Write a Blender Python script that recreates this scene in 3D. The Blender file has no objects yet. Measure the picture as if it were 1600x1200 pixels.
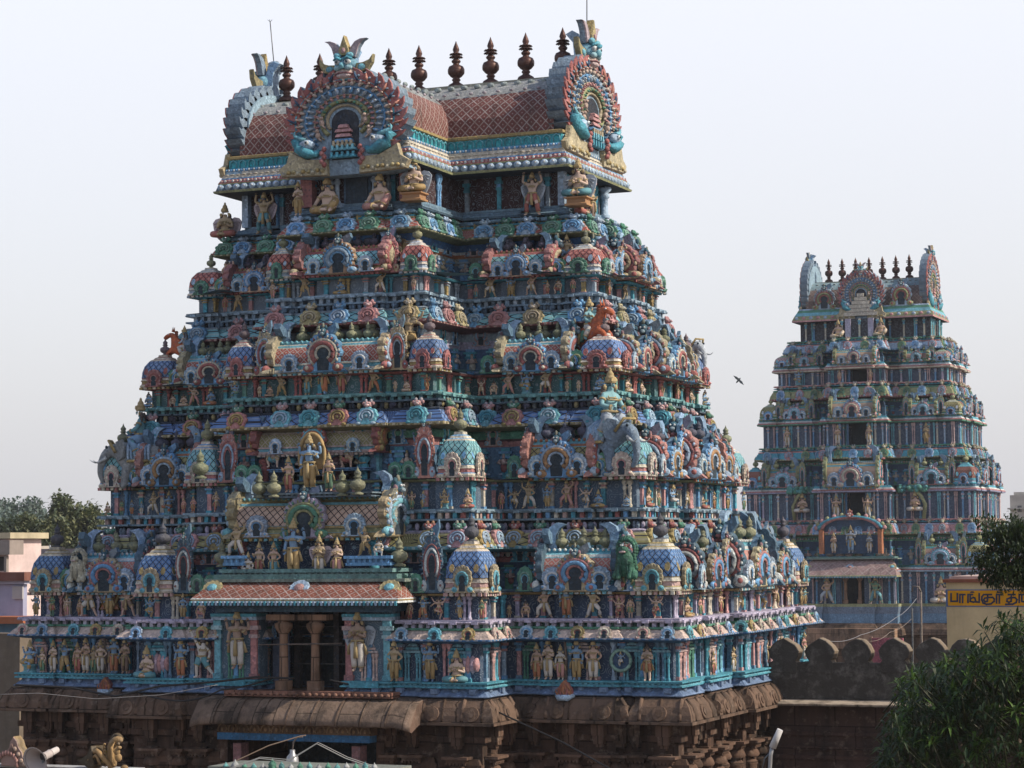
import bpy, math, random
from mathutils import Matrix, Vector
random.seed(7)
RND = random.Random(11)
C = bpy.context.scene.collection
PI = math.pi
R = math.radians

# ------------------------------------------------------------------ camera
CAM = Vector((28.579, -61.936, 3.763)); YAW, PITCH, ROLL, FPX = R(22.656), R(4.098), R(-0.541), 3584.9
_f = Vector((-math.sin(YAW)*math.cos(PITCH), math.cos(YAW)*math.cos(PITCH), math.sin(PITCH)))
_r0 = Vector((math.cos(YAW), math.sin(YAW), 0)); _u0 = _r0.cross(_f)
_r = _r0*math.cos(ROLL) + _u0*math.sin(ROLL); _u = -_r0*math.sin(ROLL) + _u0*math.cos(ROLL)
cd = bpy.data.cameras.new('camera'); cam = bpy.data.objects.new('camera', cd); C.objects.link(cam)
cam.matrix_world = Matrix(((_r.x, _u.x, -_f.x, CAM.x), (_r.y, _u.y, -_f.y, CAM.y), (_r.z, _u.z, -_f.z, CAM.z), (0, 0, 0, 1)))
cd.sensor_width = 36; cd.lens = FPX/1600*36; cd.clip_end = 3000; cd.clip_start = 0.5
bpy.context.scene.camera = cam

def ray(px, py):
    return (_f + _r*((px-800)/FPX) - _u*((py-600)/FPX)).normalized()
def at(px, py, X=None, Y=None, Z=None, D=None):
    d = ray(px, py)
    if Y is not None: t = (Y-CAM.y)/d.y
    elif X is not None: t = (X-CAM.x)/d.x
    elif Z is not None: t = (Z-CAM.z)/d.z
    else: t = D/d.dot(_f)
    return CAM + d*t
def ppm(p):                                   # pixels (of 1600) per metre at a point
    return FPX/(p-CAM).dot(_f)

# ------------------------------------------------------------------ sky, sun, exposure
SUN_EL, SUN_AZ = R(38), R(4)                  # azimuth measured from +X towards +Y
w = bpy.data.worlds.new('World'); bpy.context.scene.world = w; w.use_nodes = True
nt = w.node_tree; nt.nodes.clear()
def nd(t, typ, **k):
    n = t.nodes.new(typ)
    for a, b in k.items():
        if a in n.inputs.keys() if hasattr(n.inputs, 'keys') else False: n.inputs[a].default_value = b
        else: setattr(n, a, b)
    return n
out = nt.nodes.new('ShaderNodeOutputWorld')
sky = nt.nodes.new('ShaderNodeTexSky'); sky.sky_type = 'NISHITA'; sky.sun_disc = False
sky.sun_elevation = SUN_EL; sky.sun_rotation = R(90)-SUN_AZ; sky.dust_density = 4; sky.air_density = 1.2
b1 = nt.nodes.new('ShaderNodeBackground'); b1.inputs[1].default_value = 0.05
nt.links.new(sky.outputs[0], b1.inputs[0])
tc = nt.nodes.new('ShaderNodeTexCoord'); sep = nt.nodes.new('ShaderNodeSeparateXYZ')
nt.links.new(tc.outputs['Generated'], sep.inputs[0])
mr = nt.nodes.new('ShaderNodeMapRange'); mr.inputs['From Min'].default_value = -0.02; mr.inputs['From Max'].default_value = 1.0
nt.links.new(sep.outputs['Z'], mr.inputs['Value'])
cr = nt.nodes.new('ShaderNodeValToRGB'); cr.color_ramp.elements[0].color = (0.61, 0.61, 0.645, 1)
cr.color_ramp.elements[1].color = (0.84, 0.835, 0.885, 1); nt.links.new(mr.outputs[0], cr.inputs[0])
cr.color_ramp.elements[1].position = .27
for _p, _c in ((.42, (.30, .35, .46, 1)), (1., (.12, .16, .28, 1))): cr.color_ramp.elements.new(_p).color = _c
b2 = nt.nodes.new('ShaderNodeBackground'); b2.inputs[1].default_value = 0.99
nt.links.new(cr.outputs[0], b2.inputs[0])
ad = nt.nodes.new('ShaderNodeAddShader'); nt.links.new(b1.outputs[0], ad.inputs[0]); nt.links.new(b2.outputs[0], ad.inputs[1])
nt.links.new(ad.outputs[0], out.inputs[0])
sl = bpy.data.lights.new('sun', 'SUN'); sl.energy = 5.0; sl.angle = R(0.5); sl.color = (1, 0.87, 0.70)
so = bpy.data.objects.new('sun', sl); C.objects.link(so)
sdir = Vector((math.cos(SUN_EL)*math.cos(SUN_AZ), math.cos(SUN_EL)*math.sin(SUN_AZ), math.sin(SUN_EL)))
so.rotation_euler = sdir.to_track_quat('Z', 'Y').to_euler()
vs = bpy.context.scene.view_settings; vs.view_transform = 'Standard'; vs.look = 'None'; vs.gamma = 1; vs.exposure = 0.0

# ------------------------------------------------------------------ materials
def mat(name, build):
    m = bpy.data.materials.new(name); m.use_nodes = True
    t = m.node_tree; t.nodes.clear(); o = t.nodes.new('ShaderNodeOutputMaterial')
    p = t.nodes.new('ShaderNodeBsdfPrincipled'); t.links.new(p.outputs[0], o.inputs[0]); build(t, p); return m
def math_n(t, op, a, b=None, c=None):
    n = t.nodes.new('ShaderNodeMath'); n.operation = op
    for i, v in enumerate((a, b, c)):
        if v is None: continue
        if isinstance(v, (int, float)): n.inputs[i].default_value = v
        else: t.links.new(v, n.inputs[i])
    return n.outputs[0]
def mixc(t, fac, a, b, mode='MIX'):
    n = t.nodes.new('ShaderNodeMix'); n.data_type = 'RGBA'; n.blend_type = mode
    for k, v in ((0, fac), (6, a), (7, b)):
        if isinstance(v, (int, float)): n.inputs[k].default_value = v
        elif isinstance(v, tuple): n.inputs[k].default_value = v if len(v) == 4 else v+(1,)
        else: t.links.new(v, n.inputs[k])
    return n.outputs[2]
def noise(t, vec, scale, detail=3, rough=.6, sc=None):
    n = t.nodes.new('ShaderNodeTexNoise'); n.inputs['Scale'].default_value = scale; n.inputs['Detail'].default_value = detail
    n.inputs['Roughness'].default_value = rough
    if sc:
        m = t.nodes.new('ShaderNodeMapping'); m.inputs['Scale'].default_value = sc; t.links.new(vec, m.inputs[0]); vec = m.outputs[0]
    t.links.new(vec, n.inputs['Vector']); return n.outputs['Fac']
def rng(t, v, a, b, c=0., d=1.):
    n = t.nodes.new('ShaderNodeMapRange'); t.links.new(v, n.inputs[0])
    for i, x in enumerate((a, b, c, d)): n.inputs[i+1].default_value = x
    return n.outputs[0]
def basecol(t):
    a = t.nodes.new('ShaderNodeAttribute'); a.attribute_name = 'Col'
    oi = t.nodes.new('ShaderNodeObjectInfo')
    return mixc(t, 1.0, a.outputs['Color'], oi.outputs['Color'], 'MULTIPLY')
def weather(t, p, col, grime=.5, bump=.5, sc=1.0, rough=.75, gcol=(.035, .032, .03)):
    g = t.nodes.new('ShaderNodeNewGeometry'); pos = g.outputs['Position']
    n1 = rng(t, noise(t, pos, .9*sc, 5, .65), .3, .75, .72, 1.12)
    col = mixc(t, 1.0, col, n1, 'MULTIPLY')
    hs = t.nodes.new('ShaderNodeHueSaturation'); hs.inputs['Saturation'].default_value = 1.03; hs.inputs['Value'].default_value = .92; t.links.new(col, hs.inputs['Color']); col = hs.outputs[0]
    st = rng(t, noise(t, pos, 3.4*sc, 6, .7, (1, 1, .13)), .50, .74, 0, grime)
    col = mixc(t, st, col, gcol)
    sp = rng(t, noise(t, pos, 9*sc, 5, .75), .58, .76, 0, grime*.9)
    col = mixc(t, sp, col, gcol)
    fade = rng(t, noise(t, pos, 5*sc, 4, .6), .52, .75, 0, .09)
    col = mixc(t, fade, col, (.46, .44, .42))
    t.links.new(col, p.inputs['Base Color']); p.inputs['Roughness'].default_value = rough
    p.inputs['Specular IOR Level'].default_value = .25
    b = t.nodes.new('ShaderNodeBump'); b.inputs['Strength'].default_value = bump; b.inputs['Distance'].default_value = .03
    t.links.new(noise(t, pos, 22*sc, 4, .7), b.inputs['Height']); t.links.new(b.outputs[0], p.inputs['Normal'])
    return b
def lattice_mask(t, cell=.165, wdt=.15):
    uv = t.nodes.new('ShaderNodeUVMap'); s = t.nodes.new('ShaderNodeSeparateXYZ'); t.links.new(uv.outputs[0], s.inputs[0])
    u, v = s.outputs[0], s.outputs[1]
    a = math_n(t, 'PINGPONG', math_n(t, 'DIVIDE', math_n(t, 'ADD', u, v), cell*1.4), .5)
    b = math_n(t, 'PINGPONG', math_n(t, 'DIVIDE', math_n(t, 'SUBTRACT', u, v), cell*1.4), .5)
    mn = math_n(t, 'MINIMUM', a, b)
    line = math_n(t, 'LESS_THAN', mn, wdt/2)
    dot = math_n(t, 'GREATER_THAN', mn, .34)
    return line, dot, mn
def mk_paint(t, p):
    c = basecol(t); g = t.nodes.new('ShaderNodeNewGeometry')
    v = t.nodes.new('ShaderNodeTexVoronoi'); v.inputs['Scale'].default_value = 17; t.links.new(g.outputs['Position'], v.inputs['Vector'])
    s = t.nodes.new('ShaderNodeSeparateColor'); t.links.new(v.outputs['Color'], s.inputs[0])
    c = mixc(t, 1.0, c, rng(t, s.outputs[0], 0, 1, .82, 1.16), 'MULTIPLY')
    c = mixc(t, .07, mixc(t, 1.0, c, (.90, .97, 1.04), 'MULTIPLY'), (.14, .36, .50))
    c = mixc(t, 1.0, c, rng(t, s.outputs[1], .80, .84, 1, 1.3), 'MULTIPLY'); c = mixc(t, rng(t, s.outputs[2], .88, .92, 0, .35), c, (.05, .08, .14))
    b = weather(t, p, c, .42)
    b2_ = t.nodes.new('ShaderNodeBump'); b2_.inputs['Strength'].default_value = .5; b2_.inputs['Distance'].default_value = .025
    t.links.new(v.outputs['Distance'], b2_.inputs['Height']); t.links.new(b.outputs[0], b2_.inputs['Normal']); t.links.new(b2_.outputs[0], p.inputs['Normal'])
def mk_body(t, p): weather(t, p, mixc(t, .15, basecol(t), (.45, .42, .42)), .4)
def mk_lat(light):
    def f(t, p):
        line, dot, mn = lattice_mask(t)
        c = basecol(t)
        lc = (.44, .40, .38) if light else (.028, .03, .045)
        c2 = mixc(t, line, c, lc)
        c2 = mixc(t, math_n(t, 'MULTIPLY', dot, .6), c2, (.5, .46, .42) if light else mixc(t, .5, c, (.6, .6, .55)))
        b = weather(t, p, c2, .5)
    return f
def mk_scroll(t, p):
    g = t.nodes.new('ShaderNodeNewGeometry'); c = basecol(t)
    v = t.nodes.new('ShaderNodeTexVoronoi'); v.inputs['Scale'].default_value = 4.5; t.links.new(g.outputs['Position'], v.inputs['Vector'])
    ring = math_n(t, 'LESS_THAN', math_n(t, 'ABSOLUTE', math_n(t, 'SUBTRACT', math_n(t, 'FRACT', math_n(t, 'MULTIPLY', v.outputs['Distance'], 4.2)), .5)), .13)
    k = math_n(t, 'MULTIPLY', ring, rng(t, noise(t, g.outputs['Position'], 7), .42, .55, 0, .75))
    weather(t, p, mixc(t, k, c, (.28, .34, .40)), .35)
def mk_stone(t, p):
    g = t.nodes.new('ShaderNodeNewGeometry'); pos = g.outputs['Position']; c = basecol(t)
    uv = t.nodes.new('ShaderNodeUVMap'); br = t.nodes.new('ShaderNodeTexBrick'); t.links.new(uv.outputs[0], br.inputs['Vector'])
    br.inputs['Scale'].default_value = 1; br.inputs['Brick Width'].default_value = 1.15; br.inputs['Row Height'].default_value = .62
    br.inputs['Mortar Size'].default_value = .018; br.inputs['Color1'].default_value = (1, 1, 1, 1); br.inputs['Color2'].default_value = (.72, .74, .76, 1)
    br.inputs['Mortar'].default_value = (.25, .25, .25, 1); br.inputs['Bias'].default_value = -.2
    c = mixc(t, .85, c, br.outputs['Color'], 'MULTIPLY')
    st = rng(t, noise(t, pos, 1.6, 6, .7, (1, 1, .2)), .44, .66, 0, .85)
    c = mixc(t, st, c, (.022, .02, .018))
    pale = rng(t, noise(t, pos, 3.2, 5, .65), .56, .72, 0, .4)
    c = mixc(t, pale, c, (.34, .27, .22))
    t.links.new(c, p.inputs['Base Color']); p.inputs['Roughness'].default_value = .9; p.inputs['Specular IOR Level'].default_value = .15
    b = t.nodes.new('ShaderNodeBump'); b.inputs['Strength'].default_value = .8; b.inputs['Distance'].default_value = .05
    t.links.new(noise(t, pos, 9, 6, .7), b.inputs['Height']); t.links.new(b.outputs[0], p.inputs['Normal'])
def mk_leaf(t, p):
    c = basecol(t); t.links.new(c, p.inputs['Base Color']); p.inputs['Roughness'].default_value = .5; p.inputs['Specular IOR Level'].default_value = .3
    tr = t.nodes.new('ShaderNodeBsdfTranslucent'); t.links.new(mixc(t, .5, c, (.10, .16, .02)), tr.inputs[0])
    mx = t.nodes.new('ShaderNodeMixShader'); mx.inputs[0].default_value = .22
    o = [n for n in t.nodes if n.type == 'OUTPUT_MATERIAL'][0]
    t.links.new(p.outputs[0], mx.inputs[1]); t.links.new(tr.outputs[0], mx.inputs[2]); t.links.new(mx.outputs[0], o.inputs[0])
def mk_copper(t, p):
    weather(t, p, basecol(t), .25, .15, 1.5, .42); p.inputs['Metallic'].default_value = .35
def mk_plaster(t, p): weather(t, p, basecol(t), .22, .2, .6, .85)
def mk_mould(t, p):
    c = basecol(t); g = t.nodes.new('ShaderNodeNewGeometry')
    k = rng(t, noise(t, g.outputs['Position'], 2.4, 6, .7), .52, .70, 0, .55); c = mixc(t, k, c, (.30, .29, .27))
    weather(t, p, c, .85, .8, .8, .95)
def mk_roof(t, p):
    line, dot, mn = lattice_mask(t, .21, .15); g = t.nodes.new('ShaderNodeNewGeometry'); c = mixc(t, line, basecol(t), mixc(t, rng(t, noise(t, g.outputs['Position'], 3), .4, .65), (.42, .36, .35), (.30, .22, .20))); c = mixc(t, math_n(t, 'MULTIPLY', math_n(t, 'GREATER_THAN', mn, .41), .7), c, (.45, .36, .34)); b = weather(t, p, c, .7)
    b2_ = t.nodes.new('ShaderNodeBump'); b2_.inputs['Strength'].default_value = .8; b2_.inputs['Distance'].default_value = .04; t.links.new(line, b2_.inputs['Height']); t.links.new(b.outputs[0], b2_.inputs['Normal']); t.links.new(b2_.outputs[0], p.inputs['Normal'])
def mk_metal(t, p):
    t.links.new(basecol(t), p.inputs['Base Color']); p.inputs['Roughness'].default_value = .4; p.inputs['Metallic'].default_value = .5
def mk_cable(t, p):
    t.links.new(basecol(t), p.inputs['Base Color']); p.inputs['Roughness'].default_value = .6
PAINT = mat('painted_stucco', mk_paint); LATL = mat('lattice_light', mk_lat(True)); LATD = mat('lattice_dark', mk_lat(False))
SCROLL = mat('painted_scrolls', mk_scroll); STONE = mat('granite', mk_stone); LEAF = mat('leaf', mk_leaf); COPPER = mat('copper', mk_copper)
PLASTER = mat('plaster', mk_plaster); MOULD = mat('mouldy_plaster', mk_mould); METAL = mat('metal', mk_metal); CABLE = mat('cable', mk_cable)
MATS = [PAINT, LATL, LATD, SCROLL, STONE, LEAF, COPPER, PLASTER, MOULD, METAL, CABLE, mat('roof_lattice', mk_roof), mat('statue_paint', mk_body)]
P_, LL, LD, SC, ST, LF, CO, PL, MO, ME, CB, LR, BD = range(13)

# ------------------------------------------------------------------ mesh builder
HEADC = (.07, .16, .21); POTC = (.26, .24, .13)
class MB:
    def __init__(s): s.v = []; s.f = []; s.c = []; s.m = []; s.sm = []; s.uv = []; s.M = Matrix(); s.mat = P_
    def at(s, loc=(0, 0, 0), rz=0, sc=1, rx=0, ry=0):
        s.M = Matrix.Translation(loc) @ Matrix.Rotation(rz, 4, 'Z') @ Matrix.Rotation(ry, 4, 'Y') @ Matrix.Rotation(rx, 4, 'X') @ (Matrix.Diagonal((sc, sc, sc, 1)) if not isinstance(sc, tuple) else Matrix.Diagonal(sc+(1,)))
        return s
    def add(s, vs): 
        n = len(s.v); M = s.M; s.v += [tuple(M @ Vector(p)) for p in vs]; return n
    def face(s, idx, col, smooth=False, uv=None, m=None):
        s.f.append(tuple(idx)); s.c.append(col); s.m.append(s.mat if m is None else m); s.sm.append(smooth); s.uv.append(uv)
    def box(s, x0, x1, y0, y1, z0, z1, col, taper=0):
        n = s.add([(x0, y0, z0), (x1, y0, z0), (x1, y1, z0), (x0, y1, z0), (x0+taper, y0+taper, z1), (x1-taper, y0+taper, z1), (x1-taper, y1-taper, z1), (x0+taper, y1-taper, z1)])
        L = (x1-x0, y1-y0, z1-z0)
        for q, a, b, oa, ob in (((0, 1, 5, 4), L[0], L[2], x0, z0), ((1, 2, 6, 5), L[1], L[2], y0, z0), ((2, 3, 7, 6), L[0], L[2], x0, z0), ((3, 0, 4, 7), L[1], L[2], y0, z0), ((4, 5, 6, 7), L[0], L[1], x0, y0), ((3, 2, 1, 0), L[0], L[1], x0, y0)):
            s.face([n+i for i in q], col, False, [(oa, ob), (oa+a, ob), (oa+a, ob+b), (oa, ob+b)])
    def loft(s, rings, cols, closed=True, smooth=False, capb=None, capt=None, mats=None, us=None, vs=None):
        k = len(rings[0]); n0 = s.add([p for r in rings for p in r])
        if us is None:
            us = [0.]; r = rings[0]
            for i in range(k if closed else k-1): us.append(us[-1] + (Vector(r[(i+1) % k])-Vector(r[i])).length)
        if vs is None:
            vs = [0.]
            for i in range(len(rings)-1): vs.append(vs[-1] + (Vector(rings[i+1][0])-Vector(rings[i][0])).length)
        for j in range(len(rings)-1):
            c = cols[j] if isinstance(cols, list) else cols; m = mats[j] if mats else None
            for i in range(k if closed else k-1):
                a = n0+j*k+i; b = n0+j*k+(i+1) % k
                s.face((a, b, b+k, a+k), c, smooth, [(us[i], vs[j]), (us[i+1], vs[j]), (us[i+1], vs[j+1]), (us[i], vs[j+1])], m)
        if capb is not None: s.face([n0+i for i in range(k)][::-1], capb)
        if capt is not None: s.face([n0+(len(rings)-1)*k+i for i in range(k)], capt)
    def sweep(s, poly, prof, cap=None, mats=None, smooth=False):          # prof: [(offset, z, colour of the band above)]
        rings = [[(x, y, z) for x, y in off(poly, o)] for o, z, c in prof]
        vs = [0.]
        for i in range(len(prof)-1): vs.append(vs[-1]+math.hypot(prof[i+1][0]-prof[i][0], prof[i+1][1]-prof[i][1]))
        s.loft(rings, [p[2] for p in prof], True, smooth, capt=cap, mats=mats, vs=vs)
    def lathe(s, prof, col, n=10, smooth=True, cap=True):
        rings = [[(r*math.cos(2*PI*i/n), r*math.sin(2*PI*i/n), z) for i in range(n)] for r, z in prof]
        s.loft(rings, col, True, smooth, None, (col[-1] if isinstance(col, list) else col) if cap else None)
    def tube(s, pts, rad, col, n=6, smooth=True, cap=True):
        rings = []; up = Vector((0, 0, 1))
        for i, p in enumerate(pts):
            p = Vector(p); a = Vector(pts[max(0, i-1)]); b = Vector(pts[min(len(pts)-1, i+1)]); d = (b-a).normalized()
            x = d.cross(up) if abs(d.z) < .95 else d.cross(Vector((0, 1, 0))); x.normalize(); y = x.cross(d)
            r = rad[i] if isinstance(rad, (list, tuple)) else rad
            rings.append([tuple(p + x*(r*math.cos(2*PI*k/n)) - y*(r*math.sin(2*PI*k/n))) for k in range(n)])
        s.loft(rings, col, True, smooth, col if cap and not isinstance(col, list) else None, col if cap and not isinstance(col, list) else None)
    def ell(s, c, r, col, nu=8, nv=5):
        rx, ry, rz = (r, r, r) if isinstance(r, (int, float)) else r
        rings = []
        for j in range(nv+1):
            t = -PI/2+PI*j/nv; q = max(math.cos(t), .02)
            rings.append([(c[0]+rx*q*math.cos(2*PI*i/nu), c[1]+ry*q*math.sin(2*PI*i/nu), c[2]+rz*math.sin(t)) for i in range(nu)])
        s.loft(rings, col, True, True)
    def plate(s, pts, y0, y1, col, edge=None, smooth=False, bev=0):       # outline (x, z) counter-clockwise seen from -Y; y0 front
        k = len(pts); cx = sum(p[0] for p in pts)/k; cz = sum(p[1] for p in pts)/k
        A = s.add([(x, y1, z) for x, z in pts]); B = s.add([(x, y0+bev, z) for x, z in pts])
        D = s.add([(cx+(x-cx)*(1-bev*1.2), y0, cz+(z-cz)*(1-bev*1.2)) for x, z in pts]) if bev else B
        for i in range(k):
            j = (i+1) % k
            s.face((A+i, A+j, B+j, B+i), edge or col, smooth)
            if bev: s.face((B+i, B+j, D+j, D+i), col, smooth)
        s.face([D+i for i in range(k)], col); s.face([A+i for i in range(k)][::-1], edge or col)
    def mesh(s, name, col=None):
        me = bpy.data.meshes.new(name); me.from_pydata(s.v, [], s.f)
        used = sorted(set(s.m)); mp = {u: i for i, u in enumerate(used)}
        for u in used: me.materials.append(MATS[u])
        me.polygons.foreach_set('material_index', [mp[i] for i in s.m]); me.polygons.foreach_set('use_smooth', s.sm)
        ca = me.color_attributes.new('Col', 'FLOAT_COLOR', 'CORNER'); buf = []
        for f, c in zip(s.f, s.c): buf += [c[0], c[1], c[2], 1.0]*len(f)
        ca.data.foreach_set('color', buf)
        uvl = me.uv_layers.new(name='UVMap'); ub = []
        for f, u in zip(s.f, s.uv):
            if u: 
                for q in u: ub += [q[0], q[1]]
            else: ub += [.05, .03]*len(f)
        uvl.data.foreach_set('uv', ub)
        me.update(); return me
    def build(s, name, parent=None, loc=None, rz=0):
        return link(name, s.mesh(name), parent, loc, rz)
def link(name, me, parent=None, loc=None, rz=0, sc=None, col=None):
    o = bpy.data.objects.new(name, me); C.objects.link(o); o.parent = parent
    if loc is not None: o.location = loc
    o.rotation_euler = (0, 0, rz)
    if name in ('horseshoe_arch', 'wall_arch', 'gable_arch', 'domed_shrine', 'barrel_shrine', 'pot_finial'):
        k = RND.uniform(.84, 1.08); o.color = (k*RND.uniform(.94, 1.04), k, k*RND.uniform(.95, 1.05), 1)
        if not sc: sc = tuple(RND.uniform(.95, 1.05) for _ in range(3))
    if sc: o.scale = sc if isinstance(sc, tuple) else (sc, sc, sc)
    if col: o.color = tuple(col)+(1,)
    return o
def tag(o, label=None, cat=None, group=None, kind=None):
    for k, v in (('label', label), ('category', cat), ('group', group), ('kind', kind)):
        if v: o[k] = v
    return o
def empty(name, loc=(0, 0, 0), rz=0, label=None, cat=None, group=None):
    o = bpy.data.objects.new(name, None); C.objects.link(o); o.location = loc; o.rotation_euler = (0, 0, rz); o.empty_display_size = .2
    return tag(o, label, cat, group)
def off(poly, d):
    n = len(poly); res = []
    for i in range(n):
        p0, p, p1 = poly[i-1], poly[i], poly[(i+1) % n]
        e0 = (p[0]-p0[0], p[1]-p0[1]); e1 = (p1[0]-p[0], p1[1]-p[1])
        l0 = math.hypot(*e0); l1 = math.hypot(*e1)
        n0 = (e0[1]/l0, -e0[0]/l0); n1 = (e1[1]/l1, -e1[0]/l1)
        res.append((p[0]+(n0[0]+n1[0])*d, p[1]+(n0[1]+n1[1])*d))
    return res
def rowfn(mb, poly, o, z, step, fn, faces='FR', margin=.0, inset=0.):      # calls fn(i) with mb.M set on the facade, local -Y outward
    pl = off(poly, o); k = 0
    for i in range(len(pl)):
        a = Vector(pl[i]+(z,)); b = Vector(pl[(i+1) % len(pl)]+(z,)); d = b-a; L = d.length
        nx, ny = d.y/L, -d.x/L
        f = 'F' if ny < -.5 else 'R' if nx > .5 else 'B' if ny > .5 else 'L'
        if f not in faces or L < 2*margin+.05: continue
        n = max(1, round((L-2*margin)/step))
        for j in range(n):
            p = a + d*((margin+(L-2*margin)*(j+.5)/n)/L)
            mb.M = Matrix.Translation(p) @ Matrix.Rotation({'F': 0, 'R': PI/2, 'B': PI, 'L': -PI/2}[f], 4, 'Z')
            fn(k); k += 1
    mb.M = Matrix()

# ------------------------------------------------------------------ paints (real-world base colours)
BLUE = (.19, .37, .60); PALE = (.42, .51, .62); TEAL = (.10, .34, .42); PINK = (.62, .31, .29); CREAM = (.66, .56, .44); OCHRE = (.44, .30, .11)
RED = (.40, .12, .10); GREEN = (.11, .27, .17); LILAC = (.50, .42, .52); FLESH = (.62, .43, .34); NAVY = (.045, .075, .14); DARK = (.025, .027, .035)
GREY = (.36, .40, .44); TAN = (.46, .36, .23); ORANGE = (.47, .17, .07); WHITE = (.68, .66, .63); SLATE = (.17, .26, .37); AQUA = (.21, .47, .54)
MAROON = (.16, .06, .06); GOLD = (.44, .34, .16); OLIVE = (.34, .32, .15); SKIN2 = (.68, .52, .43); BROWN = (.22, .14, .10)
def mixx(a, b, t): return tuple(x*(1-t)+y*t for x, y in zip(a, b))
def dk(c, k): return tuple(x*k for x in c)

# ------------------------------------------------------------------ ornament library (local: base z=0, facing -Y)
def horseshoe_pts(w, h, lobes=7, flare=.16, n=44, amp=.13):
    pts = []
    for i in range(n+1):
        t = -.30*PI + 1.6*PI*i/n
        r = 1+amp*abs(math.sin(lobes*(t+.3*PI)/1.6*1.0*PI/PI*1.0))
        pts.append((w*.5*.92*math.cos(t)*r, h*.55+h*.45*math.sin(t)*r))
    pts.append((-w*(.5+flare*.3), h*.10)); pts.append((-w*(.5+flare), 0)); pts.append((w*(.5+flare), 0)); pts.append((w*(.5+flare*.3), h*.10))
    return pts
def horn(mb, p0, p1, bend, r, col, n=5, fl=4):
    p0 = Vector(p0); p1 = Vector(p1); b = Vector(bend)
    pts = [p0.lerp(p1, i/n)+b*math.sin(PI*i/n) for i in range(n+1)]
    mb.tube(pts, [r*(1-.92*i/n) for i in range(n+1)], col, fl)
def lion_head(mb, x, y, z, s, col, eye=True):
    s *= .78; c0 = col
    if s < .5:
        col = dk(col, .75)
        mb.ell((x, y, z), (s*.42, s*.40, s*.5), col, 7, 5); mb.ell((x, y-s*.38, z-s*.18), (s*.26, s*.2, s*.2), mixx(c0, WHITE, .35), 6, 4)
        for q in (-1, 1):
            mb.ell((x+q*s*.42, y, z-s*.05), (s*.2, s*.2, s*.28), mixx(c0, RED, .6), 5, 4); mb.ell((x+q*s*.17, y-s*.34, z+s*.15), s*.11, WHITE, 5, 4)
            mb.ell((x+q*s*.25, y+s*.1, z+s*.5), (s*.2, s*.2, s*.25), dk(col, .8), 5, 4)
        mb.ell((x, y, z+s*.62), (s*.16, s*.16, s*.34), mixx(c0, OCHRE, .5), 5, 4); return
    mb.ell((x, y, z), (s*.5, s*.42, s*.5), col, 8, 5); mb.ell((x, y-s*.4, z-s*.15), (s*.28, s*.2, s*.2), dk(col, 1.15), 6, 4)
    for q in (-1, 1):
        horn(mb, (x+q*s*.32, y, z+s*.25), (x+q*s*.62, y, z+s*.75), (q*s*.12, 0, -s*.05), s*.16, col)
        if eye: mb.ell((x+q*s*.2, y-s*.36, z+s*.12), s*.11, WHITE, 5, 4); mb.ell((x+q*s*.2, y-s*.45, z+s*.12), s*.055, DARK, 5, 4)
    horn(mb, (x, y, z+s*.4), (x, y, z+s*.95), (0, 0, 0), s*.18, dk(col, .9))
def arch(w, h, c1, c2, c3, hole_shade=DARK, head=None, rich=False):
    mb = MB(); d = .10*w
    mb.plate(horseshoe_pts(w, h, 9), -d, d*.6, c1, dk(c1, .8), bev=.05 if w > .8 else 0)
    def ring(k, r, col, yo, a0=-.28, nn=16):
        pts = []
        for i in range(nn+1):
            t = a0*PI+(1-2*a0)*PI*i/nn; pts.append((w*.5*k*math.cos(t), yo, h*.50+h*.45*k*math.sin(t)))
        mb.tube(pts, r, col, 5)
    ring(.62, w*.07, c2, -d*1.1)
    if rich:
        ring(.80, w*.045, c3, -d*1.05)
        for i in range(17):
            t = -.25*PI+1.5*PI*i/16; mb.ell((w*.46*math.cos(t), -d*1.0, h*.52+h*.42*math.sin(t)), (w*.035, w*.035, w*.05), c3 if i % 2 else c2, 5, 4)
    for q in (-1, 1): mb.ell((q*w*.42, -d*.9, h*.12), (w*.17, d*.8, h*.11), c2, 8, 5); mb.ell((q*w*.44, -d*1.6, h*.13), w*.06, c3, 6, 4)
    hp = [(w*.22*math.cos(t), h*.44+h*.24*math.sin(t)) for t in [(-.2+1.4*i/12)*PI for i in range(13)]]+[(-w*.16, h*.05), (w*.16, h*.05)]
    mb.plate(hp, -d*1.02, -d*.5, hole_shade)  # flush plate painted dark to read as the shade of a hollow
    ring(.42, w*.04, c3, -d*1.1)
    if w > .45:
        nn = 15 if w < .8 else 19
        for i in range(nn):
            t = (-.26+1.52*i/(nn-1))*PI; x, z = w*.43*math.cos(t), h*.55+h*.42*math.sin(t)
            mb.M = Matrix.Translation((x, -d*.95, z)) @ Matrix.Rotation(-(t-PI/2), 4, 'Y'); mb.ell((0, 0, 0), (w*.045, w*.04, h*.085), mixx(c1, WHITE, .18) if i % 2 else dk(c1, .8), 5, 4); mb.M = Matrix()
    if rich:
        mb.plate([(-w*.16, h*.98), (w*.20, h*.98), (w*.34, h*1.16), (w*.30, h*1.30), (w*.12, h*1.20), (-.08*w, h*1.14)], d*.1, d*1.6, mixx(SLATE, c1, .35), dk(SLATE, .8))
    if head: lion_head(mb, 0, -d*.8, h*1.05, w*.32, head)
    return mb
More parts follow.
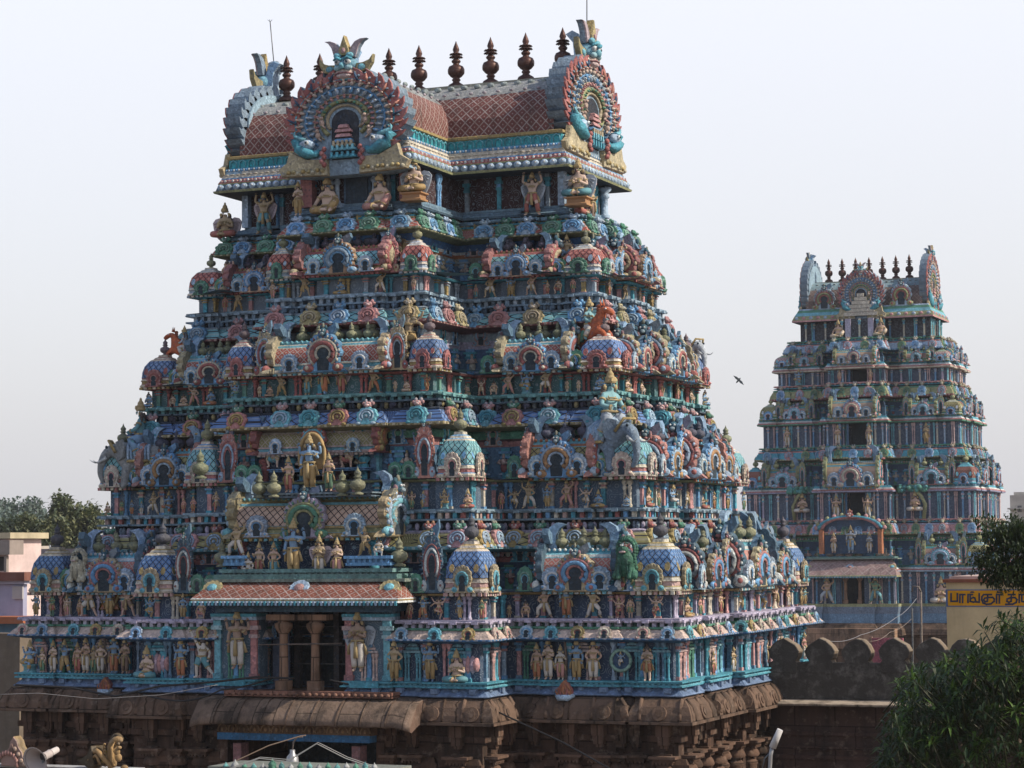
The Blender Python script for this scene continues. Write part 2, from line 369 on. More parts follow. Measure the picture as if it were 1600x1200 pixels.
def rosette(w, h, c1, c2, head=None):                      # solid flame-shaped boss with a spiral, lion face on top
    mb = MB(); d = .11*w; n = 40; pts = []
    for i in range(n+1):
        t = (-.36+1.72*i/n)*PI; r = 1+.17*abs(math.sin(t*4.5+1.2)); pts.append((w*.44*math.cos(t)*r, h*.36+h*.34*math.sin(t)*r))
    mb.plate(pts+[(-w*.34, 0), (w*.34, 0)], -d, d*.8, c1, dk(c1, .75), bev=.05)
    for k, rr in ((.72, .045), (.44, .05)):
        mb.tube([(w*.44*k*math.cos(t), -d*1.25, h*.36+h*.34*k*math.sin(t)) for t in [(-.3+1.6*i/14)*PI for i in range(15)]], w*rr, c2, 5)
    mb.ell((0, -d*1.2, h*.34), (w*.10, d*.6, h*.08), dk(c2, .6), 6, 4)
    for q in (-1, 1): mb.ell((q*w*.34, -d, h*.06), (w*.13, d*.8, h*.07), c2, 6, 4)
    if head:
        mb.ell((0, -d*.4, h*.82), (w*.20, w*.17, h*.13), head, 7, 5); mb.ell((0, -d*1.7, h*.77), (w*.12, w*.08, h*.06), mixx(head, WHITE, .3), 5, 4)
        for q in (-1, 1): mb.ell((q*w*.20, -d*.3, h*.88), (w*.10, w*.09, h*.08), dk(head, .8), 5, 4); mb.ell((q*w*.08, -d*1.6, h*.85), (w*.045, w*.03, h*.03), WHITE, 5, 3); mb.ell((q*w*.12, -d*.2, h*.98), (w*.08, w*.08, h*.09), mixx(head, c1, .4), 5, 4)
    return mb
_cache = {}
def cached(key, fn, name):
    if key not in _cache: _cache[key] = fn().mesh(name)
    return _cache[key]
def arch_mesh(w, h, cols, head=None, rich=False, name='horseshoe_arch'):
    return cached(('arch', round(w, 2), round(h, 2), cols, head, rich), lambda: arch(w, h, *cols[:3], hole_shade=cols[3] if len(cols) > 3 else DARK, head=head, rich=rich), name)
def pot_mesh(h, col, name='pot_finial'):                      # round pot with lid and spike
    def f():
        mb = MB(); q = h
        mb.lathe([(.20*q, 0), (.22*q, .05*q), (.10*q, .10*q), (.12*q, .14*q), (.25*q, .22*q), (.29*q, .34*q), (.26*q, .45*q), (.12*q, .53*q), (.10*q, .57*q), (.17*q, .61*q), (.10*q, .66*q), (.13*q, .72*q), (.13*q, .78*q), (.07*q, .84*q), (.03*q, .92*q), (.004*q, q)],
                 [dk(col, .9), col, dk(col, .7), col, col, dk(col, 1.15), col, col, dk(col, .7), col, col, dk(col, .8), col, col, col], 10)
        return mb
    return cached(('pot', round(h, 2), col), f, name)
def rosette_mesh(w, h, c1, c2, head): return cached(('ros', round(w, 2), round(h, 2), c1, c2, head), lambda: rosette(w, h, c1, c2, head), 'horseshoe_arch')
def kuta_mesh(w, h, cols, wide=None):                         # square curved-dome roof: eave, band, lattice, cap
    c1, c2, c3, c4 = cols
    def f():
        mb = MB()
        def sq(k, z):
            a = w/2*k; e = a*.82; return [(-e, -a, z), (e, -a, z), (a, -e, z), (a, e, z), (e, a, z), (-e, a, z), (-a, e, z), (-a, -e, z)]
        pr = [(1.04, 0), (1.08, .04), (1.04, .08), (1.0, .10), (.99, .17), (1.04, .19), (.98, .26), (1.0, .28), (.97, .46), (.88, .64), (.70, .78), (.68, .80), (.60, .84), (.5, .86), (.44, .91), (.30, .94), (.28, 1.0)]
        cl = [c4, c4, c3, c1, c1, c4, c3, c2, c2, c2, c2, c4, c3, c4, c3, c4]
        ms = [P_]*7+[LD]*4+[P_]*5
        mb.loft([sq(k, z*h) for k, z in pr], cl, True, False, c4, c4, mats=ms)
        for q in range(4):
            for t in (-.45, .45):
                M = mb.M; mb.M = Matrix.Rotation(q*PI/2, 4, 'Z') @ Matrix.Translation((t*w*.68, -w*.475, h*.47)) @ Matrix.Rotation(R(-18), 4, 'X')
                mb.plate([(w*.065*math.cos(a), w*.10*math.sin(a)) for a in [2*PI*i/10 for i in range(10)]], -.02, .06, c3, c4)
                mb.M = M
        for q in range(4):                                    # beads under the eave
            mb.M = Matrix.Rotation(q*PI/2, 4, 'Z')
            n = max(4, int(w/.14))
            for i in range(n): mb.box(-w*.5+w*i/n+.01, -w*.5+w*(i+.7)/n, -w*.545, -w*.50, -.07*h, -.005, c4 if i % 2 else c1)
        mb.M = Matrix(); return mb
    return cached(('kuta', round(w, 2), round(h, 2), cols), f, 'domed_shrine')
def sala_mesh(L, w, h, cols, fins=True, lattice=LL):          # barrel roof along x
    c1, c2, c3, c4 = cols
    def f():
        mb = MB(); pr = [(.54, 0), (.56, .05), (.53, .11), (.50, .12), (.49, .20), (.53, .22), (.52, .27), (.49, .28), (.49, .42), (.45, .58), (.36, .72), (.34, .74), (.30, .80), (.20, .84), (.18, .92)]
        cl = [c4, c4, c3, c1, c1, c4, c3, c2, c2, c2, c4, c3, c4, c1]
        ms = [P_]*7+[lattice]*3+[P_]*4
        sec = [(-k*w, z*h) for k, z in pr]+[(k*w, z*h) for k, z in pr[::-1]]
        cc = cl+[c1]+cl[::-1]; mm = ms+[P_]+ms[::-1]
        k = len(sec); vs = [0.]
        for i in range(k-1): vs.append(vs[-1]+math.dist(sec[i], sec[i+1]))
        n0 = mb.add([(-L/2, y, z) for y, z in sec]+[(L/2, y, z) for y, z in sec])
        for i in range(k-1): mb.face((n0+i, n0+k+i, n0+k+i+1, n0+i+1), cc[i], False, [(0, vs[i]), (L, vs[i]), (L, vs[i+1]), (0, vs[i+1])], mm[i])
        mb.face((n0+k-1, n0+2*k-1, n0+k, n0), c1)
        mb.face([n0+i for i in range(k)], c1); mb.face([n0+k+i for i in range(k)][::-1], c1)
        n = max(5, int(L/.15))
        for i in range(n): mb.box(-L/2+L*i/n+.01, -L/2+L*(i+.72)/n, -w*.57, -w*.50, -.06*h, -.004, c4 if i % 2 else c3)
        for i in range(n): mb.ell((-L/2+L*(i+.5)/n, -w*.19, h*.90), (.05, .05, .05), c3, 5, 3)
        if fins:                                              # upswept crests at both ends
            for q in (-1, 1):
                pts = [(-.02, .86), (.16, .86), (.10, 1.05), (.10, 1.22), (.20, 1.38), (.36, 1.46), (.12, 1.50), (-.06, 1.40), (-.14, 1.20), (-.12, 1.0)]
                mb.M = Matrix.Translation((q*(L/2-.12), 0, 0)) @ Matrix.Rotation(PI if q > 0 else 0, 4, 'Z')
                fc = mixx(PALE, BLUE, .35); mb.plate([(x*h*.9, z*h) for x, z in pts], -.09, .09, fc, dk(fc, .75))
                hx_ = -.16*h; mb.ell((hx_, 0, 1.05*h), (.11*h, .11*h, .11*h), HEADC, 7, 5); mb.ell((hx_-.10*h, 0, 1.0*h), (.09*h, .07*h, .05*h), mixx(RED, PINK, .3), 6, 4); mb.ell((hx_, -.09*h, 1.10*h), (.03*h, .03*h, .03*h), WHITE, 5, 4); mb.ell((hx_+.02*h, 0, 1.18*h), (.06*h, .09*h, .08*h), GREEN, 6, 4); mb.ell((hx_-.03*h, 0, .92*h), (.07*h, .09*h, .08*h), OCHRE, 6, 4); mb.M = Matrix()
        return mb
    return cached(('sala', round(L, 2), round(w, 2), round(h, 2), cols, fins, lattice), f, 'barrel_shrine')
def add_kuta(par, loc, rz, w, h, cols, acols, fcol, head=None, sides=(0, 1, -1)):
    o = link('domed_shrine', kuta_mesh(w, h, cols), par, loc, rz)
    for q in sides:
        a = q*PI/2; v = Vector((0, -w*.56, 0)); v.rotate(Matrix.Rotation(a, 3, 'Z').to_euler())
        link('horseshoe_arch', arch_mesh(w*.46, h*.50, acols, head), o, v, a)
    link('pot_finial', pot_mesh(h*.55, fcol), o, (0, 0, h*.98))
    return o
def add_sala(par, loc, rz, L, w, h, cols, acols, ecols, fcol, nf=3, head=None, big=.84, ends=True, lat=LL, small=True):
    o = link('barrel_shrine', sala_mesh(L, w, h, cols, True, lat), par, loc, rz)
    link('gable_arch', arch_mesh(h*1.05*big, h*1.0*big, acols, head or HEADC, True, 'gable_arch'), o, (0, -w*.60, -.02), 0)
    if small and L > 1.7:
        for q in (-1, 1): link('horseshoe_arch', arch_mesh(h*.5, h*.5, (PALE, WHITE, BLUE), None), o, (q*L*.33, -w*.60, .03*h), 0)
    if ends:
        for q in (-1, 1): link('gable_arch', arch_mesh(w*1.35, h*1.10, ecols, head or HEADC, True, 'gable_arch'), o, (q*(L/2+.05), 0, 0), q*PI/2)
    for i in range(nf): link('pot_finial', pot_mesh(h*.52, fcol), o, ((i-(nf-1)/2)*L*.62/max(1, nf-1), 0, h*.90))
    return o

# ------------------------------------------------------------------ figures
def mir(d):
    return d
BASEJ = dict(pel=(0, 0, .50), wai=(0, 0, .585), che=(0, -.012, .69), nec=(0, 0, .785), hea=(0, -.012, .865),
             shL=(.105, 0, .745), elL=(.165, .02, .60), haL=(.15, -.06, .47), hiL=(.055, 0, .475), knL=(.062, -.02, .26), foL=(.062, .01, .045), toL=(.075, -.075, .02),
             shR=(-.105, 0, .745), elR=(-.165, .02, .60), haR=(-.15, -.06, .47), hiR=(-.055, 0, .475), knR=(-.062, -.02, .26), foR=(-.062, .01, .045), toR=(-.075, -.075, .02))
def pose(dz=0., **k):
    j = dict(BASEJ)
    for n, v in k.items():
        if n.endswith('B'): j[n[:-1]+'L'] = v; j[n[:-1]+'R'] = (-v[0], v[1], v[2])
        else: j[n] = v
    if dz: 
        for n in ('pel', 'wai', 'che', 'nec', 'hea', 'shL', 'shR', 'hiL', 'hiR'):
            j[n] = (j[n][0], j[n][1], j[n][2]+dz)
    return j
POSE = dict(
    stand=pose(elL=(.17, 0, .61), haL=(.15, -.12, .70)),
    still=pose(),
    hips=pose(elB=(.21, .03, .61), haB=(.10, -.05, .51)),
    pray=pose(elB=(.155, -.03, .60), haB=(.022, -.13, .675)),
    atlas=pose(elB=(.24, .0, .82), haB=(.20, -.02, 1.0), knB=(.13, -.05, .26), foB=(.15, .01, .045), toB=(.20, -.05, .02)),
    four=pose(elL=(.17, 0, .61), haL=(.16, -.12, .69), elR=(-.17, 0, .6), haR=(-.15, -.07, .47), e2B=(.21, .04, .70), h2B=(.21, -.01, .85)),
    lunge=pose(-.05, elR=(-.24, 0, .80), haR=(-.22, -.03, .95), elL=(.22, .02, .56), haL=(.10, -.06, .49), knL=(.20, -.08, .30), foL=(.22, .0, .045), toL=(.29, -.04, .02), knR=(-.13, -.01, .24), foR=(-.20, .02, .045), toR=(-.26, -.04, .02)),
    lean=pose(-.05, elL=(.24, 0, .78), haL=(.24, -.03, .93), elR=(-.22, .02, .56), haR=(-.10, -.06, .49), knR=(-.20, -.08, .30), foR=(-.22, .0, .045), toR=(-.29, -.04, .02), knL=(.13, -.01, .24), foL=(.20, .02, .045), toL=(.26, -.04, .02)),
    lotus=pose(-.40, elB=(.165, -.01, .20), haB=(.03, -.13, .27), knB=(.22, -.10, .07), foB=(-.02, -.17, .06), toB=(-.09, -.19, .05)),
    fat=pose(-.40, elB=(.20, -.02, .20), haB=(.19, -.13, .11), knL=(.20, -.12, .20), foL=(.13, -.17, .05), toL=(.13, -.24, .02), knR=(-.23, -.10, .07), foR=(.0, -.18, .06), toR=(.07, -.19, .05)),
    lalita=pose(-.18, elB=(.17, 0, .44), haL=(.15, -.12, .52), haR=(-.15, -.12, .36), knL=(.07, -.17, .29), foL=(.07, -.17, .07), toL=(.07, -.24, .04), knR=(-.21, -.11, .30), foR=(-.02, -.17, .28), toR=(.04, -.18, .28), e2B=(.21, .04, .52), h2B=(.21, -.01, .66)),
    squat=pose(-.26, elB=(.19, -.02, .36), haB=(.16, -.12, .30), knB=(.17, -.12, .28), foB=(.13, -.05, .045), toB=(.17, -.12, .02)),
    archer=pose(-.02, elL=(.22, -.04, .73), haL=(.34, -.07, .73), elR=(-.22, -.02, .74), haR=(-.06, -.09, .75), knL=(.15, -.06, .28), foL=(.18, .0, .045), toL=(.26, -.03, .02), knR=(-.12, 0, .25), foR=(-.17, .03, .045), toR=(-.22, -.03, .02)),
    flute=pose(elL=(.20, -.03, .66), haL=(.04, -.12, .80), elR=(-.20, -.03, .66), haR=(-.11, -.12, .82), knL=(.0, -.06, .27), foL=(-.06, -.06, .05), toL=(-.08, -.10, .02)),
    dance=pose(-.03, elL=(.22, 0, .68), haL=(.30, -.06, .60), elR=(-.20, -.03, .62), haR=(-.10, -.14, .70), e2B=(.22, .03, .76), h2B=(.30, -.01, .90), knL=(.13, -.14, .40), foL=(-.06, -.17, .34), toL=(-.14, -.18, .33), knR=(-.13, -.05, .26), foR=(-.04, .0, .045), toR=(-.09, -.06, .02)),
    ride=pose(-.40, elB=(.17, -.03, .22), haB=(.10, -.15, .18), knB=(.17, -.12, .04), foB=(.19, -.03, -.14), toB=(.20, -.09, -.17)),
    reach=pose(-.05, che=(.03, -.02, .66), nec=(.05, -.02, .76), hea=(.05, -.03, .84), shL=(.14, 0, .69), shR=(-.06, 0, .74), elR=(-.17, -.02, .90), haR=(-.25, -.05, 1.06), elL=(.20, 0, .56), haL=(.17, -.04, .42), knR=(-.10, -.05, .28), foR=(-.12, .02, .05), toR=(-.17, -.05, .03), knL=(.16, -.02, .24), foL=(.30, .02, .05), toL=(.38, 0, .02)))
RAD = dict(pel=.085, wai=.068, che=.092, nec=.034, hea=.066, sh=.043, el=.033, ha=.026, e2=.031, h2=.026, hi=.066, kn=.045, fo=.031, to=.024)
def skin(verts, edges, rad, root=0, sub=1):
    me = bpy.data.meshes.new('tmp'); me.from_pydata(verts, edges, [])
    o = bpy.data.objects.new('tmp', me); C.objects.link(o)
    m = o.modifiers.new('s', 'SKIN'); m.use_smooth_shade = True
    for i, r in enumerate(rad):
        d = me.skin_vertices[0].data[i]; d.radius = (r, r) if isinstance(r, float) else r; d.use_root = (i == root)
    if sub: o.modifiers.new('d', 'SUBSURF').levels = sub
    dg = bpy.context.evaluated_depsgraph_get(); ev = o.evaluated_get(dg); me2 = ev.to_mesh()
    res = ([tuple(v.co) for v in me2.vertices], [tuple(p.vertices) for p in me2.polygons])
    ev.to_mesh_clear(); bpy.data.objects.remove(o); bpy.data.meshes.remove(me); return res
_body = {}
def body(pn, fatness=1.):
    if (pn, fatness) in _body: return _body[(pn, fatness)]
    j = POSE[pn]; names = list(j); ix = {n: i for i, n in enumerate(names)}
    ed = [('pel', 'wai'), ('wai', 'che'), ('che', 'nec'), ('nec', 'hea')]
    for s in 'LR':
        ed += [('che', 'sh'+s), ('sh'+s, 'el'+s), ('el'+s, 'ha'+s), ('pel', 'hi'+s), ('hi'+s, 'kn'+s), ('kn'+s, 'fo'+s), ('fo'+s, 'to'+s)]
        if 'e2'+s in j: ed += [('sh'+s, 'e2'+s), ('e2'+s, 'h2'+s)]
    rad = []
    for n in names:
        r = RAD[n] if n in RAD else RAD[n[:-1]]
        if n in ('pel', 'wai', 'che'): r = (r*1.12*fatness, r*.86*fatness)
        elif n == 'hea': r = (r, r)
        else: r = (r, r)
        rad.append(r)
    res = skin([j[n] for n in names], [(ix[a], ix[b]) for a, b in ed], rad, ix['pel'], 1)
    _body[(pn, fatness)] = res; return res
def add_body(mb, pn, col, fat=1.):
    v, f = body(pn, fat); n = mb.add(v)
    for q in f: mb.face([n+i for i in q], col, True)
    j = POSE[pn]; h = Vector(j['hea'])                        # face
    if pn in ('pray', 'four', 'stand', 'atlas', 'lotus', 'fat', 'still', 'hips', 'lalita', 'flute', 'dance', 'squat', 'lunge', 'lean', 'archer', 'ride'):
        mb.ell((h.x, h.y-.058, h.z-.002), (.011, .018, .02), col, 5, 4)
        for q in (-1, 1):
            mb.ell((h.x+q*.024, h.y-.052, h.z+.014), (.014, .010, .008), WHITE, 6, 4); mb.ell((h.x+q*.024, h.y-.060, h.z+.014), (.006, .005, .007), DARK, 5, 3)
            mb.ell((h.x+q*.025, h.y-.054, h.z+.028), (.017, .008, .004), DARK, 5, 3)
            mb.ell((h.x+q*.064, h.y+.006, h.z-.004), (.012, .016, .026), col, 5, 4)
        mb.ell((h.x, h.y-.056, h.z-.028), (.018, .008, .006), (.35, .06, .05), 6, 3)
    for s in 'LR':                                            # fingers and thumbs
        for k in ('ha', 'h2'):
            if k+s in j:
                e = Vector(j[('el' if k == 'ha' else 'e2')+s]); a = Vector(j[k+s]); d = (a-e).normalized(); sd = d.cross(Vector((0, 1, .2))).normalized()
                for t, ln in ((-.017, .034), (-.006, .044), (.006, .042), (.017, .034)):
                    b = a+d*.018+sd*t; mb.tube([b, b+d*ln*.6, b+d*ln+Vector((0, -.008, 0))], [.0085, .0075, .005], col, 4)
                b = a+sd*.022; mb.tube([b, b+sd*.014+d*.018, b+sd*.014+d*.034], [.009, .008, .005], col, 4)
def add_garment(mb, pn, col, trim, long=True):
    j = POSE[pn]; pel = Vector(j['pel'])
    for s in 'LR':
        h, k, f = (Vector(j[n+s]) for n in ('hi', 'kn', 'fo'))
        e = k.lerp(f, .75) if long else h.lerp(k, .9)
        pts = [h.lerp(pel, .3)+Vector((0, 0, .03)), h, h.lerp(k, .5), k, k.lerp(e, .5), e] if long else [h.lerp(pel, .3)+Vector((0, 0, .03)), h, h.lerp(k, .5), e]
        rr = [.075, .083, .072, .062, .055, .052] if long else [.075, .083, .072, .066]
        mb.tube(pts, rr, col, 8); mb.tube([e, e+(e-pts[-2]).normalized()*.012], [rr[-1]+.008, rr[-1]+.006], trim, 8)
    n = 12; c = (pel+Vector(j['wai']))*.5
    ring = [(c.x+.108*math.cos(2*PI*i/n), c.y+.084*math.sin(2*PI*i/n), c.z+.0) for i in range(n+1)]
    mb.tube(ring, .019, trim, 5, cap=False)
    if pn in ('stand', 'pray', 'four', 'still', 'hips', 'flute', 'lunge', 'lean', 'archer', 'atlas', 'dance'):
        mb.tube([(c.x, c.y-.09, c.z), (c.x, c.y-.10, c.z-.12), (c.x, c.y-.085, c.z-.30)], [.02, .034, .045], trim, 6)
        for q in (-1, 1): mb.tube([(c.x+q*.10, c.y-.02, c.z-.01), (c.x+q*.15, c.y-.04, c.z-.10), (c.x+q*.17, c.y+.0, c.z-.24)], [.022, .022, .03], trim, 5)
def add_crown(mb, pn, col, hair, kind='cone'):
    h = Vector(POSE[pn]['hea']); x, y, z = h
    mb.M = mb.M @ Matrix.Translation((x, y, z))
    if kind == 'cone':
        mb.lathe([(.070, .030), (.078, .045), (.066, .062), (.062, .085), (.068, .092), (.050, .115), (.044, .135), (.048, .142), (.028, .17), (.016, .19), (.022, .20), (.003, .225)], col, 10)
        mb.plate([(.05*math.cos(t), .05+.055*math.sin(t)) for t in [PI*i/6 for i in range(7)]], -.078, -.055, dk(col, 1.2))
    elif kind == 'bun':
        mb.lathe([(.068, .0), (.072, .03), (.055, .07), (.02, .085), (.035, .10), (.038, .12), (.004, .145)], hair, 9)
    for q in (-1, 1):
        mb.ell((q*.088, .0, -.02), (.030, .018, .036), col, 7, 4)
        mb.ell((q*.085, .035, -.06), (.042, .03, .07), hair, 7, 4); mb.ell((q*.11, .035, -.115), (.032, .025, .04), hair, 6, 4)
    mb.M = mb.M @ Matrix.Translation((-x, -y, -z))
def add_jewels(mb, pn, col, only=None):
    j = POSE[pn]; c = Vector(j['nec']); n = 0
    for rr, dz, t in ((.062, -.035, .010), (.088, -.062, .012)):
        if only in (None, n): mb.tube([(c.x+rr*math.cos(2*PI*i/12), c.y-.012+rr*.92*math.sin(2*PI*i/12)-.01, c.z+dz-(.04 if math.sin(2*PI*i/12) < -.1 else 0)) for i in range(13)], t, col, 5, cap=False)
        n += 1
    for s in 'LR':
        for a, b, t in (('sh', 'el', .45), ('el', 'ha', .85)):
            p, q = Vector(j[a+s]), Vector(j[b+s]); m = p.lerp(q, t); d = (q-p).normalized()*.012
            if only in (None, n): mb.tube([m-d, m+d], .046 if a == 'sh' else .036, col, 7)
            n += 1
def add_wings(mb, pn, col, tip, spread=1.):
    c = Vector(POSE[pn]['che'])
    for q in (-1, 1):
        pts = [(.06, .06), (.16, .11), (.25*spread, .09), (.31*spread, .02), (.29*spread, -.10), (.25, -.20), (.20, -.29), (.15, -.33), (.10, -.20), (.05, -.08)]
        pts = [(q*x+c.x, z+c.z) for x, z in pts]
        if q > 0: pts = pts[::-1]
        mb.plate(pts, c.y+.085, c.y+.115, col, tip)
        for i in range(6): mb.tube([(c.x+q*(.09+.02*i), c.y+.08, c.z+.02), (c.x+q*(.15+.026*i)*spread, c.y+.07, c.z-.31+.062*i)], [.018, .012], tip, 4)
POSEW = dict(stand='standing statue with one hand raised', still='standing statue', hips='standing statue with hands on hips', pray='praying statue', atlas='statue with both arms lifted overhead', four='four-armed standing statue',
             lunge='striding statue with one arm up', lean='striding statue leaning sideways with arm up', lotus='cross-legged seated statue', fat='stout seated statue', lalita='four-armed statue seated on a pedestal', squat='squatting statue',
             archer='archer statue with arm outstretched', flute='flute-playing statue', dance='dancing statue', ride='rider', reach='thin statue leaning with arm flung up')
COLN = {BLUE: 'blue', FLESH: 'flesh-pink', SKIN2: 'pale pink', TAN: 'tan', GREEN: 'green', WHITE: 'white', ORANGE: 'orange', RED: 'red', TEAL: 'teal', GOLD: 'gold', OCHRE: 'ochre', PINK: 'pink', CREAM: 'cream', LILAC: 'lilac', PALE: 'pale blue', OLIVE: 'olive', GREY: 'grey', BROWN: 'brown', AQUA: 'aqua'}
def pedestal(mb, w, z0, z1, col):
    mb.loft([[(-w*k, -w*k*.8, z), (w*k, -w*k*.8, z), (w*k, w*k*.8, z), (-w*k, w*k*.8, z)] for k, z in ((1, z0), (1, z0+(z1-z0)*.2), (.85, z0+(z1-z0)*.3), (.85, z1-(z1-z0)*.25), (1.05, z1-(z1-z0)*.15), (1.05, z1))], [col, dk(col, 1.2), dk(col, .8), dk(col, 1.2), col], True, False, col, col)
def make_figure(pn, skinc, cloth, big, wings=None, crown='cone', fat=1., ped=None, halo=None, long=True, hair=(.05, .035, .03)):
    """returns list of (part name, mesh); the first is the body"""
    key = ('fig', pn, skinc, cloth, big, wings, crown, fat, ped, halo, long)
    if key in _cache: return _cache[key]
    gold = GOLD; res = []
    z0 = -.06 if pn == 'lalita' else 0
    def P(nm, fn, cur=[None]):
        if big: mb = MB(); fn(mb); res.append((nm, mb))
        else: fn(one)
    one = MB()
    P('body', lambda m: (add_body(m, pn, skinc, fat), add_jewels(m, pn, gold)) if not big else add_body(m, pn, skinc, fat))
    P('garment', lambda m: add_garment(m, pn, cloth, gold if cloth != GOLD else RED, long))
    P('crown' if crown == 'cone' else 'hair', lambda m: add_crown(m, pn, gold, hair, crown))
    if big:
        for k in range(6): P('necklace' if k < 2 else 'armlet' if k % 2 == 0 else 'bracelet', lambda m, k=k: add_jewels(m, pn, gold, k))
    if wings: P('wings', lambda m: add_wings(m, pn, wings, dk(wings, .75)))
    if pn == 'lalita' or ped: P('pedestal', lambda m: pedestal(m, .16 if pn == 'lalita' else .2, -.02 if pn == 'lalita' else -.16, .23 if pn == 'lalita' else -.01, ped or TEAL))
    if halo:
        def hl(m):
            pts = [(.26*math.cos(t), .66+.42*math.sin(t)) for t in [(-.2+1.4*i/18)*PI for i in range(19)]]
            m.tube([(x, .10, z) for x, z in pts], .035, halo, 6); m.plate(pts, .10, .13, dk(halo, .55))
        P('halo', hl)
    if not big: res = [('body', one)]
    for n, m in res: m.m = [BD if q == P_ else q for q in m.m]
    res = [(n, m.mesh('statue_'+n)) for n, m in res]
    _cache[key] = res; return res
def put_figure(meshes, loc, rz, s, label, cat='statue', group='painted stucco statues on the tower', name='statue', parent=None):
    if len(meshes) == 1:
        o = link(name, meshes[0][1], parent, loc, rz, s)
    else:
        o = empty(name, loc, rz); o.scale = s if isinstance(s, tuple) else (s, s, s); o.parent = parent
        for n, m in meshes: link(n, m, o)
    if label: tag(o, label, cat, group)
    return o
exec_marks = None
# ------------------------------------------------------------------ tower plans and mouldings
def plan(a, b, pw, pd, r=.16, notch=0, nd_=2.2, pk=.66, cb=.5, co=-.10):
    w = a-pw
    front = [(-a, -a+.27*w, -b), (-a+.27*w, -a+.36*w, -b+r), (-a+.36*w, -pw-.18*w, -b), (-pw-.18*w, -pw, -b+r),
             (-pw, -pk*pw, -b-pd), (-pk*pw, -cb*pw, -b-pd+r)]
    if notch: front += [(-cb*pw, -notch, -b-pd+co), (-notch, notch, -b-pd+nd_), (notch, cb*pw, -b-pd+co)]
    else: front += [(-cb*pw, cb*pw, -b-pd-.10)]
    front += [(cb*pw, pk*pw, -b-pd+r), (pk*pw, pw, -b-pd), (pw, pw+.18*w, -b+r), (pw+.18*w, a-.36*w, -b), (a-.36*w, a-.27*w, -b+r), (a-.27*w, a, -b)]
    side = [(-b, -.74*b, 0), (-.74*b, -.64*b, -r), (-.64*b, -.36*b, 0), (-.36*b, -.27*b, -r), (-.27*b, .27*b, .2), (.27*b, .36*b, -r), (.36*b, .64*b, 0), (.64*b, .74*b, -r), (.74*b, b, 0)]
    P = []
    for x0, x1, y in front: P += [(x0, y), (x1, y)]
    for y0, y1, o in side: P += [(a+o, y0), (a+o, y1)]
    P += [(a, b), (pw, b), (pw, b+pd*.6), (-pw, b+pd*.6), (-pw, b), (-a, b)]
    for y0, y1, o in side[::-1]: P += [(-a-o, y1), (-a-o, y0)]
    Q = []
    for p in P:
        if not Q or math.dist(Q[-1], p) > 1e-6: Q.append(p)
    if math.dist(Q[0], Q[-1]) < 1e-6: Q.pop()
    for _ in range(2):                                        # drop collinear points
        Z = []
        for i in range(len(Q)):
            a0, b0, c0 = Q[i-1], Q[i], Q[(i+1) % len(Q)]
            if abs((b0[0]-a0[0])*(c0[1]-b0[1])-(b0[1]-a0[1])*(c0[0]-b0[0])) > 1e-9: Z.append(b0)
        Q = Z
    return Q
def pilaster(mb, h, w, c, cc, cb):
    d = .075
    mb.box(-w*.6, w*.6, -d*1.3, .03, 0, h*.09, cb); mb.box(-w*.42, w*.42, -d, .03, h*.09, h*.70, c)
    mb.box(-w*.6, w*.6, -d*1.4, .03, h*.70, h*.76, cc); mb.box(-w*.48, w*.48, -d*1.1, .03, h*.76, h*.84, cb); mb.box(-w*.78, w*.78, -d*1.7, .03, h*.84, h*.91, cc); mb.box(-w*.5, w*.5, -d*1.3, .03, h*.91, h, c)
def colonnette(mb, h, w, c):
    mb.lathe([(w*.5, 0), (w*.55, h*.08), (w*.36, h*.12), (w*.33, h*.6), (w*.5, h*.66), (w*.5, h*.74), (w*.3, h*.78), (w*.7, h*.88), (w*.7, h*.95), (w*.4, h)], c, 7)
WALLC = [(.05, .07, .12), (.06, .14, .16), (.10, .12, .14)]
def storey_wall(parent, name, pol, z0, z1, wall, cols, step=.42, faces='FR', o=-.31, scroll=True, caps=False):
    mb = MB(); mb.mat = SC if scroll else P_
    mb.sweep(pol, [(o, z0, wall), (o, z1, wall)])
    mb.mat = P_; h = z1-z0
    def fn(k):
        c = cols[k % len(cols)]
        if k % 3 == 1:
            for q in (-1, 1): mb.M = mb.M @ Matrix.Translation((q*.07, -.05, 0)); colonnette(mb, h, .12, c); mb.M = mb.M @ Matrix.Translation((-q*.07, .05, 0))
        else: pilaster(mb, h, .14, c, cols[(k+1) % len(cols)], cols[(k+2) % len(cols)])
    rowfn(mb, pol, o, z0, step, fn, faces)
    if caps:
        def cp(k):
            c = (mixx(PINK, CREAM, .2), GREEN, mixx(CREAM, PINK, .5), AQUA, TEAL)[k % 5]; c2 = mixx(c, WHITE, .25)
            for j, (w_, z_) in enumerate(((.26, .70), (.20, .78), (.14, .86), (.07, .92))): mb.box(-w_, w_, -.13+.02*j, .02, h*z_, h*(z_+.055), c if j % 2 else c2, .03)
            for q in (-1, 1):
                for j in range(2): mb.M = mb.M @ Matrix.Translation((q*(.12+.09*j), -.06, 0)); colonnette(mb, h*.70, .085, c); mb.M = mb.M @ Matrix.Translation((-q*(.12+.09*j), .06, 0))
        rowfn(mb, pol, o, z0, step*1.7, cp, faces, .25)
    return mb.build(name, parent)
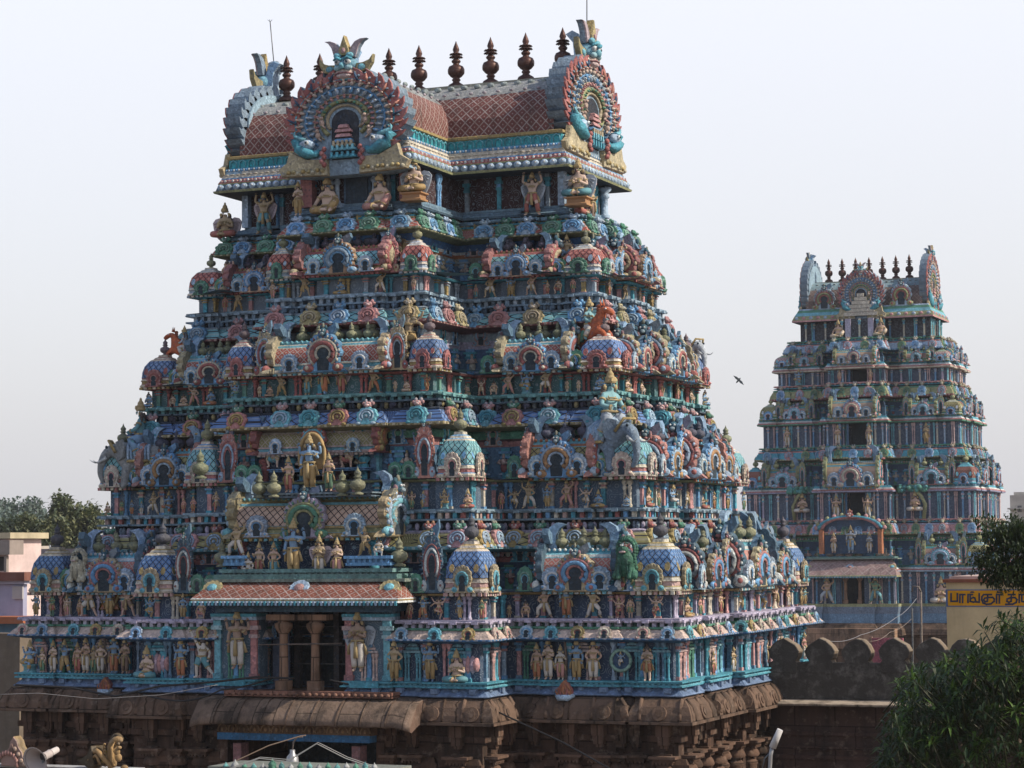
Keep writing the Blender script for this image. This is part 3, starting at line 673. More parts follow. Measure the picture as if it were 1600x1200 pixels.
def ledge(parent, name, pol, z1, c1, c2, cc, hcol=.26, faces='FR'):        # slab on a row of dwarf columns over a gap coloured darker as shade
    mb = MB(); t = .10
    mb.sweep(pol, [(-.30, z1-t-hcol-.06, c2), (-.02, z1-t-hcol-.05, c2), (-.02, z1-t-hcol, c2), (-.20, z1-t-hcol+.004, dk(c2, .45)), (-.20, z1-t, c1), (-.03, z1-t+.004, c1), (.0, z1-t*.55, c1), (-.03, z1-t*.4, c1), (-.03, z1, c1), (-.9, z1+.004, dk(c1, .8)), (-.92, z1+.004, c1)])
    def fn(k): mb.box(-.055, .055, -.12, .05, 0, hcol-.004, cc[k % len(cc)])
    rowfn(mb, pol, -.20, z1-t-hcol+.004, .24, fn, faces)
    def f2(k): mb.box(-.09, .09, -.03, .02, -.05, .03, dk(c1, 1.15))
    rowfn(mb, pol, -.0, z1-.06, .62, f2, faces)
    return mb.build(name, parent)
def kapota(parent, name, pol, z0, h, cb, cl, ctop, lat, over=.25, ztop=None, orn=None, step=.95, faces='FR', beads=None, hscale=1., margin=.12):
    mb = MB()
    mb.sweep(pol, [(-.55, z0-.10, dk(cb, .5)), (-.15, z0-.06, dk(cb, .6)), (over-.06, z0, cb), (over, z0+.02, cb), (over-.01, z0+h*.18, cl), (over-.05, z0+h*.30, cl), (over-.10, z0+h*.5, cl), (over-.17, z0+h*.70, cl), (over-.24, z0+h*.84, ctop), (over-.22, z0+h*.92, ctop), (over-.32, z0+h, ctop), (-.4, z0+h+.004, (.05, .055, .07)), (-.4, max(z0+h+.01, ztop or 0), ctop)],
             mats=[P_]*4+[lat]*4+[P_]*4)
    def tooth(k): mb.box(-.04, .04, -.02, .01, .015, h*.15, mixx(cb, CREAM, .45) if k % 2 else dk(cb, .7))
    rowfn(mb, pol, over, z0, .11, tooth, faces)
    if beads:                                                 # a row of stucco beads over the curve
        def bd(k):
            c = beads[k % len(beads)]
            if k % 4 == 0: mb.ell((0, -.03, .10), (.12, .10, .10), c, 7, 5); mb.ell((.0, -.13, .04), (.03, .05, .10), c, 5, 4)
            elif k % 4 == 2: mb.ell((-.04, -.02, .09), (.06, .07, .12), dk(c, .8), 6, 4); mb.ell((.06, -.02, .09), (.06, .07, .12), dk(c, .8), 6, 4)
            else: mb.ell((0, -.02, .09), (.075, .07, .11), c, 6, 4)
        rowfn(mb, pol, over-.40, z0+h, .235, bd, faces)
    o = mb.build(name, parent)
    if orn:
        tmp = MB(); got = []
        def pl(k): got.append((k, tmp.M.copy()))
        rowfn(tmp, pol, over-.03, z0+.03, step, pl, faces, margin)
        for k, M in got:
            cols, head = orn[k % len(orn)]
            q = link('horseshoe_arch', arch_mesh(.50*hscale, h*1.02, cols, head) if head is None else rosette_mesh(.56*hscale, h*1.38, cols[0], cols[1], head), o); q.matrix_local = M @ Matrix.Rotation(R(-14), 4, 'X')
    return o
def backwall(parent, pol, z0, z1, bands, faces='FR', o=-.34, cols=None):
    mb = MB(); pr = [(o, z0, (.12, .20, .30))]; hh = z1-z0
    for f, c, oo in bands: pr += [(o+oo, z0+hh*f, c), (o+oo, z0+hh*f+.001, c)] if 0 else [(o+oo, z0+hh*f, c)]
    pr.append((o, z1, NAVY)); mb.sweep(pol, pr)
    if cols:
        def fn(k):
            pilaster(mb, hh*.62, .26, cols[k % len(cols)], cols[(k+1) % len(cols)], cols[(k+2) % len(cols)])
        rowfn(mb, pol, o, z0+.02, .85, fn, faces)
    def rl(k):
        c = (FLESH, mixx(PINK, CREAM, .4), TAN, BLUE, SKIN2)[k % 5]; s_ = hh*.34; z_ = hh*.16
        mb.box(-.17, .17, -.05, .02, z_-.05, z_, PALE); mb.ell((0, -.06, z_+s_*.30), (s_*.22, .07, s_*.30), (TEAL, RED, BLUE, CREAM)[k % 4], 7, 5); mb.ell((0, -.08, z_+s_*.62), (s_*.19, .07, s_*.20), c, 7, 5); mb.ell((0, -.10, z_+s_*.90), (s_*.11, .06, s_*.13), c, 6, 4); mb.ell((0, -.08, z_+s_*1.08), (s_*.08, .05, s_*.12), GOLD, 5, 4)
        for q in (-1, 1): mb.tube([(q*s_*.2, -.08, z_+s_*.72), (q*s_*.34, -.12, z_+s_*.55), (q*s_*.12, -.17, z_+s_*.52)], s_*.07, c, 5)
    rowfn(mb, pol, o, z0+.02, .62, rl, faces, .12)
    def bo(k): mb.ell((0, -.02, 0), (.07, .05, .07), (PINK, CREAM, PALE)[k % 3], 6, 4)
    rowfn(mb, pol, o+.06, z0+hh*.88, .19, bo, faces)
    return mb.build('recessed_wall', parent)

# ------------------------------------------------------------------ the near tower
STOREY = [dict(z=1.94, a=9.86, b=6.28, pw=5.22, pd=1.66), dict(z=4.82, a=8.46, b=4.80, pw=4.39, pd=2.00), dict(z=7.98, a=7.52, b=4.06, pw=3.30, pd=2.38),
          dict(z=10.81, a=6.58, b=2.95, pw=2.49, pd=2.55), dict(z=13.14, a=5.80, b=2.12, pw=1.95, pd=2.90)]
BASE = dict(z=.35, a=10.0, b=6.52, pw=5.35, pd=1.64)
def pl_of(s, notch=0, **k): return plan(s['a'], s['b'], s['pw'], s['pd'], notch=notch, **k)
tower = empty('temple_tower', (0, 0, -8), 0, 'large near temple gateway tower crowded with painted stucco storeys on a stone base', 'temple tower', None)
tower_in = bpy.data.objects.new('x', None); bpy.data.objects.remove(tower_in)
T = tower; tower.location = (0, 0, 0)
NOTCH = 1.28
# base storey
pb = pl_of(BASE, NOTCH); pb0 = pl_of(BASE, NOTCH, co=.55)
mb = MB()
mb.sweep(pb, [(-.6, -.04, SLATE), (.02, -.03, (.17, .22, .34)), (.06, .0, (.17, .22, .34)), (.0, .05, (.15, .20, .32)), (-.12, .17, (.15, .20, .32)), (-.12, .2, TEAL), (.03, .21, TEAL), (.03, .25, AQUA), (-.04, .27, AQUA), (-.04, .31, TEAL), (.04, .32, TEAL), (.04, .36, TEAL), (-.8, .364, TEAL)])
def f(k):
    if k % 2: mb.box(-.12, .12, -.10, .12, -.17, .03, (.17, .22, .34)); mb.box(-.09, .09, -.16, .02, -.10, .02, (.20, .26, .38))
    else: mb.ell((0, -.02, -.02), (.10, .07, .07), (.20, .26, .36), 7, 4)
rowfn(mb, pb, -.10, .17, .62, f, 'FR')
def f(k): mb.box(-.03, .03, -.015, .01, 0, .05, dk(TEAL, .6))
rowfn(mb, pb, -.04, .25, .15, f, 'FR')
mb.build('base_ledge', T)
def guard_panel(q):
    mb = MB(); y = -BASE['b']-BASE['pd']+.16; x0, x1 = (NOTCH+.02, 2.62) if q > 0 else (-2.62, -NOTCH-.02); mb.mat = SC
    mb.box(x0, x1, y, y+.5, .37, 2.32, (.10, .16, .22)); mb.mat = P_
    for x, c in ((x0+.11, mixx(RED, PINK, .5) if q > 0 else AQUA), (x1-.11, AQUA if q > 0 else mixx(RED, PINK, .5))): mb.at((x, y, .37)); pilaster(mb, 1.55, .22, c, mixx(c, WHITE, .4), dk(c, .7)); mb.at()
    mb.box(x0-.03, x1+.03, y-.16, y+.45, 1.93, 2.02, PALE); mb.box(x0-.03, x1+.03, y-.20, y+.45, 2.02, 2.10, TEAL); mb.box((x0+x1)/2-.42, (x0+x1)/2+.42, y-.34, y+.2, .20, .368, TEAL)
    mb.build('guardian_panel', T)
guard_panel(-1); guard_panel(1)
storey_wall(T, 'statue_wall', pb, .36, 1.40, (.05, .08, .14), [(.16, .26, .36), TEAL, PALE, PINK, BLUE], .62, caps=True)
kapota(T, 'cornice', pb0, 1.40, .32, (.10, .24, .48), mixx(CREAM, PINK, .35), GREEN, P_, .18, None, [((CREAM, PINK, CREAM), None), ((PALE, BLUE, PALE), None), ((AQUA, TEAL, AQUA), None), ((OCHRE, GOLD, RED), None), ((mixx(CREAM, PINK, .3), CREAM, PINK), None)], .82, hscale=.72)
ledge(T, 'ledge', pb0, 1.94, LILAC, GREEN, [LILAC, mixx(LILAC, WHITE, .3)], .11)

KC = [dict(zk=3.74, hk=.52, cb=AQUA, cl=OLIVE, ct=LILAC, lat=LD, orn=[((PINK, PALE, PINK), GREEN), ((OCHRE, PALE, BLUE), RED)], beads=[(.16, .19, .24), LILAC, (.22, .26, .32), LILAC], step=.92),
      dict(zk=7.06, hk=.50, cb=GOLD, cl=(.13, .24, .50), ct=(.05, .045, .06), lat=LD, orn=[((AQUA, TEAL, AQUA), PINK), ((mixx(RED, PINK, .5), OCHRE, RED), GREEN), ((AQUA, PALE, TEAL), PINK)], beads=[(.08, .06, .09), (.12, .11, .10), (.05, .05, .07), GOLD], step=1.0),
      dict(zk=9.92, hk=.46, cb=RED, cl=AQUA, ct=GREY, lat=LD, orn=[((BLUE, PALE, BLUE), BLUE), ((PINK, mixx(PINK, RED, .4), PINK), PINK), ((GOLD, TAN, OCHRE), TAN)], beads=[(.20, .27, .36), (.16, .22, .30)], step=.95),
      dict(zk=12.55, hk=.40, cb=OLIVE, cl=RED, ct=GOLD, lat=LL, orn=[((GREEN, mixx(GREEN, WHITE, .2), GREEN), GREEN), ((PALE, BLUE, PALE), PALE)], beads=[TAN, OCHRE, GOLD], step=.62)]
LEDGE = [((.26, .33, .38), (.20, .26, .30), [mixx(PINK, CREAM, .4), TEAL, RED, BLUE, CREAM]), ((.17, .34, .33), (.10, .13, .16), [(.18, .36, .35), (.14, .29, .31)]), ((.30, .38, .45), (.22, .29, .36), [GREY, (.26, .34, .42)]), ((.20, .30, .38), TEAL, [TEAL, GREY])]
SHR = [  # kuta roof colours, sala colours, arch colour sets, ends
  dict(k=((mixx(PINK, CREAM, .3)), (.13, .26, .52), OCHRE, CREAM), s=(TEAL, mixx(RED, PINK, .3), WHITE, AQUA), ka=(mixx(OCHRE, CREAM, .4), AQUA, TEAL), sa=(mixx(OCHRE, CREAM, .4), BLUE, mixx(RED, PINK, .4)), se=((.10, .15, .2), WHITE, RED), kf=(.10, .08, .09), sf=POTC, s2=(GREEN, OCHRE, CREAM, RED)),
  dict(k=(mixx(RED, PINK, .4), AQUA, BLUE, CREAM), s=(AQUA, OLIVE, ORANGE, AQUA), ka=(mixx(CREAM, PINK, .2), CREAM, PINK), sa=(BLUE, mixx(OCHRE, ORANGE, .5), PALE), se=(mixx(ORANGE, PINK, .6), PALE, RED), kf=POTC, sf=(.10, .08, .11), s2=(AQUA, OLIVE, PINK, AQUA)),
  dict(k=(OCHRE, (.15, .26, .50), RED, CREAM), s=(AQUA, RED, AQUA, CREAM), ka=(mixx(RED, PINK, .35), RED, PINK), sa=(BLUE, RED, CREAM), se=(mixx(OCHRE, CREAM, .45), RED, PALE), kf=(.20, .13, .13), sf=POTC, s2=(AQUA, RED, PINK, AQUA)),
  dict(k=(GREY, mixx(RED, PINK, .25), PALE, CREAM), s=(OCHRE, AQUA, RED, RED), ka=(GREEN, mixx(GREEN, WHITE, .2), GREEN), sa=(mixx(OCHRE, PINK, .4), PALE, BLUE), se=(mixx(RED, PINK, .5), mixx(OCHRE, CREAM, .4), RED), kf=POTC, sf=(.09, .06, .08), s2=(AQUA, RED, OCHRE, GREY))]
ROOFZ = []
for i in range(4):
    s, n, k, L, h = STOREY[i], STOREY[i+1], KC[i], LEDGE[i], SHR[i]
    p = pl_of(s, NOTCH if i == 0 else 0, co=.55 if i == 0 else -.1); p0 = pl_of(s); pn = pl_of(n)
    H = n['z']-s['z']; zw = s['z']+(.215, .235, .185, .20)[i]*H; ROOFZ.append(zw)
    storey_wall(T, 'statue_wall', p, s['z'], zw,  ((.05, .08, .14), (.09, .14, .21), (.07, .16, .18), (.15, .20, .26))[i], ([LILAC, PINK, CREAM, TEAL], [PINK, BLUE, TEAL, CREAM], [(.16, .30, .22), RED, TEAL], [TEAL, OCHRE, GREY, PINK])[i], .66)
    mb = MB(); c = (OCHRE, OLIVE, RED, TEAL)[i]
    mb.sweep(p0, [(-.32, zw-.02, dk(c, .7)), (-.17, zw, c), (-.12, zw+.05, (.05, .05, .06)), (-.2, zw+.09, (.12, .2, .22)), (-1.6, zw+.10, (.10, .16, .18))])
    mb.build('shrine_ledge', T)
    # recessed wall behind the shrines, up to the cornice above
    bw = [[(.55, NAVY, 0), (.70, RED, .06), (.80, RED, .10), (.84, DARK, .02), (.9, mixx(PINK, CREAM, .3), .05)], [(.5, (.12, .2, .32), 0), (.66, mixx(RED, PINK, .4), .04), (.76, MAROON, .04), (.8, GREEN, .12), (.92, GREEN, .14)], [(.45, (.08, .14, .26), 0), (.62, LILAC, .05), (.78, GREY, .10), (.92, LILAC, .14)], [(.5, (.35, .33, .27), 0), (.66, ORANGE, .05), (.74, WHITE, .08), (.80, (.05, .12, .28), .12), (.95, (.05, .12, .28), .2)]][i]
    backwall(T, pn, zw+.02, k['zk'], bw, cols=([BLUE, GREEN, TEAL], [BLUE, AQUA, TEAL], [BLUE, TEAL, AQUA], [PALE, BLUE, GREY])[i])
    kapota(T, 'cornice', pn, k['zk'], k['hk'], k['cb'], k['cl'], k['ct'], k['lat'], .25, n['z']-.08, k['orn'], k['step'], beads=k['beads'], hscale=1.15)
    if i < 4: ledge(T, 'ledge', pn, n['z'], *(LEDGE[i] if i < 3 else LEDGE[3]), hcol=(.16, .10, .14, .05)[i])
    # a second row of small arches against the wall behind the shrines
    tmp = MB(); got = []
    rowfn(tmp, pn, -.26, zw+.10, .95, lambda k: got.append(tmp.M.copy()), 'FR', .12)
    for k_, M in enumerate(got):
        hh_ = (k['zk']-zw)*.62
        o = link('wall_arch', arch_mesh(.46, .62, ((PALE, BLUE, WHITE), (mixx(PINK, CREAM, .3), PALE, PINK), (AQUA, TEAL, CREAM))[k_ % 3]), T); o.matrix_local = M @ Matrix.Translation((0, 0, hh_))
    # shrines
    a, b, pw, pd = s['a'], s['b'], s['pw'], s['pd']; wg = a-pw; kw = .25*wg+.05; kh = (.40, .34, .32, .34)[i]*H
    sx = a-.5*(.36*wg+(wg-.18*wg)); sl = (.46*wg)*.92; zz = zw+.08
    for q in (-1, 1):
        add_kuta(T, (q*(a-.135*wg-.03), -b+kw*.5+.02, zz), 0, kw, kh*1.12, h['k'], h['ka'], h['kf'], None, (0, 1, -1) if q > 0 else (0, -1))
        add_sala(T, (q*sx, -b+.52, zz), 0, sl, .95, kh*1.05, h['s'], h['sa'], h['se'], h['sf'], 3, lat=LL if i in (0, 2) else LD)
        pk = .13*pw+.42
        add_kuta(T, (q*(pw-pk*.52-.02), -b-pd+pk*.52, zz), 0, pk, kh*1.12, h['k'], h['ka'], h['kf'], None, (0, 1) if q > 0 else (0, -1))
        add_kuta(T, (a-kw*.5-.02, q*(b-kw*.5), zz), PI/2, kw*.98, kh*1.1, h['k'], h['ka'], h['kf'], None, (0,)) if q > 0 else None
        add_sala(T, (a-.50, q*.50*b, zz), PI/2, .26*b, .85, kh*1.02, h['s2'], h['sa'], h['se'], h['sf'], 2, lat=LD)
        # small arches standing in the gaps
        for xx, c in ((a-.315*wg, (PALE, BLUE, WHITE)), (pw+.09*wg, (GREEN, mixx(GREEN, WHITE, .2), AQUA)), (a-.29*wg, (GREEN, OLIVE, GREEN))):
            link('horseshoe_arch', arch_mesh(.42, kh*.55, c), T, (q*xx, -b+.08, zz))
        link('gable_arch', arch_mesh(.55, kh*1.25, h['se'], HEADC, True, 'gable_arch'), T, (q*(pw-pk-.42), -b-pd+.16, zz))
        for dx in (.12, .52): link('horseshoe_arch', arch_mesh(.40, kh*.42, (GREEN, mixx(GREEN, WHITE, .25), GREEN)), T, (q*(pw-pk-.75-dx), -b-pd+.10, zz))
        link('horseshoe_arch', arch_mesh(.42, kh*.55, (PALE, WHITE, PINK)), T, (a+.02, q*.69*b, zz), PI/2)
        link('gable_arch', arch_mesh(.62, kh*1.2, h['sa'], mixx(RED, HEADC, .5), True, 'gable_arch'), T, (a-.05, q*.315*b, zz), PI/2)
    add_sala(T, (a-.28, 0, zz), PI/2, .50*b, 1.0, kh*1.22, h['s'], h['sa'], h['se'], h['sf'], 3)
    if i >= 2: add_sala(T, (0, -b-pd+.42, zz), 0, 1.0*pw*.98, 1.05, kh*1.10, h['s'] if i == 2 else (OCHRE, AQUA, RED, RED), h['sa'], h['se'], POTC if i == 2 else (.09, .06, .08), 5 if i == 2 else 4, lat=LL if i == 2 else LD, big=1.05)
    # rows of gilded or dark pots standing in the deep recesses over the wings
    for q in (-1, 1):
        for t in range(3): link('pot_finial', pot_mesh(.62 if i != 1 else .7, h['sf']), T, (q*(sx+(t-1)*.30*sl), -n['b']-.12, zz+kh*.95))

# ------------------------------------------------------------------ top storey and barrel roof
TS = STOREY[4]; zt = TS['z']; EZ = 14.42
tp = plan(5.05, 1.70, 1.75, 2.75, .1)
storey_wall(T, 'neck_wall', tp, zt, EZ, (.05, .025, .03), [TEAL, BLUE, GREY, TEAL], 2.2, o=-.02)
mb = MB(); mb.sweep(tp, [(.30, zt+.04, (.14, .2, .26)), (.34, zt+.10, (.2, .28, .34)), (.28, zt+.14, (.14, .2, .26)), (.28, zt+.2, (.2, .28, .34)), (.12, zt+.26, (.2, .28, .34)), (.12, zt+.32, (.12, .18, .24)), (-.03, zt+.34, NAVY)]); mb.build('neck_ledge', T)
ep = plan(5.35, 2.36, 1.80, 2.75, .0001) if 0 else [(-5.55, -2.36), (-1.80, -2.36), (-1.80, -5.0), (1.80, -5.0), (1.80, -2.36), (5.35, -2.36), (5.35, 2.36), (1.8, 2.36), (1.8, 4.0), (-1.8, 4.0), (-1.8, 2.36), (-5.55, 2.36)]
mb = MB()
mb.sweep(ep, [(-.5, EZ-.02, DARK), (.24, EZ, OLIVE), (.26, EZ+.06, GOLD), (.20, EZ+.08, (.10, .13, .17)), (.14, EZ+.26, OLIVE), (.15, EZ+.30, RED), (.08, EZ+.42, BLUE), (.07, EZ+.46, CREAM), (-.02, EZ+.66, BLUE), (-.02, EZ+.74, TEAL), (-.10, EZ+.78, (.06, .36, .40)), (-.10, EZ+1.02, GOLD), (-.04, EZ+1.05, OCHRE), (-.04, EZ+1.12, OCHRE), (-.14, EZ+1.15, MAROON), (-1.2, EZ+1.18, MAROON)])
def f(k): mb.ell((0, -.02, .0), (.115, .06, .095), PALE, 10, 6); mb.ell((.02, -.075, .02), (.035, .02, .03), WHITE, 6, 4)
rowfn(mb, ep, .17, EZ+.17, .265, f, 'FR')
def f(k): mb.ell((0, 0, 0), (.05, .03, .05), WHITE if k % 2 else mixx(RED, WHITE, .3), 6, 4)
rowfn(mb, ep, .115, EZ+.36, .13, f, 'FR')
def f(k): mb.ell((0, 0, 0), (.035, .03, .04), WHITE if k % 2 else BLUE, 6, 4)
rowfn(mb, ep, -.01, EZ+.70, .085, f, 'FR')
def f(k):
    mb.tube([(-.10, 0, -.11), (-.10, -.02, .05), (0, -.03, .11), (.10, -.02, .05), (.10, 0, -.11)], .018, AQUA, 5)
rowfn(mb, ep, -.095, EZ+.90, .30, f, 'FR')
def f(k): mb.ell((0, 0, 0), (.09, .05, .02), CREAM, 6, 4)
rowfn(mb, ep, .03, EZ+.56, .20, f, 'FR')
mb.build('eave', T)
RZ = EZ+1.14; RH = 17.42-RZ
def barrel(L0, L1, w, h, axis, name, par, topc=(.33, .31, .29), latc=(.175, .07, .065)):
    """vault along x between L0 and L1 (axis 'x') or along y"""
    pr = []
    for i in range(15):
        t = i/14*PI; r = 1+.06*math.sin(3*t); pr.append((-w*math.cos(t)*(1.0 if .2 < t < PI-.2 else .98), h*math.sin(t)**.85 if 0 < i < 14 else 0))
    mb = MB(); k = len(pr); N = 8 if axis == 'x' else 3; vs = [0.]
    for i in range(k-1): vs.append(vs[-1]+math.dist(pr[i], pr[i+1]))
    rows = []
    for n in range(N+1):
        s = L0+(L1-L0)*n/N; sag = (.10*(2*n/N-1)**2 if axis == 'x' else 0)
        rows.append(mb.add([((s, y, RZ+z+sag*z/h) if axis == 'x' else (y, s, RZ+z)) for y, z in pr]))
    for n in range(N):
        for i in range(k-1):
            top = 3 <= i <= 10
            u0, u1 = L0+(L1-L0)*n/N, L0+(L1-L0)*(n+1)/N
            q = [(rows[n]+i), rows[n+1]+i, rows[n+1]+i+1, rows[n]+i+1]
            if axis == 'y': q = q[::-1]
            uv = [(u0, vs[i]), (u1, vs[i]), (u1, vs[i+1]), (u0, vs[i+1])]
            mb.face(q, topc if top else latc, False, uv if axis == 'x' else [(b_, a_) for a_, b_ in uv[::-1]] if 0 else uv[::-1], P_ if top else LR)
    for q in (-1, 1):                                         # band of bosses and a worn scroll border along the ridge
        n = int(abs(L1-L0)/.42)
        for i in range(n):
            s = L0+(L1-L0)*(i+.5)/n
            for z, y, r in ((.74, .77, .06), (.90, .54, .10)):
                p = (s, q*w*y, RZ+h*z) if axis == 'x' else (q*w*y, s, RZ+h*z)
                mb.ell(p, (r*1.2, r*.7, r*.7) if axis == 'x' else (r*.7, r*1.2, r*.7), mixx(GREY, PINK, .35) if z < .9 else mixx(GREY, OLIVE, .3), 7, 4)
    if axis == 'x': mb.box(L0, L1, -.30, .30, RZ+h-.03, RZ+h+.10, (.34, .30, .22))
    return mb.build(name, par)
roof = barrel(-5.2, 4.95, 2.12, RH, 'x', 'barrel_roof', T)
barrel(-4.95, -.5, 1.72, RH*.86, 'y', 'cross_barrel_roof', T)
def kalasham(s=1.0, thorn=True):
    def f():
        mb = MB(); c = (.085, .042, .036)
        mb.lathe([(.30, 0), (.30, .05), (.27, .12), (.14, .20), (.11, .24), (.15, .28), (.15, .32), (.11, .36), (.20, .42), (.285, .52), (.295, .60), (.29, .68), (.25, .77), (.13, .83), (.10, .87), (.15, .92), (.165, .97), (.12, 1.02), (.09, 1.05), (.10, 1.08), (.225, 1.10), (.225, 1.115), (.10, 1.14), (.10, 1.18), (.215, 1.20), (.215, 1.215), (.10, 1.25), (.09, 1.28), (.12, 1.36), (.09, 1.46), (.04, 1.58), (.005, 1.68)], c, 16)
        for z, r in ((1.11, .25), (1.21, .24)):
            for i in range(14):
                t = 2*PI*i/14; mb.tube([(.18*math.cos(t), .18*math.sin(t), z), (r*math.cos(t), r*math.sin(t), z-.03)], [.03, .004], c, 4)
        mb.m = [CO]*len(mb.m); return mb
    return cached(('kal',), f, 'roof_finial')
for px, py in ((448, 168), (500, 163), (556, 157), (608, 151), (655, 147), (713, 141), (767, 136), (822, 131), (880, 124)):
    p = at(px, py, Y=0); link('roof_finial', kalasham(), roof, (p.x, 0, RZ+RH+.06+.10*(p.x/4.75)**2), 0, .86)
# ---- gables: scalloped flame-edged discs with a lion mask on top
def gable_disc():
    mb = MB(); r = 1.88; cz = 1.98
    def ptc(t, k=1.): return (r*k*math.cos(t), cz+r*.98*k*math.sin(t))
    base = [ptc((-.27+1.54*i/40)*PI) for i in range(41)]
    foot = [(-1.35, .02), (-1.95, -.12), (-2.25, -.05), (-2.32, -.30), (-1.4, -.42), (1.4, -.42), (2.32, -.30), (2.25, -.05), (1.95, -.12), (1.35, .02)]
    pts = base+foot
    mb.plate(pts, -.12, .45, (.30, .38, .46), (.33, .43, .50))
    for i in range(21):                                       # red flame petals round the rim
        t = (-.22+1.44*(i+.5)/21)*PI
        if abs(t-PI/2) < .12: continue
        x, z = ptc(t, 1.0); dx, dz = math.cos(t), math.sin(t); sg = -1 if dx > 0 else 1
        M = Matrix.Translation((x, .05, z)) @ Matrix.Rotation(-(t-PI/2), 4, 'Y')
        mb.M = M; q = -sg
        pp = [(-.27, -.20), (.27, -.20), (.31, .05), (.24, .24), (.06, .38), (-.20, .46), (-.10, .30), (-.24, .14)]
        mb.plate(pp if q > 0 else [(-x_, z_) for x_, z_ in pp[::-1]], -.24, .34, RED if i % 3 else mixx(RED, PINK, .3), dk(PALE, .55), bev=.05)
        mb.tube([(q*.12, -.25, -.1), (.03*q, -.28, .08), (q*-.08, -.25, .26)], [.05, .05, .015], NAVY if i % 2 else mixx(ORANGE, PINK, .4), 5); mb.ell((q*.12, -.25, .1), (.05, .04, .07), dk(PALE, .7), 5, 4)
        mb.M = Matrix()
    def ring(k, wd, col, n, fn=None, yy=-.16, a0=-.24):
        for i in range(n):
            t = (a0+(1-2*a0)*(i+.5)/n)*PI; x, z = ptc(t, k)
            mb.M = Matrix.Translation((x, yy, z)) @ Matrix.Rotation(-(t-PI/2), 4, 'Y'); fn(i); mb.M = Matrix()
    def tube_ring(k, rd, col, a0=-.26): mb.tube([(lambda p: (p[0], -.13, p[1]))(ptc((a0+(1-2*a0)*i/36)*PI, k)) for i in range(37)], rd, col, 6)
    tube_ring(.97, .07, TEAL); tube_ring(.78, .05, BLUE); tube_ring(.60, .04, TAN); tube_ring(.46, .09, OLIVE)
    def fig(i): mb.ell((0, -.04, -.03), (.075, .07, .11), mixx(CREAM, PINK, .3), 6, 4); mb.ell((0, -.08, .10), (.055, .05, .06), FLESH, 6, 4); mb.ell((.09, -.05, .02), (.04, .03, .05), TAN, 5, 3)
    ring(.88, 0, None, 25, fig)
    def leaf(i): mb.ell((0, -.04, 0), (.075, .07, .15), (PALE, BLUE, GREY)[i % 3], 6, 4); mb.ell((0, -.10, .05), (.035, .03, .06), WHITE, 5, 3)
    ring(.70, 0, None, 23, leaf)
    def ganesh(i): mb.ell((0, -.03, 0), (.06, .06, .09), PINK, 6, 4); mb.ell((.03, -.08, .05), (.045, .04, .05), mixx(PINK, RED, .3), 5, 3)
    ring(.555, 0, None, 17, ganesh, a0=-.12)
    def gl(i): mb.ell((0, -.05, 0), (.055, .07, .07), GREEN if i % 2 else OLIVE, 6, 4)
    ring(.44, 0, None, 20, gl, a0=-.12)
    tube_ring(.35, .07, TAN, -.2)
    nich = [(.50*math.cos(t), cz-.10+.56*math.sin(t)) for t in [PI*i/12 for i in range(13)]]+[(-.50, .25), (.50, .25)]
    mb.plate(nich, -.14, -.10, (.025, .015, .02))
    for i, (w, z, c) in enumerate(((.50, .30, TEAL), (.46, .62, AQUA), (.40, .80, TAN), (.34, .98, BLUE), (.28, 1.20, PINK), (.30, 1.42, PINK), (.18, 1.60, PINK))):  # the little shrine in the niche
        mb.loft([[(-w, -.30, z), (w, -.30, z), (w, -.12, z), (-w, -.12, z)], [(-w*.9, -.28, z+.12), (w*.9, -.28, z+.12), (w*.9, -.12, z+.12), (-w*.9, -.12, z+.12)], [(-w*.7, -.24, z+.17), (w*.7, -.24, z+.17), (w*.7, -.12, z+.17), (-w*.7, -.12, z+.17)]], [c, dk(c, .8)], True, False, c, c)
        for q in range(-2, 3):
            if i < 3: mb.box(q*w*.4-.04, q*w*.4+.04, -.34, -.28, z+.02, z+.24, dk(c, 1.2))
    for q in (-1, 1):                                         # sea-monster heads curling in at both feet
        pts = [(q*1.62, -.20, 1.55), (q*1.75, -.24, 1.15), (q*1.55, -.28, .80), (q*1.25, -.30, .55), (q*.98, -.28, .52), (q*.86, -.26, .72)]
        mb.tube(pts, [.10, .20, .26, .24, .16, .07], TEAL, 8)
        mb.ell((q*1.30, -.34, .95), (.30, .16, .24), PALE, 9, 6); mb.ell((q*1.22, -.50, 1.0), (.09, .05, .10), WHITE, 7, 5); mb.ell((q*1.22, -.55, 1.0), (.045, .03, .05), DARK, 6, 4)
        horn(mb, (q*1.35, -.32, 1.15), (q*1.75, -.32, 1.6), (q*.2, 0, 0), .13, AQUA, 6, 6)
        mb.plate([(q*x, z) for x, z in ([(.55, .30), (1.25, .30), (1.1, .75), (.8, .55)] if q > 0 else [(.8, .55), (1.1, .75), (1.25, .30), (.55, .30)])], -.24, -.12, PALE, bev=.03)
        for k in range(7): mb.ell((q*(.75+.22*k), -.18, .02-.02*k+.04*(k % 2)), (.15, .10, .14), (RED, OCHRE, ORANGE)[k % 3] if k < 4 else GOLD, 7, 5)
        mb.plate([(q*x, z) for x, z in (lambda L_: L_ if q > 0 else L_[::-1])([(.58, -.44), (2.3, -.36), (2.42, -.02), (2.12, .22), (2.0, .75), (1.72, .55), (1.30, .30), (.62, .28)])], -.30, -.12, mixx(GOLD, CREAM, .35), mixx(OCHRE, CREAM, .3), bev=.04)
        for k in range(9): mb.ell((q*(.75+.18*k), -.31, -.22+.05*math.sin(k*2.2)), (.09, .06, .10), (GOLD, OCHRE, mixx(GOLD, WHITE, .3))[k % 3], 6, 4)
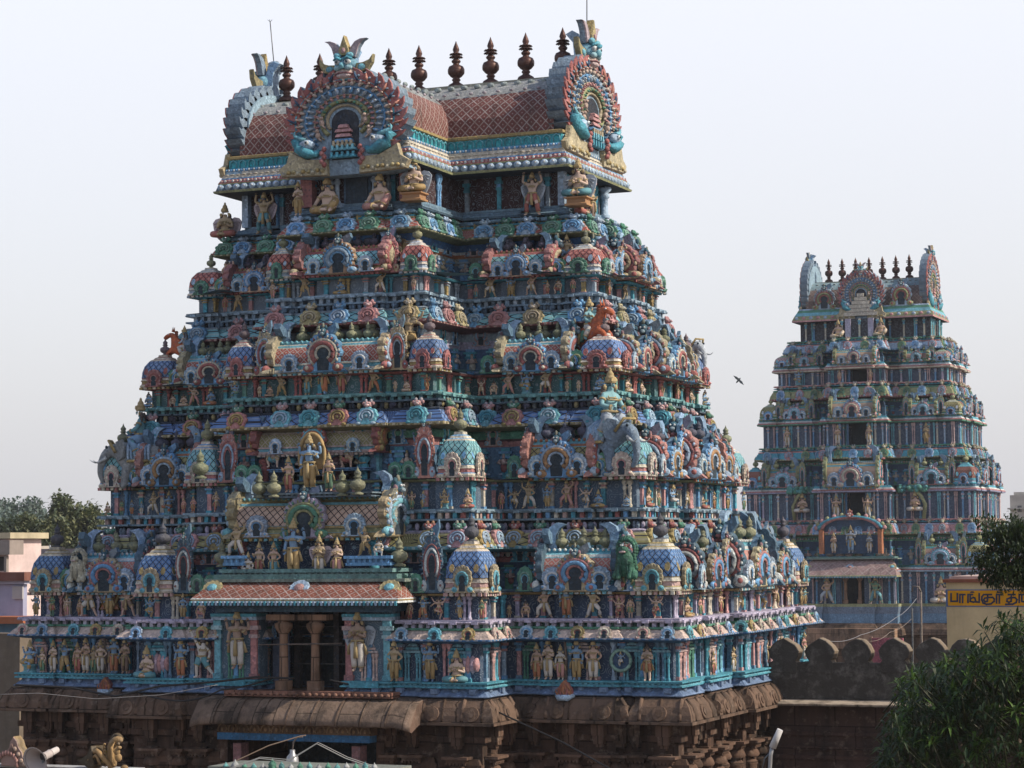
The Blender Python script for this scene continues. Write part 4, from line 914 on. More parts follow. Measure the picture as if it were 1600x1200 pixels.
        for k in range(5): mb.ell((q*(.66+.09*(k % 2)), -.34, .02+.17*k), (.10, .07, .13), (RED, mixx(RED, PINK, .4))[k % 2], 6, 4)
        add = [(q*.95, 1.35), (q*.8, 1.9)]
        for x, z in add: mb.ell((x, -.24, z), (.09, .09, .16), FLESH, 7, 5); mb.ell((x, -.28, z+.20), (.07, .07, .08), FLESH, 7, 5); mb.tube([(x, -.24, z+.1), (x+q*.16, -.26, z+.22)], .03, FLESH, 5); mb.tube([(x, -.24, z-.1), (x-q*.14, -.26, z-.25)], .04, FLESH, 5)
    return mb
def lion_mask():
    mb = MB(); c = TEAL
    mb.loft([[(-.32*k, -.16*k+.05, z), (.32*k, -.16*k+.05, z), (.32*k, .22, z), (-.32*k, .22, z)] for k, z in ((1.15, -.25), (1.2, .0))], WHITE, True, False)
    mb.ell((0, -.02, .22), (.42, .34, .30), mixx(CREAM, PINK, .35), 12, 8)            # jaw
    mb.ell((0, -.24, .12), (.30, .14, .10), mixx(PINK, WHITE, .5), 10, 6)
    mb.tube([(-.34, -.22, .18), (-.15, -.36, .22), (.15, -.36, .22), (.34, -.22, .18)], .035, (.30, .12, .12), 6)
    mb.ell((0, -.02, .62), (.44, .34, .34), mixx(TEAL, PALE, .35), 12, 8)
    for q in (-1, 1):
        mb.ell((q*.20, -.30, .42), (.17, .12, .11), mixx(AQUA, WHITE, .3), 8, 6)
        mb.ell((q*.19, -.33, .66), (.13, .10, .12), WHITE, 10, 7); mb.ell((q*.19, -.425, .66), (.055, .03, .06), DARK, 8, 5)
        mb.tube([(q*.05, -.36, .74), (q*.20, -.40, .83), (q*.36, -.30, .76)], [.06, .07, .04], TEAL, 7)
        mb.ell((q*.24, -.26, .94), (.15, .12, .12), AQUA, 8, 6)
        ear = [(.36, .42), (.62, .26), (.86, .34), (1.02, .62), (1.06, .95), (.92, .74), (.66, .64), (.40, .62)]
        mb.plate([(q*x, z) for x, z in (ear if q > 0 else ear[::-1])], -.10, .10, GOLD, dk(GOLD, .7), bev=.05); mb.ell((q*.62, -.10, .46), (.16, .06, .13), AQUA, 8, 5)
        hn = [(.10, .90), (.40, .86), (.52, 1.30), (.66, 1.52), (.82, 1.62), (.60, 1.62), (.38, 1.52), (.22, 1.30)]
        mb.plate([(q*x, z) for x, z in (hn if q > 0 else hn[::-1])], -.16, .10, mixx(GREY, PINK, .45), dk(PALE, .6), bev=.06)
        mb.ell((q*.42, -.12, .20), (.10, .12, .16), CREAM, 7, 5)
    mb.ell((0, -.40, .50), (.10, .12, .15), AQUA, 8, 6)
    mb.plate([(-.17, .95), (.17, .95), (.20, 1.15), (.12, 1.40), (0, 1.78), (-.12, 1.40), (-.20, 1.15)], -.26, .02, GOLD, OCHRE, bev=.05); mb.ell((0, -.28, 1.14), (.09, .05, .12), mixx(RED, WHITE, .3), 8, 5)
    # the swept-back crest behind the mask
    sp = [(.12, -.2), (.42, -.1), (.40, .5), (.44, .95), (.70, 1.28), (.46, 1.40), (.22, 1.25), (.12, .8)]
    n = len(sp); 
    mb.M = Matrix.Rotation(PI/2, 4, 'Z'); mb.plate(sp, -.26, .26, mixx(BLUE, PALE, .5), PALE, bev=.04); mb.M = Matrix()
    return mb
gd = cached('gable', gable_disc, 'roof_gable'); lm = cached('lmask', lion_mask, 'lion_mask')
gz0 = at(562, 272, Y=-5.2).z+.26; gz1 = at(945, 272, X=5.0).z+.28
for loc, rz, s, ms in (((0, -5.22, gz0), 0, (.84, 1, .64), (.80, .8, .69)), ((5.2, 0, gz1), PI/2, (1.03, 1, .67), (.88, .85, .80)), ((-5.42, 0, gz1), -PI/2, (1.03, 1, .67), (.88, .85, .80)), ((0, 4.2, gz0), PI, (.84, 1, .64), (.8, .8, .69))):
    g = link('roof_gable', gd, T, loc, rz, s)
    link('lion_mask', lm, g, (0, -.02, 3.78), 0, (ms[0]/s[0], ms[1], ms[2]/s[2]))
# doorway panel painted dark as shade, and pillars under the front gable
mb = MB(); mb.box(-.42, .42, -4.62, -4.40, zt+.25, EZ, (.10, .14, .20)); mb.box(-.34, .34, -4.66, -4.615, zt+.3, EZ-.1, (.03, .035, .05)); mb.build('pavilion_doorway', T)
def colo(h, w, c):
    def f(): mb = MB(); colonnette(mb, h, w, c); return mb
    return cached(('colo', round(h, 2), w, c), f, 'pavilion_column')
for q in (-1, 1):
    for dx in (.58, .78): link('pavilion_column', colo(EZ-zt-.40, .20, mixx(PALE, WHITE, .2)), T, (q*dx, -4.72, zt+.34))
    mb = MB(); mb.box(q*.68-.28, q*.68+.28, -4.95, -4.45, zt+.2, zt+.34, PALE); mb.build('column_base', T)
    mb = MB(); mb.box(q*1.55-.18, q*1.55+.18, -4.75, -4.45, zt+.3, EZ-.04, mixx(RED, PINK, .4)); mb.build('pavilion_pier', T)
for x in (-5.1, 5.1, 4.4): mb = MB(); mb.box(x-.1, x+.1, -1.95, -1.72, zt+.3, EZ, PALE); mb.build('pavilion_pier', T)
for y in (-1.2, 0, 1.2): link('pavilion_column', colo(EZ-zt-.34, .3, (PINK, PALE, PINK)[int(y > 0)]), T, (5.25, y, zt+.32))
# ------------------------------------------------------------------ porch in the middle of the front, one over the other
yP = -BASE['b']-BASE['pd']
mb = MB()                                                     # porch interior, back painted near-black as shade
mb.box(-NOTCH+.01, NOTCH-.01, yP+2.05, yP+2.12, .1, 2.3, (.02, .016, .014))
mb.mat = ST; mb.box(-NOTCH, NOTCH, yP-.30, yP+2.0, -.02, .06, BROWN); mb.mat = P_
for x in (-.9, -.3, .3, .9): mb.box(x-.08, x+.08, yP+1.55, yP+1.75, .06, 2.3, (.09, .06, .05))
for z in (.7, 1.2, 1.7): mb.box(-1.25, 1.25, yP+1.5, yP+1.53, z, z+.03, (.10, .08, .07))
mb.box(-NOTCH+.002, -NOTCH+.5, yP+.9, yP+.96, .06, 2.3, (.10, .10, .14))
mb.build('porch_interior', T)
def stone_column(h):
    def f():
        mb = MB(); mb.mat = ST; c = (.27, .17, .12)
        mb.box(-.17, .17, -.17, .17, 0, h*.14, c)
        mb.lathe([(.125, h*.14), (.115, h*.45), (.11, h*.74), (.20, h*.80), (.24, h*.84), (.24, h*.88), (.16, h*.90), (.15, h*.92)], c, 12)
        mb.box(-.42, .42, -.2, .2, h*.92, h, c); return mb
    return cached(('scol', h), f, 'stone_column')
for x in (-.52, .42): link('stone_column', stone_column(2.02), T, (x, yP+.12, .06))
mb = MB(); mb.tube([(-1.2, yP+.02, 1.28), (1.25, yP+.02, 1.33)], .022, (.18, .12, .09), 6); mb.build('porch_rail', T)
# lattice awning over the porch, four hipped slopes
def awning(par, x0, x1, y0, z0, z1, dep, col, edge, name, us=1.):
    mb = MB(); prof = [(0, z0), (.04, z0+.05), (.02, z0+.09), (.05, z0+.12), (.32*dep, z0+.12+.42*(z1-z0-.12)), (.68*dep, z0+.12+.8*(z1-z0-.12)), (dep, z1)]
    rings = []
    for o, z in prof: rings.append([(x0+o*.55, y0+dep, z), (x0+o*.55, y0+o, z), (x1-o*.55, y0+o, z), (x1-o*.55, y0+dep, z)])
    cl = [edge, OCHRE, edge, col, col, col]; v = 0.
    for j in range(len(rings)-1):
        dv = math.dist(prof[j], prof[j+1])
        for i in range(3):
            q = [rings[j][i], rings[j][i+1], rings[j+1][i+1], rings[j+1][i]]; ax = 1 if i != 1 else 0
            n = mb.add(q); mb.face((n, n+1, n+2, n+3), cl[j], False, [(q[0][ax]*us, v*us), (q[1][ax]*us, v*us), (q[2][ax]*us, (v+dv)*us), (q[3][ax]*us, (v+dv)*us)], P_ if j < 3 else LR)
        v += dv
    mb.face([mb.add([rings[0][0], rings[0][1], rings[0][2], rings[0][3]])+i for i in range(4)][::-1], DARK)
    n = int((x1-x0)/.11)
    for i in range(n): mb.box(x0+(x1-x0)*i/n+.01, x0+(x1-x0)*(i+.6)/n, y0-.03, y0+.03, z0-.07, z0+.04, PALE if i % 2 else TEAL)
    mb.box(x0+.1, x1-.1, y0+dep*.55, y0+dep+.6, z1-.10, z1-.02, (.24, .26, .2)); mb.box(x0+.35, x1-.35, y0+dep*.6, y0+dep+.6, z1-.02, z1+.10, (.15, .25, .22))
    m = (x0+x1)/2
    for x, c1, c2 in ((m, PALE, mixx(PINK, BROWN, .4)), (x0+.45, GOLD, AQUA), (x1-.45, GOLD, AQUA)):
        mb.M = Matrix.Translation((x, y0+.42*dep, z0+.12+.45*(z1-z0-.12))) @ Matrix.Rotation(R(-38), 4, 'X')
        mb.plate([((.27+.03*(i % 2))*math.cos(2*PI*i/24), (.23+.03*(i % 2))*math.sin(2*PI*i/24)) for i in range(24)], -.07, .1, c1, dk(c1, .7), bev=.02)
        mb.ell((0, -.08, 0), (.15, .05, .12), c2, 10, 6); mb.M = Matrix()
    return mb.build(name, par)
ax0 = at(296, 932, Y=yP-.75).x; ax1 = at(622, 932, Y=yP-.75).x; az0 = at(465, 942, Y=yP-.75).z; az1 = at(465, 903, Y=yP+.35).z
awning(T, ax0, ax1, yP-.75, az0, az1, 1.1, (.24, .085, .06), WHITE, 'lattice_awning')
mb = MB(); mb.box(ax0+.5, ax1-.5, yP-.25, yP+.9, az0-.25, az0+.06, (.06, .10, .14)); mb.build('awning_beam', T)
# second-storey barrel porch (over the row of statues) and third-storey barrel porch
def porch_sala(px0, px1, pyt, pyb, Y, dep, cols, acols, ecols, lat, name_fin=0, big=.95):
    a = at(px0, pyb, Y=Y); b = at(px1, pyb, Y=Y); t = at((px0+px1)/2, pyt, Y=Y+dep*.4)
    return add_sala(T, ((a.x+b.x)/2, Y+dep*.54, a.z), 0, b.x-a.x, dep, (t.z-a.z)/.92, cols, acols, ecols, POTC, name_fin, big=big, lat=lat, small=True)
Y2 = -STOREY[0]['b']-STOREY[0]['pd']; Y3 = -STOREY[1]['b']-STOREY[1]['pd']; Y4 = -STOREY[2]['b']-STOREY[2]['pd']
porch_sala(365, 598, 776, 842, Y2+.30, 1.15, (OLIVE, mixx(CREAM, PINK, .3), AQUA, OCHRE), (LILAC, GREEN, OLIVE), (mixx(OCHRE, CREAM, .3), AQUA, PALE), LD)
porch_sala(398, 590, 668, 712, Y3+.25, 1.0, (AQUA, OLIVE, CREAM, mixx(PINK, CREAM, .5)), (RED, ORANGE, AQUA), (RED, ORANGE, OCHRE), LL)
def pbox(px0, px1, pyt, pyb, Y, dep, c, name='statue_platform', trim=None):
    a = at(px0, pyb, Y=Y); b = at(px1, pyt, Y=Y); mb = MB(); h = b.z-a.z
    mb.box(a.x, b.x, Y, Y+dep, a.z, a.z+h*.3, c); mb.box(a.x+.05, b.x-.05, Y+.05, Y+dep, a.z+h*.3, a.z+h*.7, dk(c, .7)); mb.box(a.x-.04, b.x+.04, Y-.04, Y+dep, a.z+h*.7, b.z, trim or dk(c, 1.2))
    n = max(3, int((b.x-a.x)/.16))
    for i in range(n): mb.box(a.x+(b.x-a.x)*i/n+.02, a.x+(b.x-a.x)*(i+.6)/n, Y+.02, Y+.06, a.z+h*.3, a.z+h*.7, c)
    mb.build(name, T); return b.z
ZC2 = pbox(345, 612, 888, 908, yP+.05, 1.2, (.20, .26, .24), trim=(.16, .26, .24))
zl = pbox(348, 385, 868, 884, yP+.15, .5, BLUE); pbox(540, 610, 868, 884, yP+.15, .5, BLUE)
ZC3 = pbox(395, 580, 768, 779, Y2+.15, 1.0, (.14, .17, .2), trim=(.2, .24, .26))
pbox(420, 572, 730, 738, Y3+.10, .9, (.13, .24, .4))
# dark walls and fat pilasters behind the upper porches
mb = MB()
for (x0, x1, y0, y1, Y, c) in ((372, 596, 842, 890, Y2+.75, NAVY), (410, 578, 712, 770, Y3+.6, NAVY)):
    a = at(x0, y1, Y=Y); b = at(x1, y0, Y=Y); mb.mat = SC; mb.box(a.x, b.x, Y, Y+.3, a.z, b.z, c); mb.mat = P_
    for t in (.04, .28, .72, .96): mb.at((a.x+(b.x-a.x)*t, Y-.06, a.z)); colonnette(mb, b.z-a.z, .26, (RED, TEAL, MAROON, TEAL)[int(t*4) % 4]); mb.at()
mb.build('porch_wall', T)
def pots(lst, Y, h, col):
    for px, py in lst: link('pot_finial', pot_mesh(h, col), T, tuple(at(px, py, Y=Y)))
pots([(405, 778), (428, 777), (535, 775), (559, 773)], Y2+.05, .72, POTC)
pots([(347, 886), (624, 885), (313, 748)], Y2+.2, .78, POTC)
pots([(474, 545), (500, 543), (528, 541), (556, 540), (583, 539)], Y4+.75, .78, POTC)
pots([(519, 395), (546, 394), (579, 391)], -STOREY[3]['b']-STOREY[3]['pd']+.65, .70, (.08, .055, .07))
# crest birds at the ends of the second porch, flaming serpent at its left
for px, py in ((362, 800), (605, 795)):
    p = at(px, py, Y=Y2+.5); mb = MB(); horn(mb, (0, 0, -.6), (-.1, 0, .5), (.25, 0, 0), .16, mixx(OCHRE, SLATE, .45), 8, 7)
    for k in range(6): mb.plate([(-.1, -.5+.16*k), (.16, -.46+.16*k), (.26, -.26+.16*k), (.0, -.34+.16*k)], -.12, .12, (mixx(OCHRE, SLATE, .4), mixx(GOLD, GREY, .4))[k % 2])
    mb.build('crest', T, tuple(p))
# ------------------------------------------------------------------ stone storey below
sp_ = plan(10.15, 6.66, 5.45, 1.62, .26)
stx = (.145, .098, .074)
mb = MB(); mb.mat = ST
mb.sweep(sp_, [(-.7, -.05, stx), (-.15, -.055, stx), (-.02, -.10, stx), (.12, -.26, stx), (.20, -.46, stx), (.22, -.62, stx), (.26, -.63, stx), (.26, -.70, stx), (.12, -.72, stx), (-.25, -.74, stx)][::-1])
for i in range(0):
    pass
def f(k):
    M0 = mb.M; mb.M = M0 @ Matrix.Rotation(R(-17), 4, 'X'); mb.plate([(.20*math.cos(t), .20*math.sin(t)) for t in [2*PI*i/14 for i in range(14)]], -.035, .14, dk(stx, 1.1 if k % 2 else .92), bev=.04); mb.plate([(.10*math.cos(t), .10*math.sin(t)) for t in [2*PI*i/10 for i in range(10)]], -.06, .0, dk(stx, .8)); mb.M = M0
rowfn(mb, sp_, .185, -.42, 1.45, f, 'FR')
def f(k):
    w_ = .035 if k % 2 else .055; mb.tube([(0, .20, -.06), (0, .07, -.24), (0, -.02, -.46), (0, -.04, -.62)], w_, dk(stx, .55 if k % 2 else 1.1), 4)
rowfn(mb, sp_, .175, .0, .62, f, 'FR')
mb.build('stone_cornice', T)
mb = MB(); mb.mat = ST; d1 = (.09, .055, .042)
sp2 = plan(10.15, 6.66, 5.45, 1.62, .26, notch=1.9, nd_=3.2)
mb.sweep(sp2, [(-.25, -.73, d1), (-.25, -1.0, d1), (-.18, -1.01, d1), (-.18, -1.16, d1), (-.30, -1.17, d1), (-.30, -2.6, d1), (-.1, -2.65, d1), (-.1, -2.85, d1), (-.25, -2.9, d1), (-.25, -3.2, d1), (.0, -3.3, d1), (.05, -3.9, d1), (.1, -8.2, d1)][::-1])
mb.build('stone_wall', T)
def spil():
    mb = MB(); mb.mat = ST; c = (.125, .078, .058)
    mb.box(-.17, .17, -.10, .1, -2.0, -.75, c)
    mb.box(-.17, .17, -.30, .1, -.30, -.02, c); mb.box(-.13, .13, -.26, .05, -.52, -.30, dk(c, .9)); mb.box(-.08, .08, -.2, .05, -.64, -.52, c)
    mb.box(-.36, .36, -.36, .1, -.86, -.79, dk(c, 1.25)); mb.box(-.27, .27, -.28, .1, -.95, -.86, c)
    for i in range(6): mb.box(-.30+.1*i, -.24+.1*i, -.27, -.2, -1.0, -.95, dk(c, 1.1))
    mb.lathe([(.26, -1.25), (.30, -1.18), (.26, -1.08), (.18, -.99)], c, 10); mb.lathe([(.17, -2.0), (.2, -1.5), (.24, -1.44), (.24, -1.38), (.17, -1.3)], c, 10)
    return mb
tmp = MB(); got = []
rowfn(tmp, sp_, -.28, -.72, .98, lambda k: got.append(tmp.M.copy()), 'FR', .0)
sm = cached('spil', spil, 'stone_pilaster')
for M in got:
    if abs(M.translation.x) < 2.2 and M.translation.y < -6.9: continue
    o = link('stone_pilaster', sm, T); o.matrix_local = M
def niche():
    mb = MB(); mb.mat = ST; c = (.13, .08, .058); mb.box(-.24, .24, -.14, .05, -2.1, -1.0, c); mb.box(-.19, .19, -.13, .05, -1.0, -.86, c, .06); mb.box(-.14, .14, -.16, .0, -2.0, -1.15, dk(c, .5)); return mb
tmp = MB(); got = []
rowfn(tmp, sp_, -.28, -.72, 2.9, lambda k: got.append(tmp.M.copy()), 'F', .3)
nm = cached('niche', niche, 'stone_niche')
for M in got:
    if abs(M.translation.x) < 2.6 and M.translation.y < -6.9: continue
    o = link('stone_niche', nm, T); o.matrix_local = M @ Matrix.Translation((.42, 0, 0))
# curved stone awning, frieze and doorway under the middle
YA = -8.9
x0 = at(288, 1120, Y=YA-.5).x; x1 = at(634, 1120, Y=YA-.5).x
mb = MB(); mb.mat = ST; n = 24; prof = [(.9, -.02), (.55, -.06), (.22, -.16), (.0, -.34), (-.18, -.56), (-.24, -.72), (-.14, -.76), (.3, -.6), (.9, -.5)]
rings = []
for i in range(n+1):
    t = i/n; fl = 1+.0*t; e = max(0, abs(t-.5)*2-.86)/.14
    rings.append([(x0+(x1-x0)*t, YA+y-.03*e+.012*math.sin(i*2.1), z-.10*e*(1 if k_ > 2 else .3)+(.014*math.sin(i*2.6) if k_ > 3 else 0)) for k_, (y, z) in enumerate(prof)])
mb.loft(rings, (.19, .138, .108), True, True, (.15, .1, .08), (.15, .1, .08)); 
for i in range(1, 9):
    xx = x0+(x1-x0)*i/9; mb.tube([(xx, YA+.53, -.052), (xx, YA+.20, -.152), (xx, YA-.02, -.335), (xx, YA-.20, -.555), (xx, YA-.255, -.72)], .016, (.10, .07, .055), 4)
mb.build('stone_awning', T)
mb = MB(); mb.mat = ST
mb.box(x0+.7, x1-.8, YA+.35, YA+.95, -.05, .10, (.25, .13, .10))
for i in range(26): mb.ell((x0+.8+(x1-x0-1.7)*i/25, YA+.34, .02), (.06, .05, .05), (.28, .16, .12), 6, 4)
mb.build('stone_frieze', T)
a = at(340, 1150, Y=YA+.35); b = at(580, 1128, Y=YA+.35); mb = MB()
mb.mat = ST; mb.box(a.x, b.x, YA+.35, YA+.7, a.z+.10, b.z+.15, (.22, .14, .09))
for i in range(14):
    xx = a.x+(b.x-a.x)*(i+.5)/14; mb.tube([(xx+.14*math.cos(t), YA+.33, a.z+.14+.20*math.sin(t)) for t in [PI*j/8 for j in range(9)]], .022, (.30, .21, .13), 5); mb.ell((xx, YA+.33, a.z+.2), (.05, .03, .06), (.3, .2, .12), 6, 4)
mb.mat = P_; mb.box(a.x+.02, b.x-.02, YA+.30, YA+.7, a.z-.08, a.z+.10, (.04, .13, .27)); mb.build('door_lintel', T)
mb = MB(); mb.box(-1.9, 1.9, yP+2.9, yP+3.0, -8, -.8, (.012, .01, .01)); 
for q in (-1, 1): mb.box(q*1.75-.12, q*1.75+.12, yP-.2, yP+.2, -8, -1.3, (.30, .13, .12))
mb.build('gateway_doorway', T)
# ------------------------------------------------------------------ statues
CK = dict(b=BLUE, f=FLESH, s=SKIN2, t=TAN, g=GREEN, w=WHITE, o=ORANGE, p=PINK, c=CREAM, a=AQUA, O=ORANGE, R=RED, G=GREEN, W=WHITE, T=TEAL, Y=OCHRE, B=BLUE, P=PINK, L=LILAC, C=CREAM, N=BROWN, d=(.42, .30, .24))  # d: flesh browned for the guardians, porch shade put into the colour
# px, height px, pose, skin, cloth (options: w wings, b bun of hair, f fat, n short cloth, h halo)
ROWS = {
 'base': """48 46 lalita b Y;67 36 stand s G;84 46 pray s W;102 48 archer b Y;122 44 still f R;135 52 pray f W;147 40 stand t G;158 48 hips s W;179 55 stand b O;196 52 pray f N;230 46 lotus s T;283 58 four b O;315 70 reach w T b;
  615 60 hips t Y;671 62 four b Y;712 48 lotus s T;837 52 still f O;855 60 pray s W;874 50 stand w P;899 60 stand b Y;925 60 hips f W;1009 52 pray s O b;1109 34 stand f R;1140 36 pray t W;1160 40 still s Y;1190 42 four s R;1214 38 stand f G;1250 38 still p W""",
 'one': """57 36 stand b Y;82 32 pray g R b;105 30 four s P;125 26 still f O;140 46 lean f W b;200 46 lunge f N b;235 32 dance b Y;286 36 hips b Y;315 28 squat f P b;640 28 still s R;660 34 archer b O;685 32 dance f R b;717 34 flute b Y;752 30 pray g R;767 26 stand f R;795 20 pray t N b;821 24 squat f N b;850 46 lean f W;884 58 four b O;926 46 lunge t W;966 30 dance f R;984 30 still f G b;1024 34 dance s R;1070 30 lotus f Y;1090 30 still p G;1122 34 stand f R;1152 38 lean t W b;1172 28 still p T;1187 32 dance b Y;1207 40 lunge f N b;1227 30 still f W;1247 28 pray t Y;1262 28 stand a Y""",
 'two': """168 20 lotus f G;190 22 pray g R b;206 22 pray b O;221 20 stand b W;240 34 lean t W;264 34 lalita b O;287 22 still p R;302 24 hips p O;338 30 flute s R;624 26 still s O;644 26 four f G;662 26 flute b Y;695 28 lalita t Y;732 28 lotus f R;756 28 stand b Y;784 26 still p R b;805 28 dance t W b;827 40 lean t W;856 34 four b Y;887 42 lunge f P;917 28 dance s W b;936 26 lotus b Y;980 18 lotus b B b;1012 28 lotus f R;1028 28 still f G;1050 34 lalita b W;1072 32 lean t W b;1097 30 lotus s R;1114 26 pray f O;1135 32 stand b Y;1160 28 still b G""",
 'three': """232 22 lotus b B b;270 18 squat s C b;287 18 lotus s C b;303 32 lean s P;330 28 lotus b O;367 24 lalita b G;406 18 pray s C b;422 18 lotus f N b;440 34 lunge t Y;481 40 stand t T;507 55 flute b O;535 48 pray t R w;585 38 lean t O;619 18 stand s C b;637 18 lotus s C b;669 24 four o O;701 22 squat s C b;730 20 lotus s C b;754 24 atlas s C b;774 20 squat f C b;797 34 lunge f P;826 36 lalita b Y;856 34 lean t W b;889 18 pray s C b;907 18 pray s C b;941 24 lotus b B b;982 22 lotus s C b;1004 20 squat s W b;1031 38 lean t N b;1060 30 still t P;1081 20 squat s C b;1102 22 lotus b B b""",
 'four': """352 24 still p R b;372 32 lunge t Y;427 26 hips s P;477 32 lean t Y b;534 26 lotus b Y;597 32 lunge t W;649 22 still s P;675 24 stand s R;700 24 pray f O;747 20 still p T;770 32 lean t W b;802 32 four b Y;835 30 lunge f W b;860 20 stand s R;877 22 squat s R b;900 22 still p G b;955 24 stand s R;980 26 lean t N b;1003 24 still f W;1022 22 pray t Y""",
}
ROWW = dict(base='lowest row', one='second row', two='third row', three='fourth row', four='fifth row')
LIM = dict(base=(203, 766, 1064), one=(206, 760, 1060), two=(282, 740, 1006), three=(345, 692, 965), four=(412, 668, 936))
SPEC = dict(base=BASE, one=STOREY[0], two=STOREY[1], three=STOREY[2], four=STOREY[3])
def ordn(n): return f"{n}{'th' if 10 <= n % 100 <= 20 else {1: 'st', 2: 'nd', 3: 'rd'}.get(n % 10, 'th')}"
def unit_h(pn, crown):
    j = POSE[pn]; t = j['hea'][2]+(.225 if crown == 'cone' else .14)
    if pn == 'reach': t = 1.09
    if pn == 'atlas': t = 1.09
    return t
def do_statue(px, hpx, pn, sk, cl, opts, pos, rz, label, big=None, z=None, group='painted stucco statues in rows on the tower', name='statue', parent=None, sc=None):
    crown = 'bun' if 'b' in opts else 'cone'
    s = sc or hpx/ppm(Vector(pos))/unit_h(pn, crown)
    big = hpx >= 44 if big is None else big
    wings = (PALE if sk != TAN else mixx(PALE, PINK, .4)) if 'w' in opts else None
    ped = None
    if 'k' in opts: ped = mixx(ORANGE, OCHRE, .5)
    m = make_figure(pn, sk, cl, big, wings, crown, 1.35 if 'f' in opts or pn == 'fat' else 1., ped, OCHRE if 'h' in opts else None, 'n' not in opts and crown == 'cone')
    zoff = .16*s if ped else 0
    if name == 'statue': s *= 1.12
    if pn in ('stand', 'lunge', 'lean', 'dance', 'archer', 'flute', 'lalita', 'fat') and int(px) % 2: s = (-s, s, s)
    return put_figure(m, (pos[0], pos[1], pos[2]+zoff), rz, s, label, 'statue', group, name, parent)
for rk, txt in ROWS.items():
    L = LIM[rk]; sp0 = SPEC[rk]; a, b, pd, z = sp0['a'], sp0['b'], sp0['pd'], sp0['z']
    ents = [e.split() for e in txt.replace('\n', '').split(';')]; ents.sort(key=lambda e: float(e[0])); cnt = [0, 0]; extra = dict(base=[371, 559, 970], one=[171]).get(rk, [])
    for e in ents:
        px, hp, pn = float(e[0]), float(e[1]), e[2]; sk, cl = CK[e[3]], CK[e[4]]; op = e[5] if len(e) > 5 else ''
        zz = z+.008
        side = px > L[2]
        ref = 1055 if rk == 'base' else 0
        if side:
            p = at(px, ppx_y := 0, X=a-.10)
            # intersect the vertical plane X = a-.1 along this image column
            d = ray(px, 600); 
            yy = CAM.y+(a-.10-CAM.x)/d.x*d.y; pos = (a-.12, max(-b+.1, min(b-.1, yy)), zz); rz = PI/2+RND.uniform(-.25, -.05)
        else:
            Y = -b+.11-(pd if L[0] <= px <= L[1] else 0)
            pos0 = at(px, 860, Y=Y); pos = (pos0.x, Y, zz); rz = RND.uniform(-.12, .2)
        cnt[side] += 1
        while extra and px > extra[0]: extra.pop(0); cnt[0] += 1
        where = f"{ordn(cnt[side])} from left, {ROWW[rk].replace(' row', '')} {'side' if side else 'front'} row"
        lab = f"{COLN.get(sk, 'brown')} {POSEW[pn]} in {COLN[cl]} cloth, {where}"
        if len(lab.split()) > 16: lab = f"{COLN.get(sk, 'brown')} {POSEW[pn]}, {where}"
        do_statue(px, hp, pn, sk, cl, op, pos, rz, lab)
